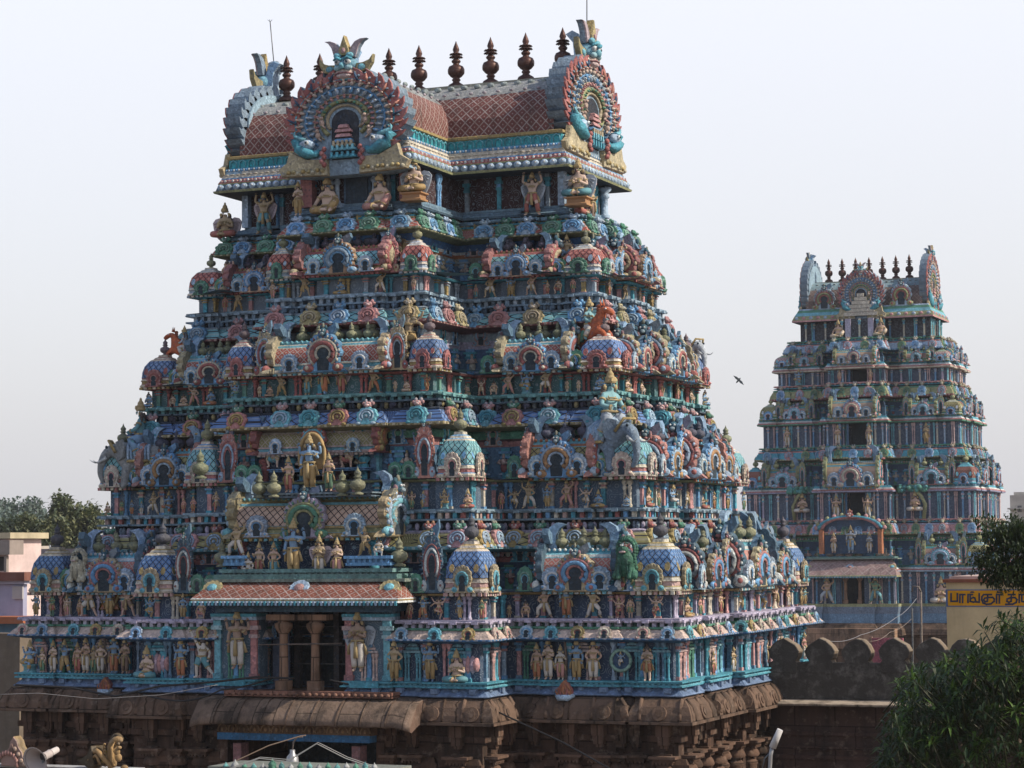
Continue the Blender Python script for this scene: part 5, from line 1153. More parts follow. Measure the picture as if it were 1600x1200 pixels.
# statues with a place of their own: px, feet py, height, pose, skin, cloth, options, plane Y, label
YT = -TS['b']; YTP = YT-TS['pd']
SPECIAL = [
 (371, 1046, 86, 'four', 'd', 'W', '', yP-.02, 'large guardian of shade-browned flesh in white trousers left of the dark porch'),
 (559, 1050, 88, 'pray', 'd', 'W', 'w', yP-.02, 'large winged guardian in white skirt praying right of the dark porch'),
 (370, 869, 50, 'lean', 't', 'W', '', yP+.35, 'tan crowned statue on a blue plinth left above the lattice awning'),
 (388, 902, 36, 'squat', 'w', 'W', '', yP+.2, 'small white kneeling statue at the left end above the lattice awning'),
 (405, 902, 50, 'stand', 's', 'R', '', yP+.25, 'pale standing statue in red beside the kneeling white one above the awning'),
 (428, 902, 50, 'hips', 'f', 'T', '', yP+.25, 'woman statue in teal skirt left of the tall blue god above the awning'),
 (459, 903, 84, 'four', 'b', 'Y', '', yP+.2, 'tall blue four-armed god in ochre in the middle above the lattice awning'),
 (499, 904, 62, 'pray', 't', 'W', 'w', yP+.2, 'winged praying statue right of the tall blue god above the awning'),
 (527, 904, 58, 'pray', 's', 'P', '', yP+.2, 'praying statue in pink without wings right of the winged one above the awning'),
 (570, 869, 42, 'lunge', 't', 'Y', '', yP+.35, 'tan striding statue on a blue plinth right above the lattice awning'),
 (592, 869, 26, 'squat', 'w', 'W', 'b', yP+.35, 'small white squatting statue on the right blue plinth above the awning'),
 (484, 768, 82, 'four', 'b', 'Y', 'h', Y2+.35, 'large blue four-armed god with orange halo under the upper barrel porch'),
 (451, 770, 52, 'stand', 'f', 'R', '', Y2+.3, 'woman statue in red skirt left of the haloed blue god'),
 (514, 768, 55, 'stand', 'f', 'G', '', Y2+.3, 'woman statue in green skirt right of the haloed blue god'),
 (428, 731, 36, 'squat', 's', 'T', 'b', Y3+.3, 'squatting bearer in teal left of the haloed blue god'),
 (543, 731, 36, 'squat', 'f', 'R', 'b', Y3+.3, 'squatting bearer in red right of the haloed blue god'),
 (661, 738, 68, 'four', 'b', 'Y', '', Y3+.55, 'blue four-armed god standing on a shrine roof at the right projection corner'),
 (355, 742, 60, 'four', 'b', 'O', '', Y3+.55, 'blue four-armed god standing on a shrine roof at the left projection corner'),
 (335, 748, 38, 'stand', 't', 'R', '', Y3+.45, 'small woman statue in red beside the blue god at left projection corner'),
 (640, 561, 78, 'dance', 't', 'Y', '', Y4+.7, 'tan lion-faced many-armed dancing statue at the upper right projection corner'),
 (417, 563, 56, 'flute', 'b', 'Y', '', Y4+.7, 'blue flute player in ochre on the upper left projection corner'),
 (632, 403, 40, 'pray', 't', 'Y', 'w', YTP+.25, 'small winged praying statue under the top cornice at right projection corner'),
 (470, 412, 34, 'flute', 'g', 'G', '', YTP+.25, 'small green statue under the top cornice left of the three dark pots'),
 (886, 405, 36, 'squat', 't', 'B', '', YT-.15, 'squatting monkey-like statue in blue on a roof below the right top corner'),
 (355, 452, 42, 'lunge', 'f', 'B', 'b', -STOREY[3]['b']+.2, 'statue in blue shorts with arm up on the left upper wing roof'),
 (413, 368, 62, 'atlas', 't', 'T', 'w', YT-.05, 'winged statue in teal shorts holding up the left eave'),
 (832, 334, 64, 'atlas', 's', 'R', 'w', YT-.05, 'winged statue in red shorts holding up the right eave'),
 (352, 364, 50, 'lotus', 't', 'R', 'w', YT+.10, 'winged seated statue in shadow at the far left top corner'),
 (466, 328, 50, 'pray', 's', 'Y', '', YTP-.05, 'crowned praying figure at left end of the top pavilion'),
 (512, 338, 58, 'fat', 's', 'Y', '', YTP+.05, 'stout crowned seated statue left of the top pavilion doorway'),
 (594, 330, 58, 'fat', 's', 'P', '', YTP+.05, 'stout crowned seated statue right of the top pavilion doorway'),
 (647, 322, 54, 'lotus', 's', 'Y', 'wk', YTP+.05, 'winged praying seated statue on orange pedestal at right end of the pavilion'),
 (904, 322, 56, 'lotus', 's', 'T', 'wk', YT-.05, 'winged praying seated statue on orange pedestal at the right roof corner'),
]
for px, py, hp, pn, sk, cl, op, Y, lab in SPECIAL:
    p = at(px, py, Y=Y)
    if py < 370 and py > 300: p.z = zt+.02+(.36 if 'k' in op else 0)
    do_statue(px, hp, pn, CK[sk], CK[cl], op, tuple(p) if 'k' not in op else (p.x, p.y, p.z-.16*hp/52*.9), RND.uniform(-.05, .12), lab, True, group=None)
for py_, (yy, hh, lab, sk) in enumerate(((-1.6, 1.0, 'pink seated statue on the sunlit right side of the top storey', 's'), (-.5, 1.05, 'brown-winged kneeling statue on the sunlit right side of the top storey', 't'))):
    m = make_figure('lotus' if py_ == 0 else 'pray', CK[sk], CK['R' if py_ == 0 else 'N'], True, (.16, .07, .05) if py_ else None)
    put_figure(m, (TS['a']-.30, yy, zt+.02), PI/2, hh/(.69 if py_ == 0 else 1.09), lab, 'statue', None)
# thick halos, shells, ring and star behind some of the lower statues
def disc(px, py, rpx, Y, cols, nm, lab, k=1.0, ringr=None):
    p = at(px, py, Y=Y); r = rpx/ppm(p); mb = MB()
    if nm == 'ring':
        mb.tube([(r*math.cos(t), 0, r*math.sin(t)) for t in [2*PI*i/28 for i in range(29)]], r*.17, cols[0], 7, cap=False); mb.plate([(r*math.cos(t), r*math.sin(t)) for t in [2*PI*i/24 for i in range(24)]], .02, .05, NAVY)
        for i in range(20): t = 2*PI*i/20; mb.ell((r*1.12*math.cos(t), 0, r*1.12*math.sin(t)), r*.09, cols[1], 5, 4)
    if nm == 'shell':
        for i in range(6):
            t = i/5; mb.ell((-r*.9+r*1.9*t, .05, -r*.05), (r*.32, r*.5, r*(.55+.45*math.sin(PI*min(1, .3+t*.6)))), cols[i % 2], 9, 6)
        mb.ell((r*1.15, 0, 0), (r*.16, r*.16, r*.16), cols[0], 7, 5)
    if nm == 'star':
        for q in (0, 1):
            pts = [(r*math.cos(a), (1 if q == 0 else -1)*r*math.sin(a)*1.15) for a in (PI*.5, PI*7/6, PI*11/6)]
            pts = pts if q == 0 else pts[::-1]
            mb.tube([(x, -.03*q, z) for x, z in pts+pts[:1]], r*.09, cols[0], 5); mb.plate(pts, .02+.02*q, .05+.02*q, cols[1])
    if nm == 'flame':
        pts = [(-r, -r*.9), (r, -r*.9), (r*.95, 0), (r*.5, .7*r), (0, 1.25*r), (-.5*r, .75*r), (-.95*r, .05*r)]
        mb.plate(pts, -.14, .06, cols[0], cols[1], bev=.06)
        for i in range(5): horn(mb, (-.6*r+.3*r*i, -.15, -.8*r), (-.35*r+.17*r*i, -.15, .5*r+.5*r*(1-abs(i-2)/2)), (.06*(i-2), -.03, 0), r*.16, cols[i % 2], 5, 5)
        mb.tube([(-1.25*r, -.05, -.75*r), (-.6*r, -.18, -1.05*r), (.6*r, -.18, -1.05*r), (1.25*r, -.05, -.75*r)], [.05, .09, .09, .05], PALE, 6)
    o = mb.build('wall_ornament', None, tuple(p)); tag(o, lab, 'ornament', None)
disc(246, 1036, 17, yP+.25, (mixx(LILAC, PINK, .4), PINK), 'shell', 'lilac ribbed shell behind a seated goddess left of the porch')
disc(728, 1038, 17, yP+.25, (mixx(LILAC, PINK, .4), PINK), 'shell', 'lilac ribbed shell behind a seated goddess right of the porch')
disc(970, 1032, 16, -BASE['b']+.12, (mixx(GREEN, WHITE, .25), GREEN), 'ring', 'green ring panel framing a small dancing figure near the right corner')
disc(171, 940, 22, -STOREY[0]['b']+.2, (OCHRE, ORANGE), 'star', 'ochre and orange six-pointed star behind a many-armed statue at left')
disc(167, 1070, 10, -BASE['b']-.05, (ORANGE, RED), 'flame', 'red flame-shaped ornament on the left half of the stone cornice')
disc(884, 1077, 12, -BASE['b']-.05, (ORANGE, RED), 'flame', 'red flame-shaped ornament on the right half of the stone cornice')
p = at(970, 1042, Y=-BASE['b']+.08); do_statue(970, 22, 'dance', BLUE, WHITE, '', tuple(p), 0, 'tiny blue dancer inside the green ring panel', False, group=None)
p = at(171, 961, Y=-STOREY[0]['b']+.1); do_statue(171, 50, 'four', BLUE, OCHRE, '', (p.x, p.y, STOREY[0]['z']+.01), 0, 'blue many-armed statue standing before the orange star', True, group=None)
# small stucco trees among the lowest statues
for i, (px, lab) in enumerate(((167, 'green-topped stucco tree among statues left of the porch'), (886, 'green-topped stucco tree among statues right of the porch'))):
    Y = -BASE['b']+.28; p = at(px, 1052, Y=Y); o = empty('stucco_tree', (p.x, Y-.1, .37), 0, lab, 'sculpted tree', None)
    mb = MB(); mb.tube([(0, 0, 0), (.02, 0, .5), (-.01, -.02, 1.05)], [.05, .04, .035], BROWN, 6); mb.build('trunk', o)
    mb = MB(); r = random.Random(i)
    for k in range(60): mb.ell((r.gauss(0, .15), r.gauss(-.04, .07), 1.17+r.gauss(0, .06)), r.uniform(.03, .06), mixx(GREEN, TEAL, r.random()), 5, 4)
    mb.build('crown', o)
# ---- elephants, horses, lions
def skin_to(mb, verts, edges, rad, col, root=0):
    v, f = skin(verts, edges, rad, root, 1); n = mb.add(v)
    for q in f: mb.face([n+i for i in q], col, True)
def elephant_meshes(c):
    b = MB(); sk = [(0, .42, .66), (0, .12, .72), (0, -.2, .70), (0, -.46, .84), (0, -.62, .74), (0, -.72, .54), (0, -.74, .34), (0, -.68, .18), (0, -.60, .12)]
    ed = [(i, i+1) for i in range(8)]; rd = [.23, .27, .24, .17, .12, .085, .065, .05, .04]
    for sgn in (-1, 1):
        for y0, y1, par in ((.40, .40, 0), (-.18, -.22, 2)):
            n = len(sk); sk += [(sgn*.17, y0, .45), (sgn*.17, y1, .22), (sgn*.17, y1-.02, .03)]; ed += [(par, n), (n, n+1), (n+1, n+2)]; rd += [.12, .085, .095]
    skin_to(b, sk, ed, rd, c, 1)
    for q in (-1, 1):
        b.ell((q*.10, -.60, .86), (.03, .03, .03), DARK, 6, 4)
        horn(b, (q*.10, -.60, .66), (q*.15, -.92, .62), (0, -.02, -.08), .035, WHITE, 5, 6)
    es = []
    for q in (-1, 1):
        e = MB(); es.append(e)
        e.M = Matrix.Translation((q*.16, -.40, .84)) @ Matrix.Rotation(q*R(50), 4, 'Z')
        pts = [(0, .12), (.18, .16), (.28, .02), (.22, -.20), (.10, -.26), (0, -.12)]
        e.plate([(q*x, z) for x, z in (pts[::-1] if q > 0 else pts)], -.02, .03, dk(c, .85), bev=.03); e.M = Matrix()
    s = MB(); 
    for t in range(7):
        y = -.15+.4*t/6
        s.tube([(-.285, y, .58), (-.24, y, .83), (0, y, 1.0), (.24, y, .83), (.285, y, .58)], .04, (PALE, mixx(BLUE, WHITE, .3))[t % 2], 6)
    s.tube([(-.30, -.16, .58), (-.30, .26, .58)], .03, OCHRE, 6); s.tube([(.30, -.16, .58), (.30, .26, .58)], .03, OCHRE, 6)
    s.tube([(-.22, -.4, .75), (-.13, -.55, .98), (.13, -.55, .98), (.22, -.4, .75)], .03, OCHRE, 6)
    return [('body', b.mesh('elephant_body')), ('ear', es[0].mesh('elephant_ear')), ('ear', es[1].mesh('elephant_ear')), ('saddle_cloth', s.mesh('saddle_cloth'))]
def horse_meshes(c):
    b = MB(); sk = [(0, .40, .48), (0, .12, .60), (0, -.16, .76), (0, -.32, 1.0), (0, -.38, 1.20), (0, -.54, 1.14), (0, -.66, 1.04), (0, .56, .46), (0, .66, .26)]
    ed = [(0, 1), (1, 2), (2, 3), (3, 4), (4, 5), (5, 6), (0, 7), (7, 8)]; rd = [.20, .19, .20, .13, .10, .085, .065, .06, .05]
    for q in (-1, 1):
        n = len(sk); sk += [(q*.12, -.36, .70), (q*.12, -.52, .58), (q*.12, -.46, .38)]; ed += [(2, n), (n, n+1), (n+1, n+2)]; rd += [.085, .055, .045]
        n = len(sk); sk += [(q*.13, .34, .30), (q*.13, .50, .20), (q*.13, .44, .02)]; ed += [(0, n), (n, n+1), (n+1, n+2)]; rd += [.11, .06, .05]
    skin_to(b, sk, ed, rd, c, 1)
    for q in (-1, 1):
        horn(b, (q*.05, -.36, 1.26), (q*.07, -.34, 1.42), (0, 0, 0), .04, c); b.ell((q*.075, -.50, 1.18), .022, WHITE, 6, 4)
    m = MB()
    for i in range(7): m.ell((0, -.26+.02*i-.02*i, .86+.065*i), (.05, .07, .05), dk(c, .6), 6, 4)
    s = MB()
    for t in range(4): s.tube([(-.21, -.02+.09*t, .50-.05*t), (-.17, -.02+.09*t, .72-.05*t), (0, -.02+.09*t, .80-.05*t), (.17, -.02+.09*t, .72-.05*t), (.21, -.02+.09*t, .50-.05*t)], .05, (OCHRE, GREEN)[t % 2], 6)
    return [('body', b.mesh('horse_body')), ('mane', m.mesh('horse_mane')), ('saddle', s.mesh('horse_saddle'))]
def lion_meshes(c):
    b = MB(); sk = [(0, .12, .16), (0, .04, .42), (0, -.02, .66), (0, -.06, .88)]; ed = [(0, 1), (1, 2), (2, 3)]; rd = [.24, .22, .20, .20]
    for q in (-1, 1):
        n = len(sk); sk += [(q*.15, -.12, .44), (q*.15, -.16, .18), (q*.15, -.24, .04)]; ed += [(2, n), (n, n+1), (n+1, n+2)]; rd += [.09, .075, .075]
        n = len(sk); sk += [(q*.24, -.06, .22), (q*.28, -.20, .06)]; ed += [(0, n), (n, n+1)]; rd += [.13, .08]
    skin_to(b, sk, ed, rd, c, 1)
    b.ell((0, -.22, .82), (.15, .10, .10), dk(c, 1.15), 9, 6); b.ell((0, -.31, .76), (.10, .03, .03), mixx(PINK, WHITE, .4), 8, 4)
    for q in (-1, 1): b.ell((q*.075, -.25, .94), (.03, .03, .022), mixx(c, WHITE, .5), 8, 5); b.ell((q*.075, -.275, .94), (.014, .012, .016), DARK, 6, 4); b.tube([(q*.03, -.27, .98), (q*.09, -.26, 1.0), (q*.14, -.22, .96)], .02, dk(c, .6), 5)
    b.ell((0, -.30, .86), (.04, .04, .035), dk(c, .7), 6, 4)
    for q in (-1, 1): b.tube([(q*.08, -.2, .62), (q*.1, -.22, .40), (q*.09, -.22, .18)], .02, dk(c, .6), 5)
    m = MB()
    for rr, yy in ((.23, .0), (.27, .06)):
        for i in range(22):
            t = (-.30+1.6*i/21)*PI; m.ell((rr*math.cos(t), yy, .82+rr*1.15*math.sin(t)), (.055, .07, .065), dk(c, .8 if i % 2 else 1.0), 6, 4)
    for q in (-1, 1):
        for i in range(5): m.ell((q*(.22+.012*i), .0, .66-.08*i), (.06, .08, .07), dk(c, .8 if i % 2 else 1.0), 6, 4)
    return [('body', b.mesh('lion_body')), ('mane', m.mesh('lion_mane'))]
def animal(name, meshes, px, py, hpx, hu, Y, rz, lab, cat, rider=None, X=None):
    p = at(px, py, Y=Y) if X is None else at(px, py, X=X); s = hpx/ppm(p)/hu
    o = empty(name, tuple(p), rz, lab, cat, None); o.scale = (s, s, s)
    for n, m in meshes: link(n, m, o)
    if rider:
        sk, cl, h, rlab = rider; q = Vector((0, 0, h[1])); q.y = h[0]; q.rotate(Matrix.Rotation(rz, 3, 'Z').to_euler())
        m = make_figure('ride', sk, cl, True)
        put_figure(m, tuple(p+q*s), rz, s*h[2], rlab, 'statue', None, 'rider_statue')
eg, ew = elephant_meshes((.22, .27, .34)), elephant_meshes((.46, .47, .50)); hm = horse_meshes((.52, .12, .035))
Ya = -STOREY[2]['b']; Yb = -STOREY[3]['b']
animal('elephant_statue', eg, 952, 742, 92, 1.05, Ya-.35, R(62), 'grey-blue elephant statue over the right corner shrine carrying a teal rider', 'elephant statue', (AQUA, PALE, (-.04, .92, 1.45), 'teal rider with tall gold hat on the right elephant'))
animal('elephant_statue', elephant_meshes((.30, .29, .28)), 216, 768, 85, 1.05, Ya-.35, R(-70), 'dusty grey elephant statue over the left corner shrine carrying a teal rider', 'elephant statue', (TEAL, BLUE, (.06, .92, 1.3), 'teal rider on the left elephant'))
animal('elephant_statue', ew, 1072, 590, 62, 1.05, None, R(60), 'pale elephant statue with raised head on the sunlit right side', 'elephant statue', None, STOREY[3]['a']+.15)
animal('horse_statue', hm, 922, 566, 98, 1.42, Yb-.4, R(75), 'orange rearing horse statue over the right wing', 'horse statue', (AQUA, WHITE, (.02, .70, 1.15), 'rider in teal coat on the right orange horse'))
animal('horse_statue', hm, 288, 582, 72, 1.42, Yb-.4, R(-80), 'orange rearing horse statue over the left wing', 'horse statue', (PALE, WHITE, (.02, .70, 1.1), 'rider in pale blue coat on the left orange horse'))
animal('lion_statue', lion_meshes((.05, .14, .075)), 979, 908, 66, 1.1, -STOREY[0]['b']-.12, 0, 'green seated lion statue between shrines near the right corner', 'lion statue')
animal('lion_statue', lion_meshes((.50, .44, .32)), 122, 912, 52, 1.1, -STOREY[0]['b']-.12, 0, 'cream seated lion statue between shrines near the left corner', 'lion statue')
# ------------------------------------------------------------------ the second tower, farther away
p2 = at(1359, 425, D=172); T2 = empty('temple_tower', (p2.x, p2.y, 0), 0, 'smaller distant temple gateway tower at right with seven dark roof finials', 'temple tower', None)
def zc(py, dy=-4.5): return at(1332, py, Y=p2.y+dy).z
T = T2
Z = {k: zc(v) for k, v in dict(b0=955, b1=942, e0=893, h1=880, k1=836, l1=812, e1=770, h2=757, k2=718, l2=697, e2=662, h3=650, k3=622, l3=598, e3=577, h4=568, k4=547, l4=527, ev=496, rg=428).items()}
S2 = [dict(a=9.7, b=6.2, pw=3.3, pd=1.2), dict(a=8.65, b=5.4, pw=2.9, pd=1.3), dict(a=7.55, b=4.5, pw=2.5, pd=1.4), dict(a=6.6, b=3.6, pw=2.2, pd=1.5), dict(a=5.75, b=2.8, pw=1.9, pd=1.6)]
zb = [Z['b1'], Z['l1'], Z['l2'], Z['l3'], Z['l4']]; ze = [Z['e0'], Z['e1'], Z['e2'], Z['e3']]; zk = [Z['k1'], Z['k2'], Z['k3'], Z['k4']]
kc2 = [(OLIVE, PINK, LILAC, PINK), (OLIVE, TEAL, PINK, ORANGE), (RED, OLIVE, GREEN, TEAL), (BLUE, PALE, PINK, PINK)]
for i in range(4):
    s, n = S2[i], S2[i+1]; p = plan(s['a'], s['b'], s['pw'], s['pd'], .16, notch=.58, nd_=1.8, cb=.62, pk=.8); p0 = plan(s['a'], s['b'], s['pw'], s['pd'], .16, cb=.62, pk=.8); pn = plan(n['a'], n['b'], n['pw'], n['pd'], .16, cb=.62, pk=.8)
    storey_wall(T, 'storey_wall', p, zb[i], ze[i], (.06, .09, .15), [PALE, mixx(PINK, WHITE, .35), BLUE, LILAC, AQUA, CREAM], .58)
    mb = MB(); c = (PALE, mixx(BLUE, PINK, .4), GREEN, CREAM)[i]
    mb.sweep(p0, [(-.4, ze[i]-.05, dk(c, .6)), (.05, ze[i], c), (.08, ze[i]+.1, mixx(RED, PINK, .3)), (.0, ze[i]+.2, WHITE), (-.05, ze[i]+.3, TEAL), (-.12, ze[i]+.45, GREEN), (-1.7, ze[i]+.46, TEAL)]); mb.build('cornice_ledge', T)
    backwall(T, pn, ze[i]+.4, zk[i], [(.5, NAVY, 0), (.8, GREEN, .1)], cols=[BLUE, TEAL, GREEN])
    c1, c2, c3, c4 = kc2[i]
    kapota(T, 'cornice', pn, zk[i], (zb[i+1]-zk[i])*.72, c1, c2, c3, P_, .25, None, [((PALE, BLUE, PALE), TAN), ((mixx(PINK, RED, .3), PALE, PINK), TAN), ((OLIVE, GREEN, OCHRE), TAN)], 1.05, hscale=1.2)
    ledge(T, 'ledge', pn, zb[i+1], PINK if i % 2 == 0 else GREEN, TEAL, [PINK, TEAL], .08)
    wg = s['a']-s['pw']; zz = ze[i]+.45; kw = .24*wg+.2; kh = (zk[i]-ze[i])*.62; sx = s['pw']+.45*wg
    kcol = [(GREEN, OLIVE, BLUE, OLIVE), (PALE, mixx(RED, BROWN, .4), AQUA, TEAL), (GREEN, OLIVE, WHITE, OLIVE), (PALE, mixx(PINK, GREY, .5), AQUA, OLIVE)][i]
    for q in (-1, 1):
        add_kuta(T, (q*(s['a']-kw*.55), -s['b']+kw*.55, zz), 0, kw, kh, kcol, (BLUE, PALE, RED), OLIVE, None, (0, 1) if q > 0 else (0,))
        add_sala(T, (q*sx, -s['b']+.55, zz), 0, .34*wg, .95, kh*1.0, (OLIVE, mixx(BROWN, PINK, .4), TEAL, GREEN), (mixx(PINK, RED, .3), PALE, AQUA), (OLIVE, PINK, TEAL), OLIVE, 2)
        for dx in (.20, .70): link('gable_arch', arch_mesh(.5, kh*1.2, (OLIVE, PINK, TEAL), HEADC, True, 'gable_arch'), T, (q*(s['pw']+dx*wg), -s['b']+.2, zz))
        add_sala(T, (s['a']-.5, q*.5*s['b'], zz), PI/2, .3*s['b'], .9, kh, kcol, (BLUE, PALE, RED), (OLIVE, PINK, TEAL), OLIVE, 1)
        link('gable_arch', arch_mesh(.62, kh*1.2, (PALE, PINK, TEAL), RED, True, 'gable_arch'), T, (s['a'], q*.2*s['b'], zz), PI/2)
    yq = -s['b']-s['pd']
    mb = MB(); w_ = .95 if i == 0 else .58; mb.box(-w_, w_, yq+1.68, yq+1.74, zb[i], ze[i], (.008, .009, .012)); mb.build('doorway_shade', T); mb = MB(); mb.box(-w_+.005, -w_+.14, yq+.3, yq+.35, zb[i], ze[i], (.08, .15, .25)); mb.build('door_leaf', T)  # near-black sheet closes the notch: doorway shade put into the colour
    if i: add_sala(T, (0, yq+.35, zz-.1), 0, 1.5*s['pw']*.86, 1.0, (zk[i]-ze[i])*.80, (CREAM, mixx(PINK, OLIVE, .5), TEAL, OCHRE), (BLUE, CREAM, PINK), (OLIVE, PINK, TEAL), OLIVE, 0)
    for q in (-1, 1):
        hh = (ze[i]-zb[i])*.92
        m = make_figure(('lunge', 'four', 'stand', 'hips')[i] if q > 0 else ('lean', 'four', 'pray', 'still')[i], (GREEN if q > 0 else FLESH) if i == 0 else FLESH, (WHITE, WHITE, WHITE, PINK)[i] if i else (TEAL if q > 0 else PALE), False)
        put_figure(m, (p2.x+q*(1.75 if i == 0 else 1.15), p2.y+yq-.05, zb[i]+.05), 0, hh/1.09, f"{('green' if q > 0 else 'flesh-pink') if i == 0 else 'small flesh-pink'} guardian statue {'right' if q > 0 else 'left'} of distant tower's {('lowest', 'second', 'third', 'fourth')[i]} doorway", 'statue', 'guardian statues beside the doorways of the distant tower')
# awning and arched niche over its ground doorway
yq = -S2[0]['b']-S2[0]['pd']
awning(T, -3.55, 3.5, yq-.8, Z['e0']-.35, Z['e0']+1.0, 1.4, mixx(mixx(PINK, BROWN, .7), SLATE, .25), OLIVE, 'lattice_awning', .45)
mb = MB(); zn = Z['e0']+1.3; hn = 2.4
mb.box(-2.1, 2.1, yq+.4, yq+.5, zn, zn+hn, NAVY)
for q in (-1, 1): mb.box(q*2.15-.14, q*2.15+.14, yq-.1, yq+.5, zn, zn+hn*.72, ORANGE)
for r, c in ((2.3, TEAL), (2.05, mixx(RED, PINK, .5))): mb.tube([(r*math.cos(t), yq-.05, zn+hn*.72+.9*math.sin(t)) for t in [PI*i/14 for i in range(15)]], .14, c, 6)
for i in range(13): t = PI*(i+.5)/13; mb.ell((2.5*math.cos(t), yq, zn+hn*.72+1.05*math.sin(t)), (.17, .14, .17), OLIVE if i % 2 else PINK, 7, 5)
lion_head(mb, 0, yq-.1, zn+hn*1.15, .6, RED); mb.build('arched_niche', T)
for q, sk, cl, pn, hh in ((-1.25, FLESH, WHITE, 'pray', 1.5), (0, PALE, BLUE, 'four', 2.0), (1.35, PALE, WHITE, 'pray', 1.5)):
    put_figure(make_figure(pn, sk, cl, False), (p2.x+q, p2.y+yq+.1, zn+.05), 0, hh/1.09, f"{ {-1.25: 'left', 0: 'tall middle', 1.35: 'right'}[q]} statue of three in the distant tower's arched niche", 'statue', None)
for q in (-.45, .5): link('stone_column', stone_column(Z['e0']-Z['b1']-.1), T, (q*1.1, yq+.3, Z['b1']))
mb = MB(); mb.mat = ST; pp = plan(9.9, 6.4, 3.4, 1.25, .2)
mb.sweep(pp, [(.1, -9, stx), (.0, Z['b0']-1.7, stx), (.35, Z['b0']-1.6, stx), (.3, Z['b0']-1.2, stx), (.0, Z['b0']-.8, stx), (-.3, Z['b0']-.75, stx)]); mb.build('stone_base', T)
mb = MB(); mb.sweep(plan(S2[0]['a'], S2[0]['b'], S2[0]['pw'], S2[0]['pd'], .16), [(0, Z['b0']-.8, SLATE), (0, Z['b0']-.1, (.2, .24, .32)), (.1, Z['b1']-.2, OLIVE), (.1, Z['b1'], OLIVE), (-1, Z['b1']+.01, OLIVE)]); mb.build('base_ledge', T)
mb = MB(); mb.mat = ST; mb.box(-3.6, 3.4, yq-1.5, yq+.2, Z['b0']-2.5, Z['b0']-1.1, (.31, .20, .14)); mb.mat = P_; mb.box(-2.6, 2.4, yq-.2, yq-.1, -9, Z['b0']-2.5, DARK); mb.build('stone_awning', T)
# trees, seated figures in its middle wall
for q, lab in ((-1, 'left'), (1, 'right')):
    x = -4.0 if q < 0 else 4.3; y = -S2[1]['b']-.1; o = empty('stucco_tree', (p2.x+x+q*.6, p2.y+y, zb[1]), 0, f'flat-topped green stucco tree at {lab} in the middle of the distant tower', 'sculpted tree', None)
    mb = MB(); mb.tube([(0, 0, 0), (q*.12, 0, 1.0), (-q*.15, 0, 1.6), (-q*.6, -.1, 2.1)], .14, OLIVE, 6); mb.build('trunk', o)
    mb = MB(); rr = random.Random(q+5)
    for k in range(70): mb.ell((-q*.7+rr.uniform(-1.1, 1.1), rr.uniform(-.3, .2), 2.1+rr.uniform(-.1, .22)), rr.uniform(.1, .2), mixx(GREEN, TEAL, rr.random()*.6), 6, 4)
    mb.build('crown', o)
    put_figure(make_figure('lotus', FLESH, WHITE, False), (p2.x+x, p2.y+y, zb[1]+.55), 0, 1.5/.69, f'seated pink statue under the {lab} stucco tree on the distant tower', 'statue', None)
    for k, (xx, i) in enumerate(((6.2, 0), (-5.3, 2), (5.0, 2), (-4.6, 3))):
        if q > 0: put_figure(make_figure(('lotus', 'stand', 'pray', 'lalita')[k], (FLESH, FLESH, TAN, BLUE)[k], (WHITE, WHITE, OCHRE, OCHRE)[k], False), (p2.x+xx, p2.y-S2[i]['b']-.1, zb[i]+.05), 0, (1.9, 1.55, 1.55, 1.3)[k]/(.69 if k in (0,) else .95 if k == 3 else 1.09), ('seated statue in a niche at right of the distant tower base', 'standing statue on left wing of the distant tower', 'standing ochre statue on right wing of the distant tower', 'blue seated statue high on the left wing of the distant tower')[k], 'statue', None)
# its top storey and roof
zt2 = zb[4]; tp2 = plan(4.9, 2.0, 1.6, 1.4, .1)
storey_wall(T, 'neck_wall', tp2, zt2, Z['ev'], (.03, .03, .045), [CREAM, AQUA, BLUE], 1.1, o=-.02)
mb = MB(); ev = Z['ev']; ep2 = [(-5.0, -2.5), (5.0, -2.5), (5.0, 2.5), (-5.0, 2.5)]
mb.sweep(ep2, [(-.4, ev-.02, DARK), (.3, ev, PINK), (.3, ev+.12, OLIVE), (.15, ev+.45, AQUA), (.0, ev+.7, GREEN), (-.1, ev+.9, PALE), (-.15, ev+1.0, OCHRE), (-1, ev+1.02, MAROON)])
def f(k): mb.ell((0, 0, 0), (.16, .06, .13), (PALE, PINK)[k % 2], 7, 4)
rowfn(mb, ep2, .24, ev+.28, .55, f, 'FR'); mb.build('eave', T)
_RZ, _RH = RZ, RH; RZ = ev+1.0; RH = Z['rg']-RZ-.1
r2 = barrel(-4.4, 4.4, 2.15, RH, 'x', 'barrel_roof', T, (.26, .33, .34), (.14, .10, .09))
for q in (-1, 1): link('horseshoe_arch', arch_mesh(1.5, 1.6, (PALE, OLIVE, RED), HEADC, True), r2, (q*2.9, -2.3, RZ-.1))
for i, px in enumerate((1295, 1316, 1337, 1358, 1379, 1400, 1421)):
    xx = at(px, 425, Y=p2.y).x-p2.x; link('roof_finial', kalasham(), r2, (xx, 0, RZ+RH+.08+.1*(xx/4.7)**2), 0, (1.0, 1.0, 1.06))
for loc, rz, s in (((0, -2.75, ev+.35), 0, .78), ((4.6, 0, ev+.45), PI/2, 1.05), ((-4.6, 0, ev+.45), -PI/2, 1.05)):
    g = link('roof_gable', gd, T, loc, rz, (s, 1, s)); link('lion_mask', lm, g, (0, -.02, 3.98), 0, (.52/s if s < 1 else .75/s, .7, .46/s if s < 1 else .52/s))
mb = MB()
for i in range(6): mb.box(-1.25+.2*i, 1.25-.2*i, -3.15, -2.6, ev+.25+.28*i, ev+.5+.28*i, CREAM)
mb.build('stepped_pediment', T)
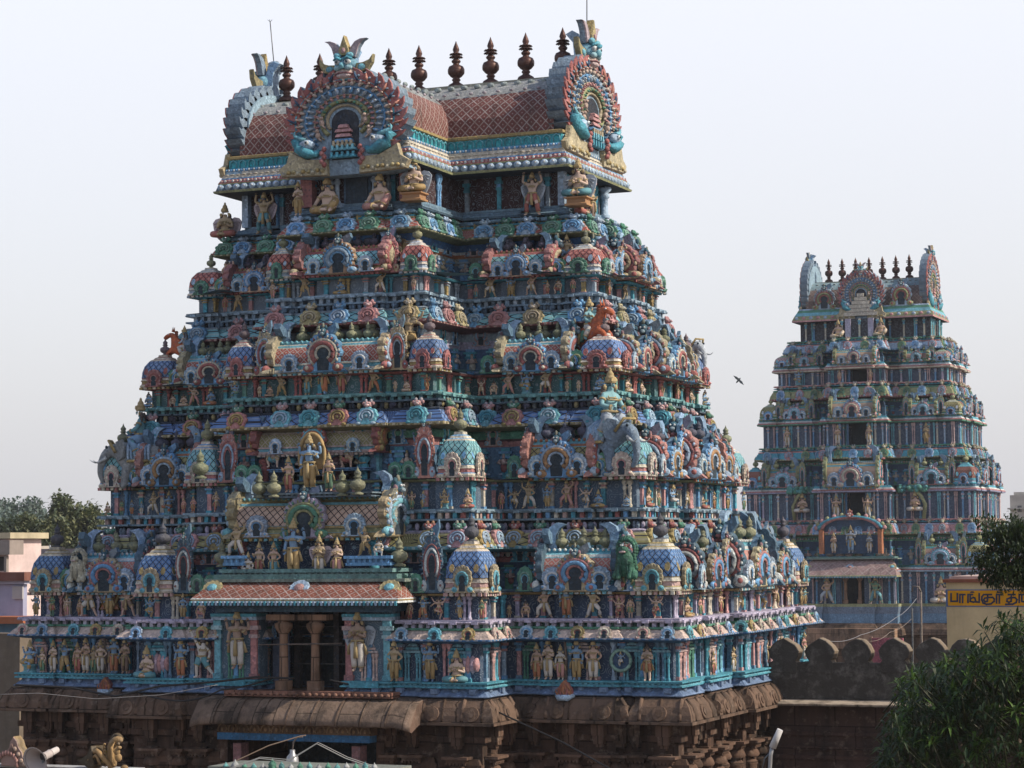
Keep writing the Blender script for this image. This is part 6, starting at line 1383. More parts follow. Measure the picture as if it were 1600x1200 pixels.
mb = MB(); mb.box(-.55, .55, -3.40, -3.2, zt2+.1, ev, (.02, .02, .03)); 
for q in (-1, 1): mb.box(q*.85-.2, q*.85+.2, -3.6, -3.2, zt2+.1, ev, LILAC)
mb.build('top_doorway', T)
for q, lab in ((-1, 'left'), (1, 'right')): put_figure(make_figure('fat', FLESH, CREAM, False, fat=1.35), (p2.x+q*1.6, p2.y-3.5, zt2+.1), 0, 1.4/.69, f'stout seated statue {lab} of the distant tower top doorway', 'statue', None)
RZ, RH = _RZ, _RH; T = tower

# ------------------------------------------------------------------ lightning rods, ground, walls, buildings
for (x0, y0, x1, y1), Y, lab in (((428, 100, 422, 34), .3, 'thin lightning rod above the left end of the big roof'), ((917, 35, 917, -60), .2, 'thin lightning rod above the right end of the big roof')):
    a, b = at(x0, y0, Y=Y), at(x1, y1, Y=Y); mb = MB(); mb.tube([a, b], .016, (.12, .12, .13), 5); mb.m = [ME]*len(mb.m)
    for q in range(5): mb.tube([b, b+Vector((.08*math.cos(q*1.26), .08*math.sin(q*1.26), .06))], .006, (.12, .12, .13), 4)
    tag(mb.build('lightning_rod'), lab, 'lightning rod', None)
GZ = -8.0
mb = MB(); mb.mat = ST; n = mb.add([(-900, -300, GZ), (900, -300, GZ), (900, 1500, GZ), (-900, 1500, GZ)]); mb.face([n, n+1, n+2, n+3], (.22, .17, .13), False, [(0, 0), (900, 0), (900, 900), (0, 900)])
tag(mb.build('ground'), None, None, None, 'structure')
# battlemented wall
YW = at(1196, 1072, X=10.05).y
WX0, WX1 = 10.0, 26.0
zs = at(1300, 1092, Y=YW).z; zm = at(1300, 1050, Y=YW).z; zcp = at(1300, 1036, Y=YW).z
W = empty('battlement_wall', (WX0, YW, GZ), 0, 'dark mouldy battlemented wall running right from the big tower', 'wall', None)
def wl(mb, nm): mb.M = Matrix(); o = mb.build(nm, W); o.location = (-WX0, -YW, -GZ); return o
mb = MB(); mb.mat = MO; mb.box(WX0+.15, WX1, YW, YW+.5, zs, zcp, (.065, .06, .055)); wl(mb, 'parapet')
mb = MB(); mb.mat = ST
mb.loft([[(WX0, YW-.72, zs-.16), (WX1, YW-.72, zs-.16), (WX1, YW+.3, zs-.10), (WX0, YW+.3, zs-.10)], [(WX0, YW-.75, zs-.10), (WX1, YW-.75, zs-.10), (WX1, YW+.3, zs+.01), (WX0, YW+.3, zs+.01)]], (.40, .34, .28), True, False, (.3, .25, .2), (.40, .34, .28)); wl(mb, 'coping_slab')
mb = MB(); mb.mat = ST; mb.box(WX0+.2, WX1, YW-.15, YW+.6, GZ, zs-.14, (.075, .048, .040))
for z in (-.9, -1.3, -1.55): mb.box(WX0+.2, WX1, YW-.22, YW-.14, zs+z-.1, zs+z, (.08, .05, .042))
wl(mb, 'lower_wall')
def merlon(i):
    mb = MB(); mb.mat = MO; r_ = random.Random(i); w = .40; pts = [(-w*.92, -.35), (w*.92, -.35), (w*.95, -.02), (w*.80, .08), (w*1.02, .22), (w*1.05, .42), (w*.85, .62), (w*.45, .76), (0, .84), (-w*.45, .76), (-w*.85, .62), (-w*1.05, .42), (-w*1.02, .22), (-w*.80, .08), (-w*.95, -.02)]
    pts = [(x*(1+r_.uniform(-.06, .06)), z+r_.uniform(-.04, .035)) for x, z in pts]
    mb.plate(pts, -.02, .42, (.07, .065, .06), (.24, .19, .14), bev=.03); return mb  # edges paler than the face: sunlight put into the edge colour
for i, px in enumerate((1225, 1281, 1338, 1397, 1455, 1508, 1560, 1612, 1664)):
    p = at(px, 1036, Y=YW); o = link('merlon', merlon(i).mesh('merlon'), W, (p.x-WX0, 0, p.z-GZ), 0, (1., 1., .80))
# yellow building with the painted sign
YB = 22.0
a = at(1478, 905, Y=YB); b = at(1478, 921, Y=YB); c = at(1478, 948, Y=YB); k = 1/ppm(a)
B = empty('yellow_building', (a.x, YB, GZ), 0, 'pale yellow building at right with an orange band of dark Tamil lettering', 'building', None)
def bl(mb, nm): o = mb.build(nm, B); o.location = (-a.x, -YB, -GZ); return o
mb = MB(); mb.mat = PL; mb.box(a.x, a.x+14, YB, YB+7, GZ, a.z-.12, (.72, .57, .34)); bl(mb, 'wall')
mb = MB(); mb.mat = PL; mb.box(a.x-.1, a.x+14, YB-.12, YB+7.1, a.z-.12, a.z, (.28, .10, .06)); mb.box(a.x+.1, a.x+14, YB+.4, YB+6.5, a.z, a.z+.1, (.55, .42, .38)); bl(mb, 'roof_edge')
mb = MB(); mb.mat = PL; hb = b.z-c.z
mb.box(a.x-.02, a.x+14, YB-.024, YB-.004, c.z, b.z, (.13, .20, .36)); mb.box(a.x+.06, a.x+14, YB-.030, YB-.0245, c.z+.04, b.z-.04, (.80, .37, .02)); bl(mb, 'sign_band')
# lettering: strokes traced in the band's own plane (sign units: 1 = 100 picture units)
sx0, sy0, su = 215, 490, 14/160.*1.0
def S(x, y): return at(1460+x*140/1600., 880+y*140/1600., Y=YB-.034)
GLY = [[(298, 545), (298, 680), (410, 680), (410, 545)], [(455, 700), (455, 560), (545, 560), (505, 560), (505, 700)], [(600, 700), (600, 560), (680, 560), (640, 560), (640, 680), (700, 695), (740, 680), (720, 620), (690, 612), (660, 630)], [(735, 690), (800, 695), (800, 545)], [(880, 560), (850, 600), (845, 650), (870, 710), (930, 735), (1010, 725), (1065, 680), (1070, 640), (1040, 610), (960, 612), (900, 625), (880, 655), (905, 690), (945, 680), (950, 640), (950, 560), (1020, 560), (905, 560)],
       [(1110, 710), (1110, 560), (1205, 560), (1160, 560), (1160, 710)], [(1275, 735), (1400, 730), (1460, 700), (1475, 650), (1440, 615), (1360, 615), (1300, 640), (1295, 680), (1330, 700), (1370, 680), (1375, 560), (1320, 560), (1440, 560)], [(1515, 700), (1515, 560), (1620, 560), (1560, 560), (1560, 680), (1640, 700)]]
mb = MB()
def stroke(pts, wd):
    P3 = [S(*q) for q in pts]
    for i in range(len(P3)-1):
        p, q = P3[i], P3[i+1]; d = (q-p); L = d.length
        if L < 1e-4: continue
        d /= L; nrm = Vector((-d.z, 0, d.x))*wd/2; e = d*wd*.42; yo = Vector((0, -.0006*(i % 7), 0))
        n = mb.add([p-e-nrm+yo, q+e-nrm+yo, q+e+nrm+yo, p-e+nrm+yo]); m = mb.add([v-Vector((0, -.004, 0)) for v in []])
        mb.face([n, n+1, n+2, n+3], (.035, .022, .045))
for g in GLY: stroke(g, .066)
for cx, cy in ((675, 512), (1150, 515)):
    n = mb.add([S(cx+42*math.cos(t), cy+18-30*math.sin(t))+Vector((0, -.005, 0)) for t in [PI*i/10 for i in range(11)]]); mb.face([n+i for i in range(11)], (.035, .022, .045))
bl(mb, 'sign_lettering')
def block(name, px0, py0, px1, py1, D, dep, col, lab, cat='building', extras=()):
    p = at(px0, py1, D=D); q = at(px1, py0, D=D); Y = p.y; p = at(px0, py1, Y=Y); q = at(px1, py0, Y=Y)
    o = empty(name, (p.x, Y, GZ), 0, lab, cat, None)
    mb = MB(); mb.mat = PL; mb.box(p.x, q.x, Y, Y+dep, GZ, q.z, col); w = mb.build('wall', o); w.location = (-p.x, -Y, -GZ)
    for (nm, ex0, ey0, ex1, ey1, yo, dd, ec) in extras:
        e0 = at(ex0, ey1, Y=Y+yo); e1 = at(ex1, ey0, Y=Y+yo); mb = MB(); mb.mat = PL; mb.box(e0.x, e1.x, Y+yo, Y+yo+dd, e0.z, e1.z, ec); w = mb.build(nm, o); w.location = (-p.x, -Y, -GZ)
    return o
block('house', -120, 842, 13, 905, 118, 2.9, (.72, .58, .57), 'pink-white flat-roofed house behind the left tower edge', 'house', [('roof_slab', -120, 832, 16, 843, -.3, 3.4, (.52, .46, .33)), ('balcony', -120, 844, 15, 868, -1.4, 1.2, (.30, .26, .24)), ('window', -4, 870, 7, 892, -.05, .2, (.06, .06, .07)), ('column', 6, 868, 10, 900, -1.3, .2, (.3, .26, .24))])
block('house', 46, 856, 58, 900, 125, .5, (.45, .38, .32), 'small tan house block right of the pink-white house', 'house', [('roof_slab', 44, 853, 60, 858, -.4, 1, (.50, .46, .42)), ('stair_roof', 44, 872, 58, 876, -.8, 1, (.24, .12, .09)), ('window', 50, 862, 55, 870, -.04, .1, (.08, .07, .07))])
block('house', -120, 912, 36, 1000, 100, .3, (.36, .38, .54), 'lavender house with white latticed parapet below the pink-white house', 'house', [('roof', -120, 894, 38, 908, -.4, .8, (.20, .09, .07)), ('parapet', -120, 906, 38, 913, -.2, .4, (.42, .44, .58)), ('tiled_eave', -120, 964, 36, 974, -1.5, 1.6, (.40, .15, .08)), ('blue_wall', -120, 975, 34, 990, -.3, .3, (.14, .28, .45)), ('lattice_screen', 19, 916, 35, 936, -.12, .1, (.40, .40, .42))])
block('old_wall', -120, 990, 31, 1066, 92, 1, (.17, .14, .11), 'old stained brown wall at the left edge below the lavender house', 'wall')
block('old_wall', 64, 857, 136, 884, 104, 1, (.26, .23, .24), 'weathered grey wall behind the left corner lion', 'wall')
block('apartment_building', 1580, 772, 1680, 860, 330, 14, (.50, .47, .43), 'far beige apartment block at the right edge', 'building', [('roof_room', 1584, 768, 1640, 774, 2, 8, (.52, .5, .46)), ('window', 1590, 790, 1596, 800, -.1, .2, (.12, .12, .13)), ('ledge', 1574, 792, 1680, 796, -.6, .6, (.48, .45, .42))])
# red canopy seen through the battlements
p = at(1385, 1015, D=100); mb = MB(); mb.box(-.6, .75, -.1, .1, -.6, .5, (.40, .10, .12)); mb.box(-.75, -.62, -.1, .1, -4, .55, (.35, .18, .12)); tag(mb.build('red_banner', None, tuple(p)), 'red cloth banner on a post seen between two battlements', 'banner')
# bird
p = at(1154, 594, D=90); o = empty('bird', tuple(p), 0, 'dark bird gliding in the sky between the two towers', 'bird'); BS = .78; c = (.02, .018, .022)
mb = MB(); skin_to(mb, [(0, .16, -.02), (0, 0, 0), (0, -.14, .02), (0, -.20, .03)], [(0, 1), (1, 2), (2, 3)], [.025, .05, .04, .02], c, 1)
mb.plate([(-.05, -.05), (.05, -.05), (.08, -.26), (-.08, -.26)], .1, .11, c); mb.build('body', o)
mb = MB()
for q in (-1, 1):
    pts = [(q*.02, -.04, .02), (q*.16, -.07, .06), (q*.36, -.03, .07), (q*.17, .06, .05), (q*.02, .06, .01)]
    n = mb.add([(x, y, z+.008) for x, y, z in pts]+[(x, y, z-.008) for x, y, z in pts]); mb.face([n+i for i in range(5)], c); mb.face([n+9-i for i in range(5)], c)
    for i in range(5): j = (i+1) % 5; mb.face([n+i, n+j, n+5+j, n+5+i], c)
mb.build('wings', o)
_x = (_r*.74-_u*.67); _z = -_f*.9+_u*.3; _y = _z.cross(_x).normalized(); _z = _x.cross(_y)
o.matrix_world = Matrix(((_x.x*BS, _y.x*BS, _z.x*BS, p.x), (_x.y*BS, _y.y*BS, _z.y*BS, p.y), (_x.z*BS, _y.z*BS, _z.z*BS, p.z), (0, 0, 0, 1)))
# ------------------------------------------------------------------ foreground things along the bottom edge
def D3(px, py, D): return at(px, py, D=D)
p = at(100, 1197, D=45); Yf = p.y
mb = MB(); mb.mat = MO; e0 = at(-60, 1196, Y=Yf); e1 = at(212, 1196, Y=Yf); mb.box(e0.x, e1.x, Yf, Yf+.3, GZ, e0.z, (.13, .12, .11)); mb.box(e0.x, e1.x, Yf-.05, Yf+.34, e0.z, e0.z+.04, (.45, .46, .48)); tag(mb.build('parapet_wall'), 'mouldy white-edged parapet in the bottom left foreground', 'wall')
s = 1/ppm(p)
def stucco_lion():
    mb = MB(); c = (.33, .22, .11); m = (.10, .075, .045); r_ = random.Random(4)
    pts = [(0, .15, -.1), (-.30, .12, .12), (-.22, .05, .34)]
    skin_to(mb, [(-.42, .1, .0), (-.30, .1, .20), (-.12, .05, .26), (.04, .0, .14), (.16, -.02, -.02)], [(0, 1), (1, 2), (2, 3), (3, 4)], [.24, .26, .20, .15, .12], m, 1)
    mb.tube([(-.14, -.14, .34), (.0, -.20, .40), (.10, -.22, .34), (.20, -.2, .20), (.34, -.16, .06), (.40, -.12, -.1)], [.05, .07, .075, .07, .06, .05], dk(c, 1.25), 8)
    mb.tube([(-.12, -.18, .22), (-.02, -.22, .28), (.06, -.24, .20), (.10, -.22, .02)], [.04, .05, .05, .05], dk(c, 1.1), 7)
    skin_to(mb, [(.34, .02, -.1), (.36, .0, .25), (.36, -.02, .52), (.50, -.04, .70), (.66, -.06, .72), (.74, -.06, .66)], [(0, 1), (1, 2), (2, 3), (3, 4), (4, 5)], [.17, .15, .15, .15, .11, .05], c, 1)
    for k in range(9): mb.ell((.33+.04*k, .02, .60+.24*math.sin(PI*(k+1)/11)), (.06, .10, .05), m, 7, 5)
    mb.ell((.66, -.14, .60), (.05, .04, .05), dk(c, .5), 7, 5); mb.ell((.70, -.16, .50), (.08, .07, .05), dk(c, 1.2), 7, 5); mb.ell((.62, -.14, .38), (.09, .08, .11), c, 8, 5); mb.ell((.66, -.14, .22), (.11, .09, .12), dk(c, 1.15), 8, 5)
    mb.tube([(.54, -.16, .66), (.48, -.20, .50), (.52, -.22, .34), (.50, -.22, .16), (.58, -.2, .0)], [.03, .045, .05, .05, .05], dk(c, 1.3), 7)
    for k in range(6): mb.tube([(.22+.03*math.cos(t), -.16, .10+.09*k+.05*math.sin(t)) for t in [PI*1.6*j/6 for j in range(7)]], .022, dk(c, 1.2 if k % 2 else .7), 5)
    for _ in range(22): mb.ell((r_.uniform(-.5, .3), r_.uniform(-.2, .1), r_.uniform(-.05, .42)), r_.uniform(.02, .05), (dk(c, 1.1), m, (.30, .22, .06))[r_.randrange(3)], 6, 4)
    mb.ell((.82, -.08, -.06), (.12, .1, .09), dk(c, .9), 7, 5); mb.m = [MO]*len(mb.m); return mb
q = at(162, 1194, Y=Yf); o = link('stucco_beast', stucco_lion().mesh('stucco_beast'), None, (q.x, Yf-.1, q.z), 0, 50*s/.9); tag(o, 'ochre weathered stucco beast head on the bottom left parapet', 'sculpture')
mb = MB(); mb.mat = MO; c = (.36, .25, .22)
mb.plate([(-.42, -.05), (.55, -.05), (.46, .12), (.34, .22), (.30, .36), (.18, .50), (.12, .68), (.0, .80), (-.1, .66), (-.14, .48), (-.26, .36), (-.42, .22)], -.12, .25, c, (.30, .22, .12), bev=.04)
for i in range(12): t = PI*i/11; mb.ell((-.16+.34*math.cos(t), -.16, .0+.34*math.sin(t)), (.05, .05, .08), mixx(c, PINK, .4), 6, 4)
for k in range(5): mb.tube([(-.02, -.15, .60), (.03*k-.06, -.17, .45), (-.02+.05*(k-2), -.15, .3)], .02, dk(c, .6), 5)
for i, (x, z) in enumerate(((.3, .12), (.2, .3), (.08, .45), (.4, .02))): mb.ell((x, -.14, z), (.07, .05, .07), mixx(c, CREAM, .3), 7, 5)
q = at(26, 1194, Y=Yf); o = mb.build('gable_ornament', None, (q.x, Yf-.05, q.z)); o.scale = (44*s/.8,)*3; tag(o, 'pointed brown stucco gable ornament in the bottom left corner', 'ornament')
q = at(74, 1182, Y=Yf); o = empty('loudspeaker', (q.x, Yf-.15, q.z), R(-6), 'pale horn loudspeaker pointing left on the bottom left parapet', 'loudspeaker'); o.scale = (s*21/.30,)*3
mb = MB(); mb.M = Matrix.Rotation(R(105), 4, 'X') @ Matrix.Identity(4); mb.lathe([(.09, -.26), (.085, -.10), (.10, .0), (.16, .12), (.25, .22), (.32, .27), (.335, .28), (.30, .265), (.22, .16), (.12, .04), (.05, -.12), (.01, -.2)], [(.50, .45, .44)]*6+[(.46, .42, .41), (.30, .27, .27), (.22, .2, .2), (.1, .09, .09), (.03, .03, .03), (.02, .02, .02)], 20, True, False); mb.m = [PL]*len(mb.m); mb.build('horn', o)  # bell colours darken towards the throat, painting the shade inside
mb = MB(); mb.M = Matrix.Rotation(R(105), 4, 'X'); mb.lathe([(.02, -.52), (.07, -.50), (.08, -.28), (.10, -.25)], (.60, .56, .55), 14); mb.m = [PL]*len(mb.m); mb.build('driver_unit', o)
mb = MB(); mb.tube([(0, 0, -.06), (0, .02, -.5)], .03, (.3, .28, .27), 6); mb.build('bracket', o)
# street lamp with a tube light
DL = 38; a = D3(1203, 1225, DL); Yl = a.y
def A(px, py): return at(px, py, Y=Yl)
o = empty('tube_lamp', (a.x, Yl, GZ), 0, 'white tube-light lamp on a thin grey pole before the dark wall', 'street lamp')
mb = MB(); mb.tube([(a.x, Yl, GZ), A(1203, 1200), A(1204, 1180), A(1207, 1165)], .035, (.30, .31, .33), 6); mb.m = [ME]*len(mb.m); mb.build('pole', o).location = (-a.x, -Yl, -GZ)
mb = MB(); mb.tube([A(1207, 1168), A(1219, 1140)], [.062, .052], (.62, .62, .64), 8); mb.m = [PL]*len(mb.m); mb.build('lamp_head', o).location = (-a.x, -Yl, -GZ)
mb = MB(); mb.tube([A(1207, 1172), A(1195, 1185), A(1190, 1205)], .012, (.2, .2, .2), 4); mb.build('wire', o).location = (-a.x, -Yl, -GZ)
# row of green knobs on a shrine roof at the bottom, strung cables
DG = 44; g0 = D3(350, 1193, DG); Yg = g0.y
R_ = empty('shrine_roof', (g0.x, Yg, g0.z), 0, 'low shrine roof with a row of green and white stucco knobs at the bottom edge', 'shrine roof')
e1 = at(600, 1196, Y=Yg)
mb = MB(); mb.mat = MO; mb.box(-.3, e1.x-g0.x, -.1, 1.2, -8, -.05, (.20, .22, .20)); mb.build('parapet', R_)
rr = random.Random(3)
for i in range(17):
    px = 355+i*14.5; q = at(px, 1199+3*rr.random(), Y=Yg); big = i in (1, 5); s2 = (.17 if big else .12)
    def kn(c):
        mb = MB(); mb.lathe([(.5, -.5), (.55, 0), (.42, .35), (.5, .5), (.35, .75), (.12, 1.0), (.02, 1.25)], c, 9); return mb
    c = [mixx(GREEN, AQUA, .4), (.42, .40, .37), GREEN][i % 3]; link('knob', cached(('knob', i % 3), lambda: kn(c), 'knob'), R_, (q.x-g0.x, -.05, q.z-g0.z-.03), 0, s2)
def cable(pts, D, r, col, lab, sag=0, n=8):
    P3 = [at(px, py, D=d) for (px, py), d in zip(pts, D if isinstance(D, list) else [D]*len(pts))]; path = []
    for i in range(len(P3)-1):
        for j in range(n):
            t = j/n; v = P3[i].lerp(P3[i+1], t); v.z -= sag*4*t*(1-t); path.append(v)
    path.append(P3[-1]); mb = MB(); mb.tube(path, r, col, 5); mb.m = [CB]*len(mb.m); o = mb.build('cable'); tag(o, lab, 'cable'); return o
cable([(300, 1225), (405, 1185), (450, 1190), (495, 1162), (540, 1185), (600, 1205)], 43.5, .009, (.30, .31, .31), 'pale twisted cable strung along the bottom over the green knobs')
cable([(300, 1222), (407, 1183), (452, 1187), (497, 1160), (543, 1183), (605, 1204)], 43.4, .007, (.30, .31, .31), 'thinner pale cable running just above the twisted one')
cable([(24, 1070), (110, 1074), (180, 1088), (250, 1072), (330, 1066), (400, 1058), (460, 1060)], [62.5, 62.3, 61.9, 60.8, 60.2, 60, 60], .03, (.012, .012, .014), 'thick black cable draped along the left half of the blue ledge')
cable([(225, 1085), (290, 1095), (345, 1078), (430, 1058)], [61.6, 60.6, 60.2, 60.1], .025, (.012, .012, .014), 'second black cable drooping left of the stone awning', .05)
cable([(515, 1062), (600, 1082), (735, 1092), (790, 1118), (880, 1160), (960, 1205)], [59.6, 59.4, 59, 58, 57, 56], .024, (.012, .012, .014), 'black cable hanging diagonally across the stone base right of the awning')
cable([(0, 1085), (60, 1083), (150, 1092), (250, 1086), (340, 1070)], 58, .007, (.22, .22, .23), 'thin grey wire across the left stone cornice')
cable([(345, 1200), (420, 1165), (470, 1150), (478, 1149)], 50, .014, (.25, .18, .13), 'brown wire rising to the hook above the doorway lamp')
q = at(457, 1188, D=52); o = empty('hanging_lamp', tuple(q), 0, 'grey bell-shaped lamp hanging in the dark gateway at the bottom', 'lamp')
mb = MB(); mb.lathe([(.14, -.30), (.15, -.1), (.13, .08), (.06, .16), (.06, .24)], (.30, .31, .33), 12); mb.m = [ME]*len(mb.m); mb.build('shade', o)
mb = MB(); mb.tube([(0, 0, .22), (.02, 0, .40), (.12, 0, .52), (.26, 0, .54)], .02, (.25, .18, .14), 6); mb.build('hook', o)
# poles and wires in front of the distant tower
for (x, y0, y1, Dd, c, lab) in ((1440, 925, 1075, 100, (.20, .14, .10), 'thin brown lamp pole in front of the distant tower'), (1426, 950, 1080, 104, (.08, .065, .06), 'shorter dark pole left of the brown lamp pole')):
    q0 = at(x+1, y1, D=Dd); q1 = at(x-1, y0, D=Dd); o = empty('pole', (q0.x, q0.y, GZ), 0, lab, 'pole'); mb = MB(); mb.tube([(q0.x, q0.y, GZ), q0, q1], .045, c, 6)
    if x == 1440: mb.tube([q1, q1+Vector((-.1, 0, .22)), q1+Vector((-.35, 0, .25)), q1+Vector((-.4, 0, 0))], .045, c, 6)
    mb.build('shaft', o).location = (-q0.x, -q0.y, -GZ)
cable([(1298, 1002), (1345, 992), (1400, 965), (1432, 935)], [90, 94, 98, 100], .011, (.22, .23, .26), 'pale rope line rising to the brown lamp pole', .1)
cable([(1360, 1002), (1390, 988), (1424, 967)], [95, 100, 103], .009, (.24, .19, .16), 'tan wire below the pale rope line', .1)
# ------------------------------------------------------------------ trees
def blade(mb, p, d, up, L, wd, col, droop=.35):
    s = d.cross(up)
    if s.length < 1e-4: s = Vector((1, 0, 0))
    s.normalize(); nn = s.cross(d); a = p; b = p+d*L*.5+nn*L*.06; c = p+d*L-Vector((0, 0, L*droop))+nn*0
    n = mb.add([a, b-s*wd*.5, b+s*wd*.5, c, b-nn*wd*.12]); mb.face([n, n+1, n+4], col); mb.face([n, n+4, n+2], col); mb.face([n+1, n+3, n+4], col); mb.face([n+4, n+3, n+2], col)
def rand_dir(r):
    while True:
        v = Vector((r.uniform(-1, 1), r.uniform(-1, 1), r.uniform(-1, 1)))
        if .05 < v.length < 1: return v.normalized()
def limb_tree(name, base, lab, crown_fn, limbs, cat='tree', bark=(.10, .075, .055)):
    o = empty(name, tuple(base), 0, lab, cat, None); mb = MB()
    for pts, r in limbs: mb.tube([Vector(p)-Vector(base) for p in pts], [r*(1-.75*i/(len(pts)-1)) for i in range(len(pts))], bark, 7)
    mb.m = [MO]*len(mb.m); mb.build('trunk', o)
    mb = MB(); mb.mat = LF; crown_fn(mb, Vector(base)); mb.build('crown', o); return o
# mango tree, lower right
rm = random.Random(21); DM = 33
OUT = [(1376, 1196), (1390, 1145), (1408, 1095), (1422, 1080), (1448, 1070), (1484, 1058), (1522, 1030), (1546, 1008), (1574, 994), (1620, 988), (1720, 975)]
def mango(mb, base):
    cs = []
    for k in range(1150):
        px = rm.uniform(1376, 1720); lim = 945
        for (x0, y0), (x1, y1) in zip(OUT, OUT[1:]):
            if x0 <= px <= x1: lim = y0+(y1-y0)*(px-x0)/(x1-x0)
        if px < 1376: continue
        py = lim+abs(rm.gauss(0, 1))*110 if rm.random() < .62 else lim+rm.uniform(0, 330)
        py += 10*math.sin(px*.11)+8*math.sin(px*.05)
        if k % 14 == 0: py = lim-rm.uniform(0, 30)
        depth = rm.uniform(-2.2, 3.0)
        cs.append((px, py, DM+depth+ (py-lim)*-.006))
    for px, py, D in cs:
        if py > 1300: continue
        c = at(px, py, D=D)-base; ax = (Vector((rm.gauss(-.25, .4), rm.gauss(-.4, .4), rm.uniform(.3, 1.1)))).normalized()
        young_glint = rm.random() < .22; n = rm.randint(9, 13)  # paler rosettes: young leaves doubling as leaf-tip highlights put into colour
        for j in range(n):
            t = 2*PI*j/n+rm.uniform(-.25, .25); e = rm.uniform(.05, .8)
            x = ax.cross(Vector((.3, .2, 1))).normalized(); y = ax.cross(x)
            d = (x*math.cos(t)+y*math.sin(t)+ax*e).normalized(); g = rm.uniform(.7, 1.25)
            col = (.055*g, .11*g, .018*g) if young_glint else (.011*g, .028*g, .009*g)
            blade(mb, c+ax*rm.uniform(-.06, .06), d, Vector((0, 0, 1)), rm.uniform(.17, .28), rm.uniform(.034, .048), col, rm.uniform(.02, .38))
        mb.tube([c-ax*.5, c-ax*.2, c], [.016, .012, .006], (.03, .035, .018), 4)
q = at(1580, 1180, D=DM+1); base = Vector((q.x, q.y, GZ)); lm_ = []
for px, py, D in ((1450, 1120, 32), (1520, 1050, 33), (1590, 1000, 33), (1500, 1160, 31.5), (1640, 1040, 34)): 
    e = at(px, py, D=D); lm_.append(([base+Vector((0, 0, 3.2)), base.lerp(e, .55)+Vector((0, 0, 1.2)), e], .13))
limb_tree('mango_tree', base, 'dark green mango tree with long drooping leaves in the lower right foreground', mango, [([base, base+Vector((.05, 0, 1.8)), base+Vector((0, 0, 3.6))], .30)]+lm_)
# tree reaching in from the right, small dark leaves
rt = random.Random(5); DN = 46
BR = [[(1665, 860), (1620, 850), (1575, 838), (1536, 818)], [(1660, 850), (1610, 842), (1570, 858), (1530, 866)], [(1660, 880), (1610, 880), (1575, 890), (1535, 884)], [(1660, 885), (1620, 888), (1590, 894), (1552, 900)], [(1665, 880), (1640, 880), (1615, 896), (1598, 902)], [(1660, 840), (1620, 826), (1590, 822), (1560, 826)]]
q = at(1680, 1000, D=DN); base2 = Vector((q.x, q.y, GZ))
def neem(mb, base):
    for br in BR:
        for i in range(len(br)-1):
            (x0, y0), (x1, y1) = br[i], br[i+1]
            for k in range(120 if i else 70):
                t = rt.random(); x = x0+(x1-x0)*t+rt.gauss(0, 9); y = y0+(y1-y0)*t+rt.gauss(3, 9); D = DN+rt.gauss(0, .35)
                c = at(x, y, D=D)-base; d0 = rand_dir(rt); g = rt.uniform(.6, 1.3)
                for j in range(7):
                    d = (d0+rand_dir(rt)*.8+Vector((0, 0, -.35))).normalized()
                    blade(mb, c+rand_dir(rt)*.09, d, Vector((0, 0, 1)), rt.uniform(.07, .13), rt.uniform(.03, .045), (.018*g, .034*g, .013*g), .2)
limb_tree('leafy_tree', base2, 'dark small-leaved tree reaching in from the right edge above the yellow building', neem, [([base2, base2+Vector((-.1, 0, 6)), at(1665, 870, D=DN)], .22)]+[([at(x, y, D=DN) for x, y in br], .05) for br in BR])
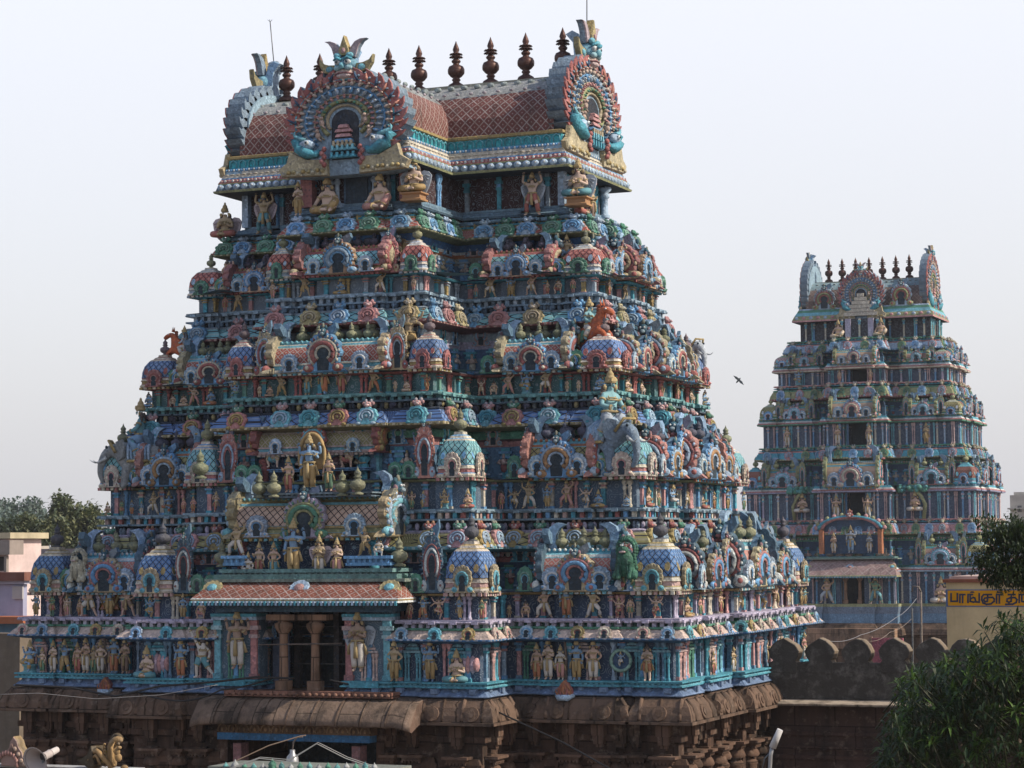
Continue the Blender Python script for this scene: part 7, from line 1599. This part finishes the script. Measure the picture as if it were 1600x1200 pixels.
# far trees at left: crown made of leaf clumps
def far_tree(px, py, rx, ry, D, lab, cols, seed, n=900, ls=.5):
    r = random.Random(seed); c = at(px, py, D=D); k = 1/ppm(c); base = Vector((c.x, c.y, GZ)); rxm, rym = rx*k, ry*k
    lob = [(Vector((r.uniform(-.75, .75)*rxm, r.uniform(-.6, .6)*rxm, r.uniform(-.55, .65)*rym)), r.uniform(.28, .48)) for _ in range(13)]
    def cf(mb, b):
        for _ in range(n):
            lc, lr = lob[r.randrange(len(lob))]; d = rand_dir(r); rad = r.random()**.4
            p = c-b+lc+Vector((d.x*rxm*lr*rad, d.y*rxm*lr*rad, d.z*rym*lr*rad*1.15)); g = r.uniform(.6, 1.35); q = cols[r.randrange(len(cols))]
            for j in range(5): blade(mb, p+rand_dir(r)*ls*.6, (rand_dir(r)+Vector((0, 0, .2))).normalized(), Vector((0, 0, 1)), ls*r.uniform(.6, 1.2), ls*.55, tuple(x*g for x in q), .2)
    lim = [([base, base+Vector((.2, 0, (c.z-GZ)*.5)), c+Vector((0, 0, -rym*.2))], .35*ls/.5)]
    for lc, lr in lob[:6]: lim.append(([base+Vector((.2, 0, (c.z-GZ)*.55)), c+lc*.5, c+lc], .12*ls/.5))
    limb_tree('tree', base, lab, cf, lim)
HAZE_GREEN = [(.14, .185, .165), (.115, .16, .145)]; OG = [(.15, .16, .08), (.11, .13, .075), (.09, .115, .07)]  # far greens paled: distance haze put into the leaf colour
far_tree(8, 822, 80, 46, 300, 'dark rounded tree at the far left edge behind the houses', HAZE_GREEN, 1, 1500, .75)
far_tree(85, 834, 75, 42, 290, 'dark tree between the far left tree and the olive tree', HAZE_GREEN, 2, 1500, .75)
far_tree(-60, 822, 50, 50, 310, 'dark tree just outside the left edge', HAZE_GREEN, 8, 500, .8) if 0 else None
far_tree(118, 832, 44, 56, 190, 'olive-green tree right behind the tower left edge', OG, 3, 1700, .5)
far_tree(62, 838, 40, 34, 180, 'low olive tree behind the tan house block', OG, 4, 1100, .45)
far_tree(10, 850, 34, 40, 230, 'low grey-green tree behind the pink-white house', [(.06, .08, .05), (.05, .07, .05)], 6, 900, .55)
# ------------------------------------------------------------------ hazy air
HZ = True
if HZ:
    m = bpy.data.materials.new('hazy_air'); m.use_nodes = True; t = m.node_tree; t.nodes.clear(); o_ = t.nodes.new('ShaderNodeOutputMaterial')
    v = t.nodes.new('ShaderNodeVolumePrincipled'); v.inputs['Density'].default_value = .0002; v.inputs['Color'].default_value = (.86, .88, .95, 1); v.inputs['Anisotropy'].default_value = .2
    t.links.new(v.outputs[0], o_.inputs['Volume'])
    mb = MB(); mb.box(-280, 320, -80, 420, GZ-1.2, 34, (1, 1, 1)); me = mb.mesh('haze'); me.materials.clear(); me.materials.append(m)
    tag(link('haze', me), None, None, None, 'stuff')
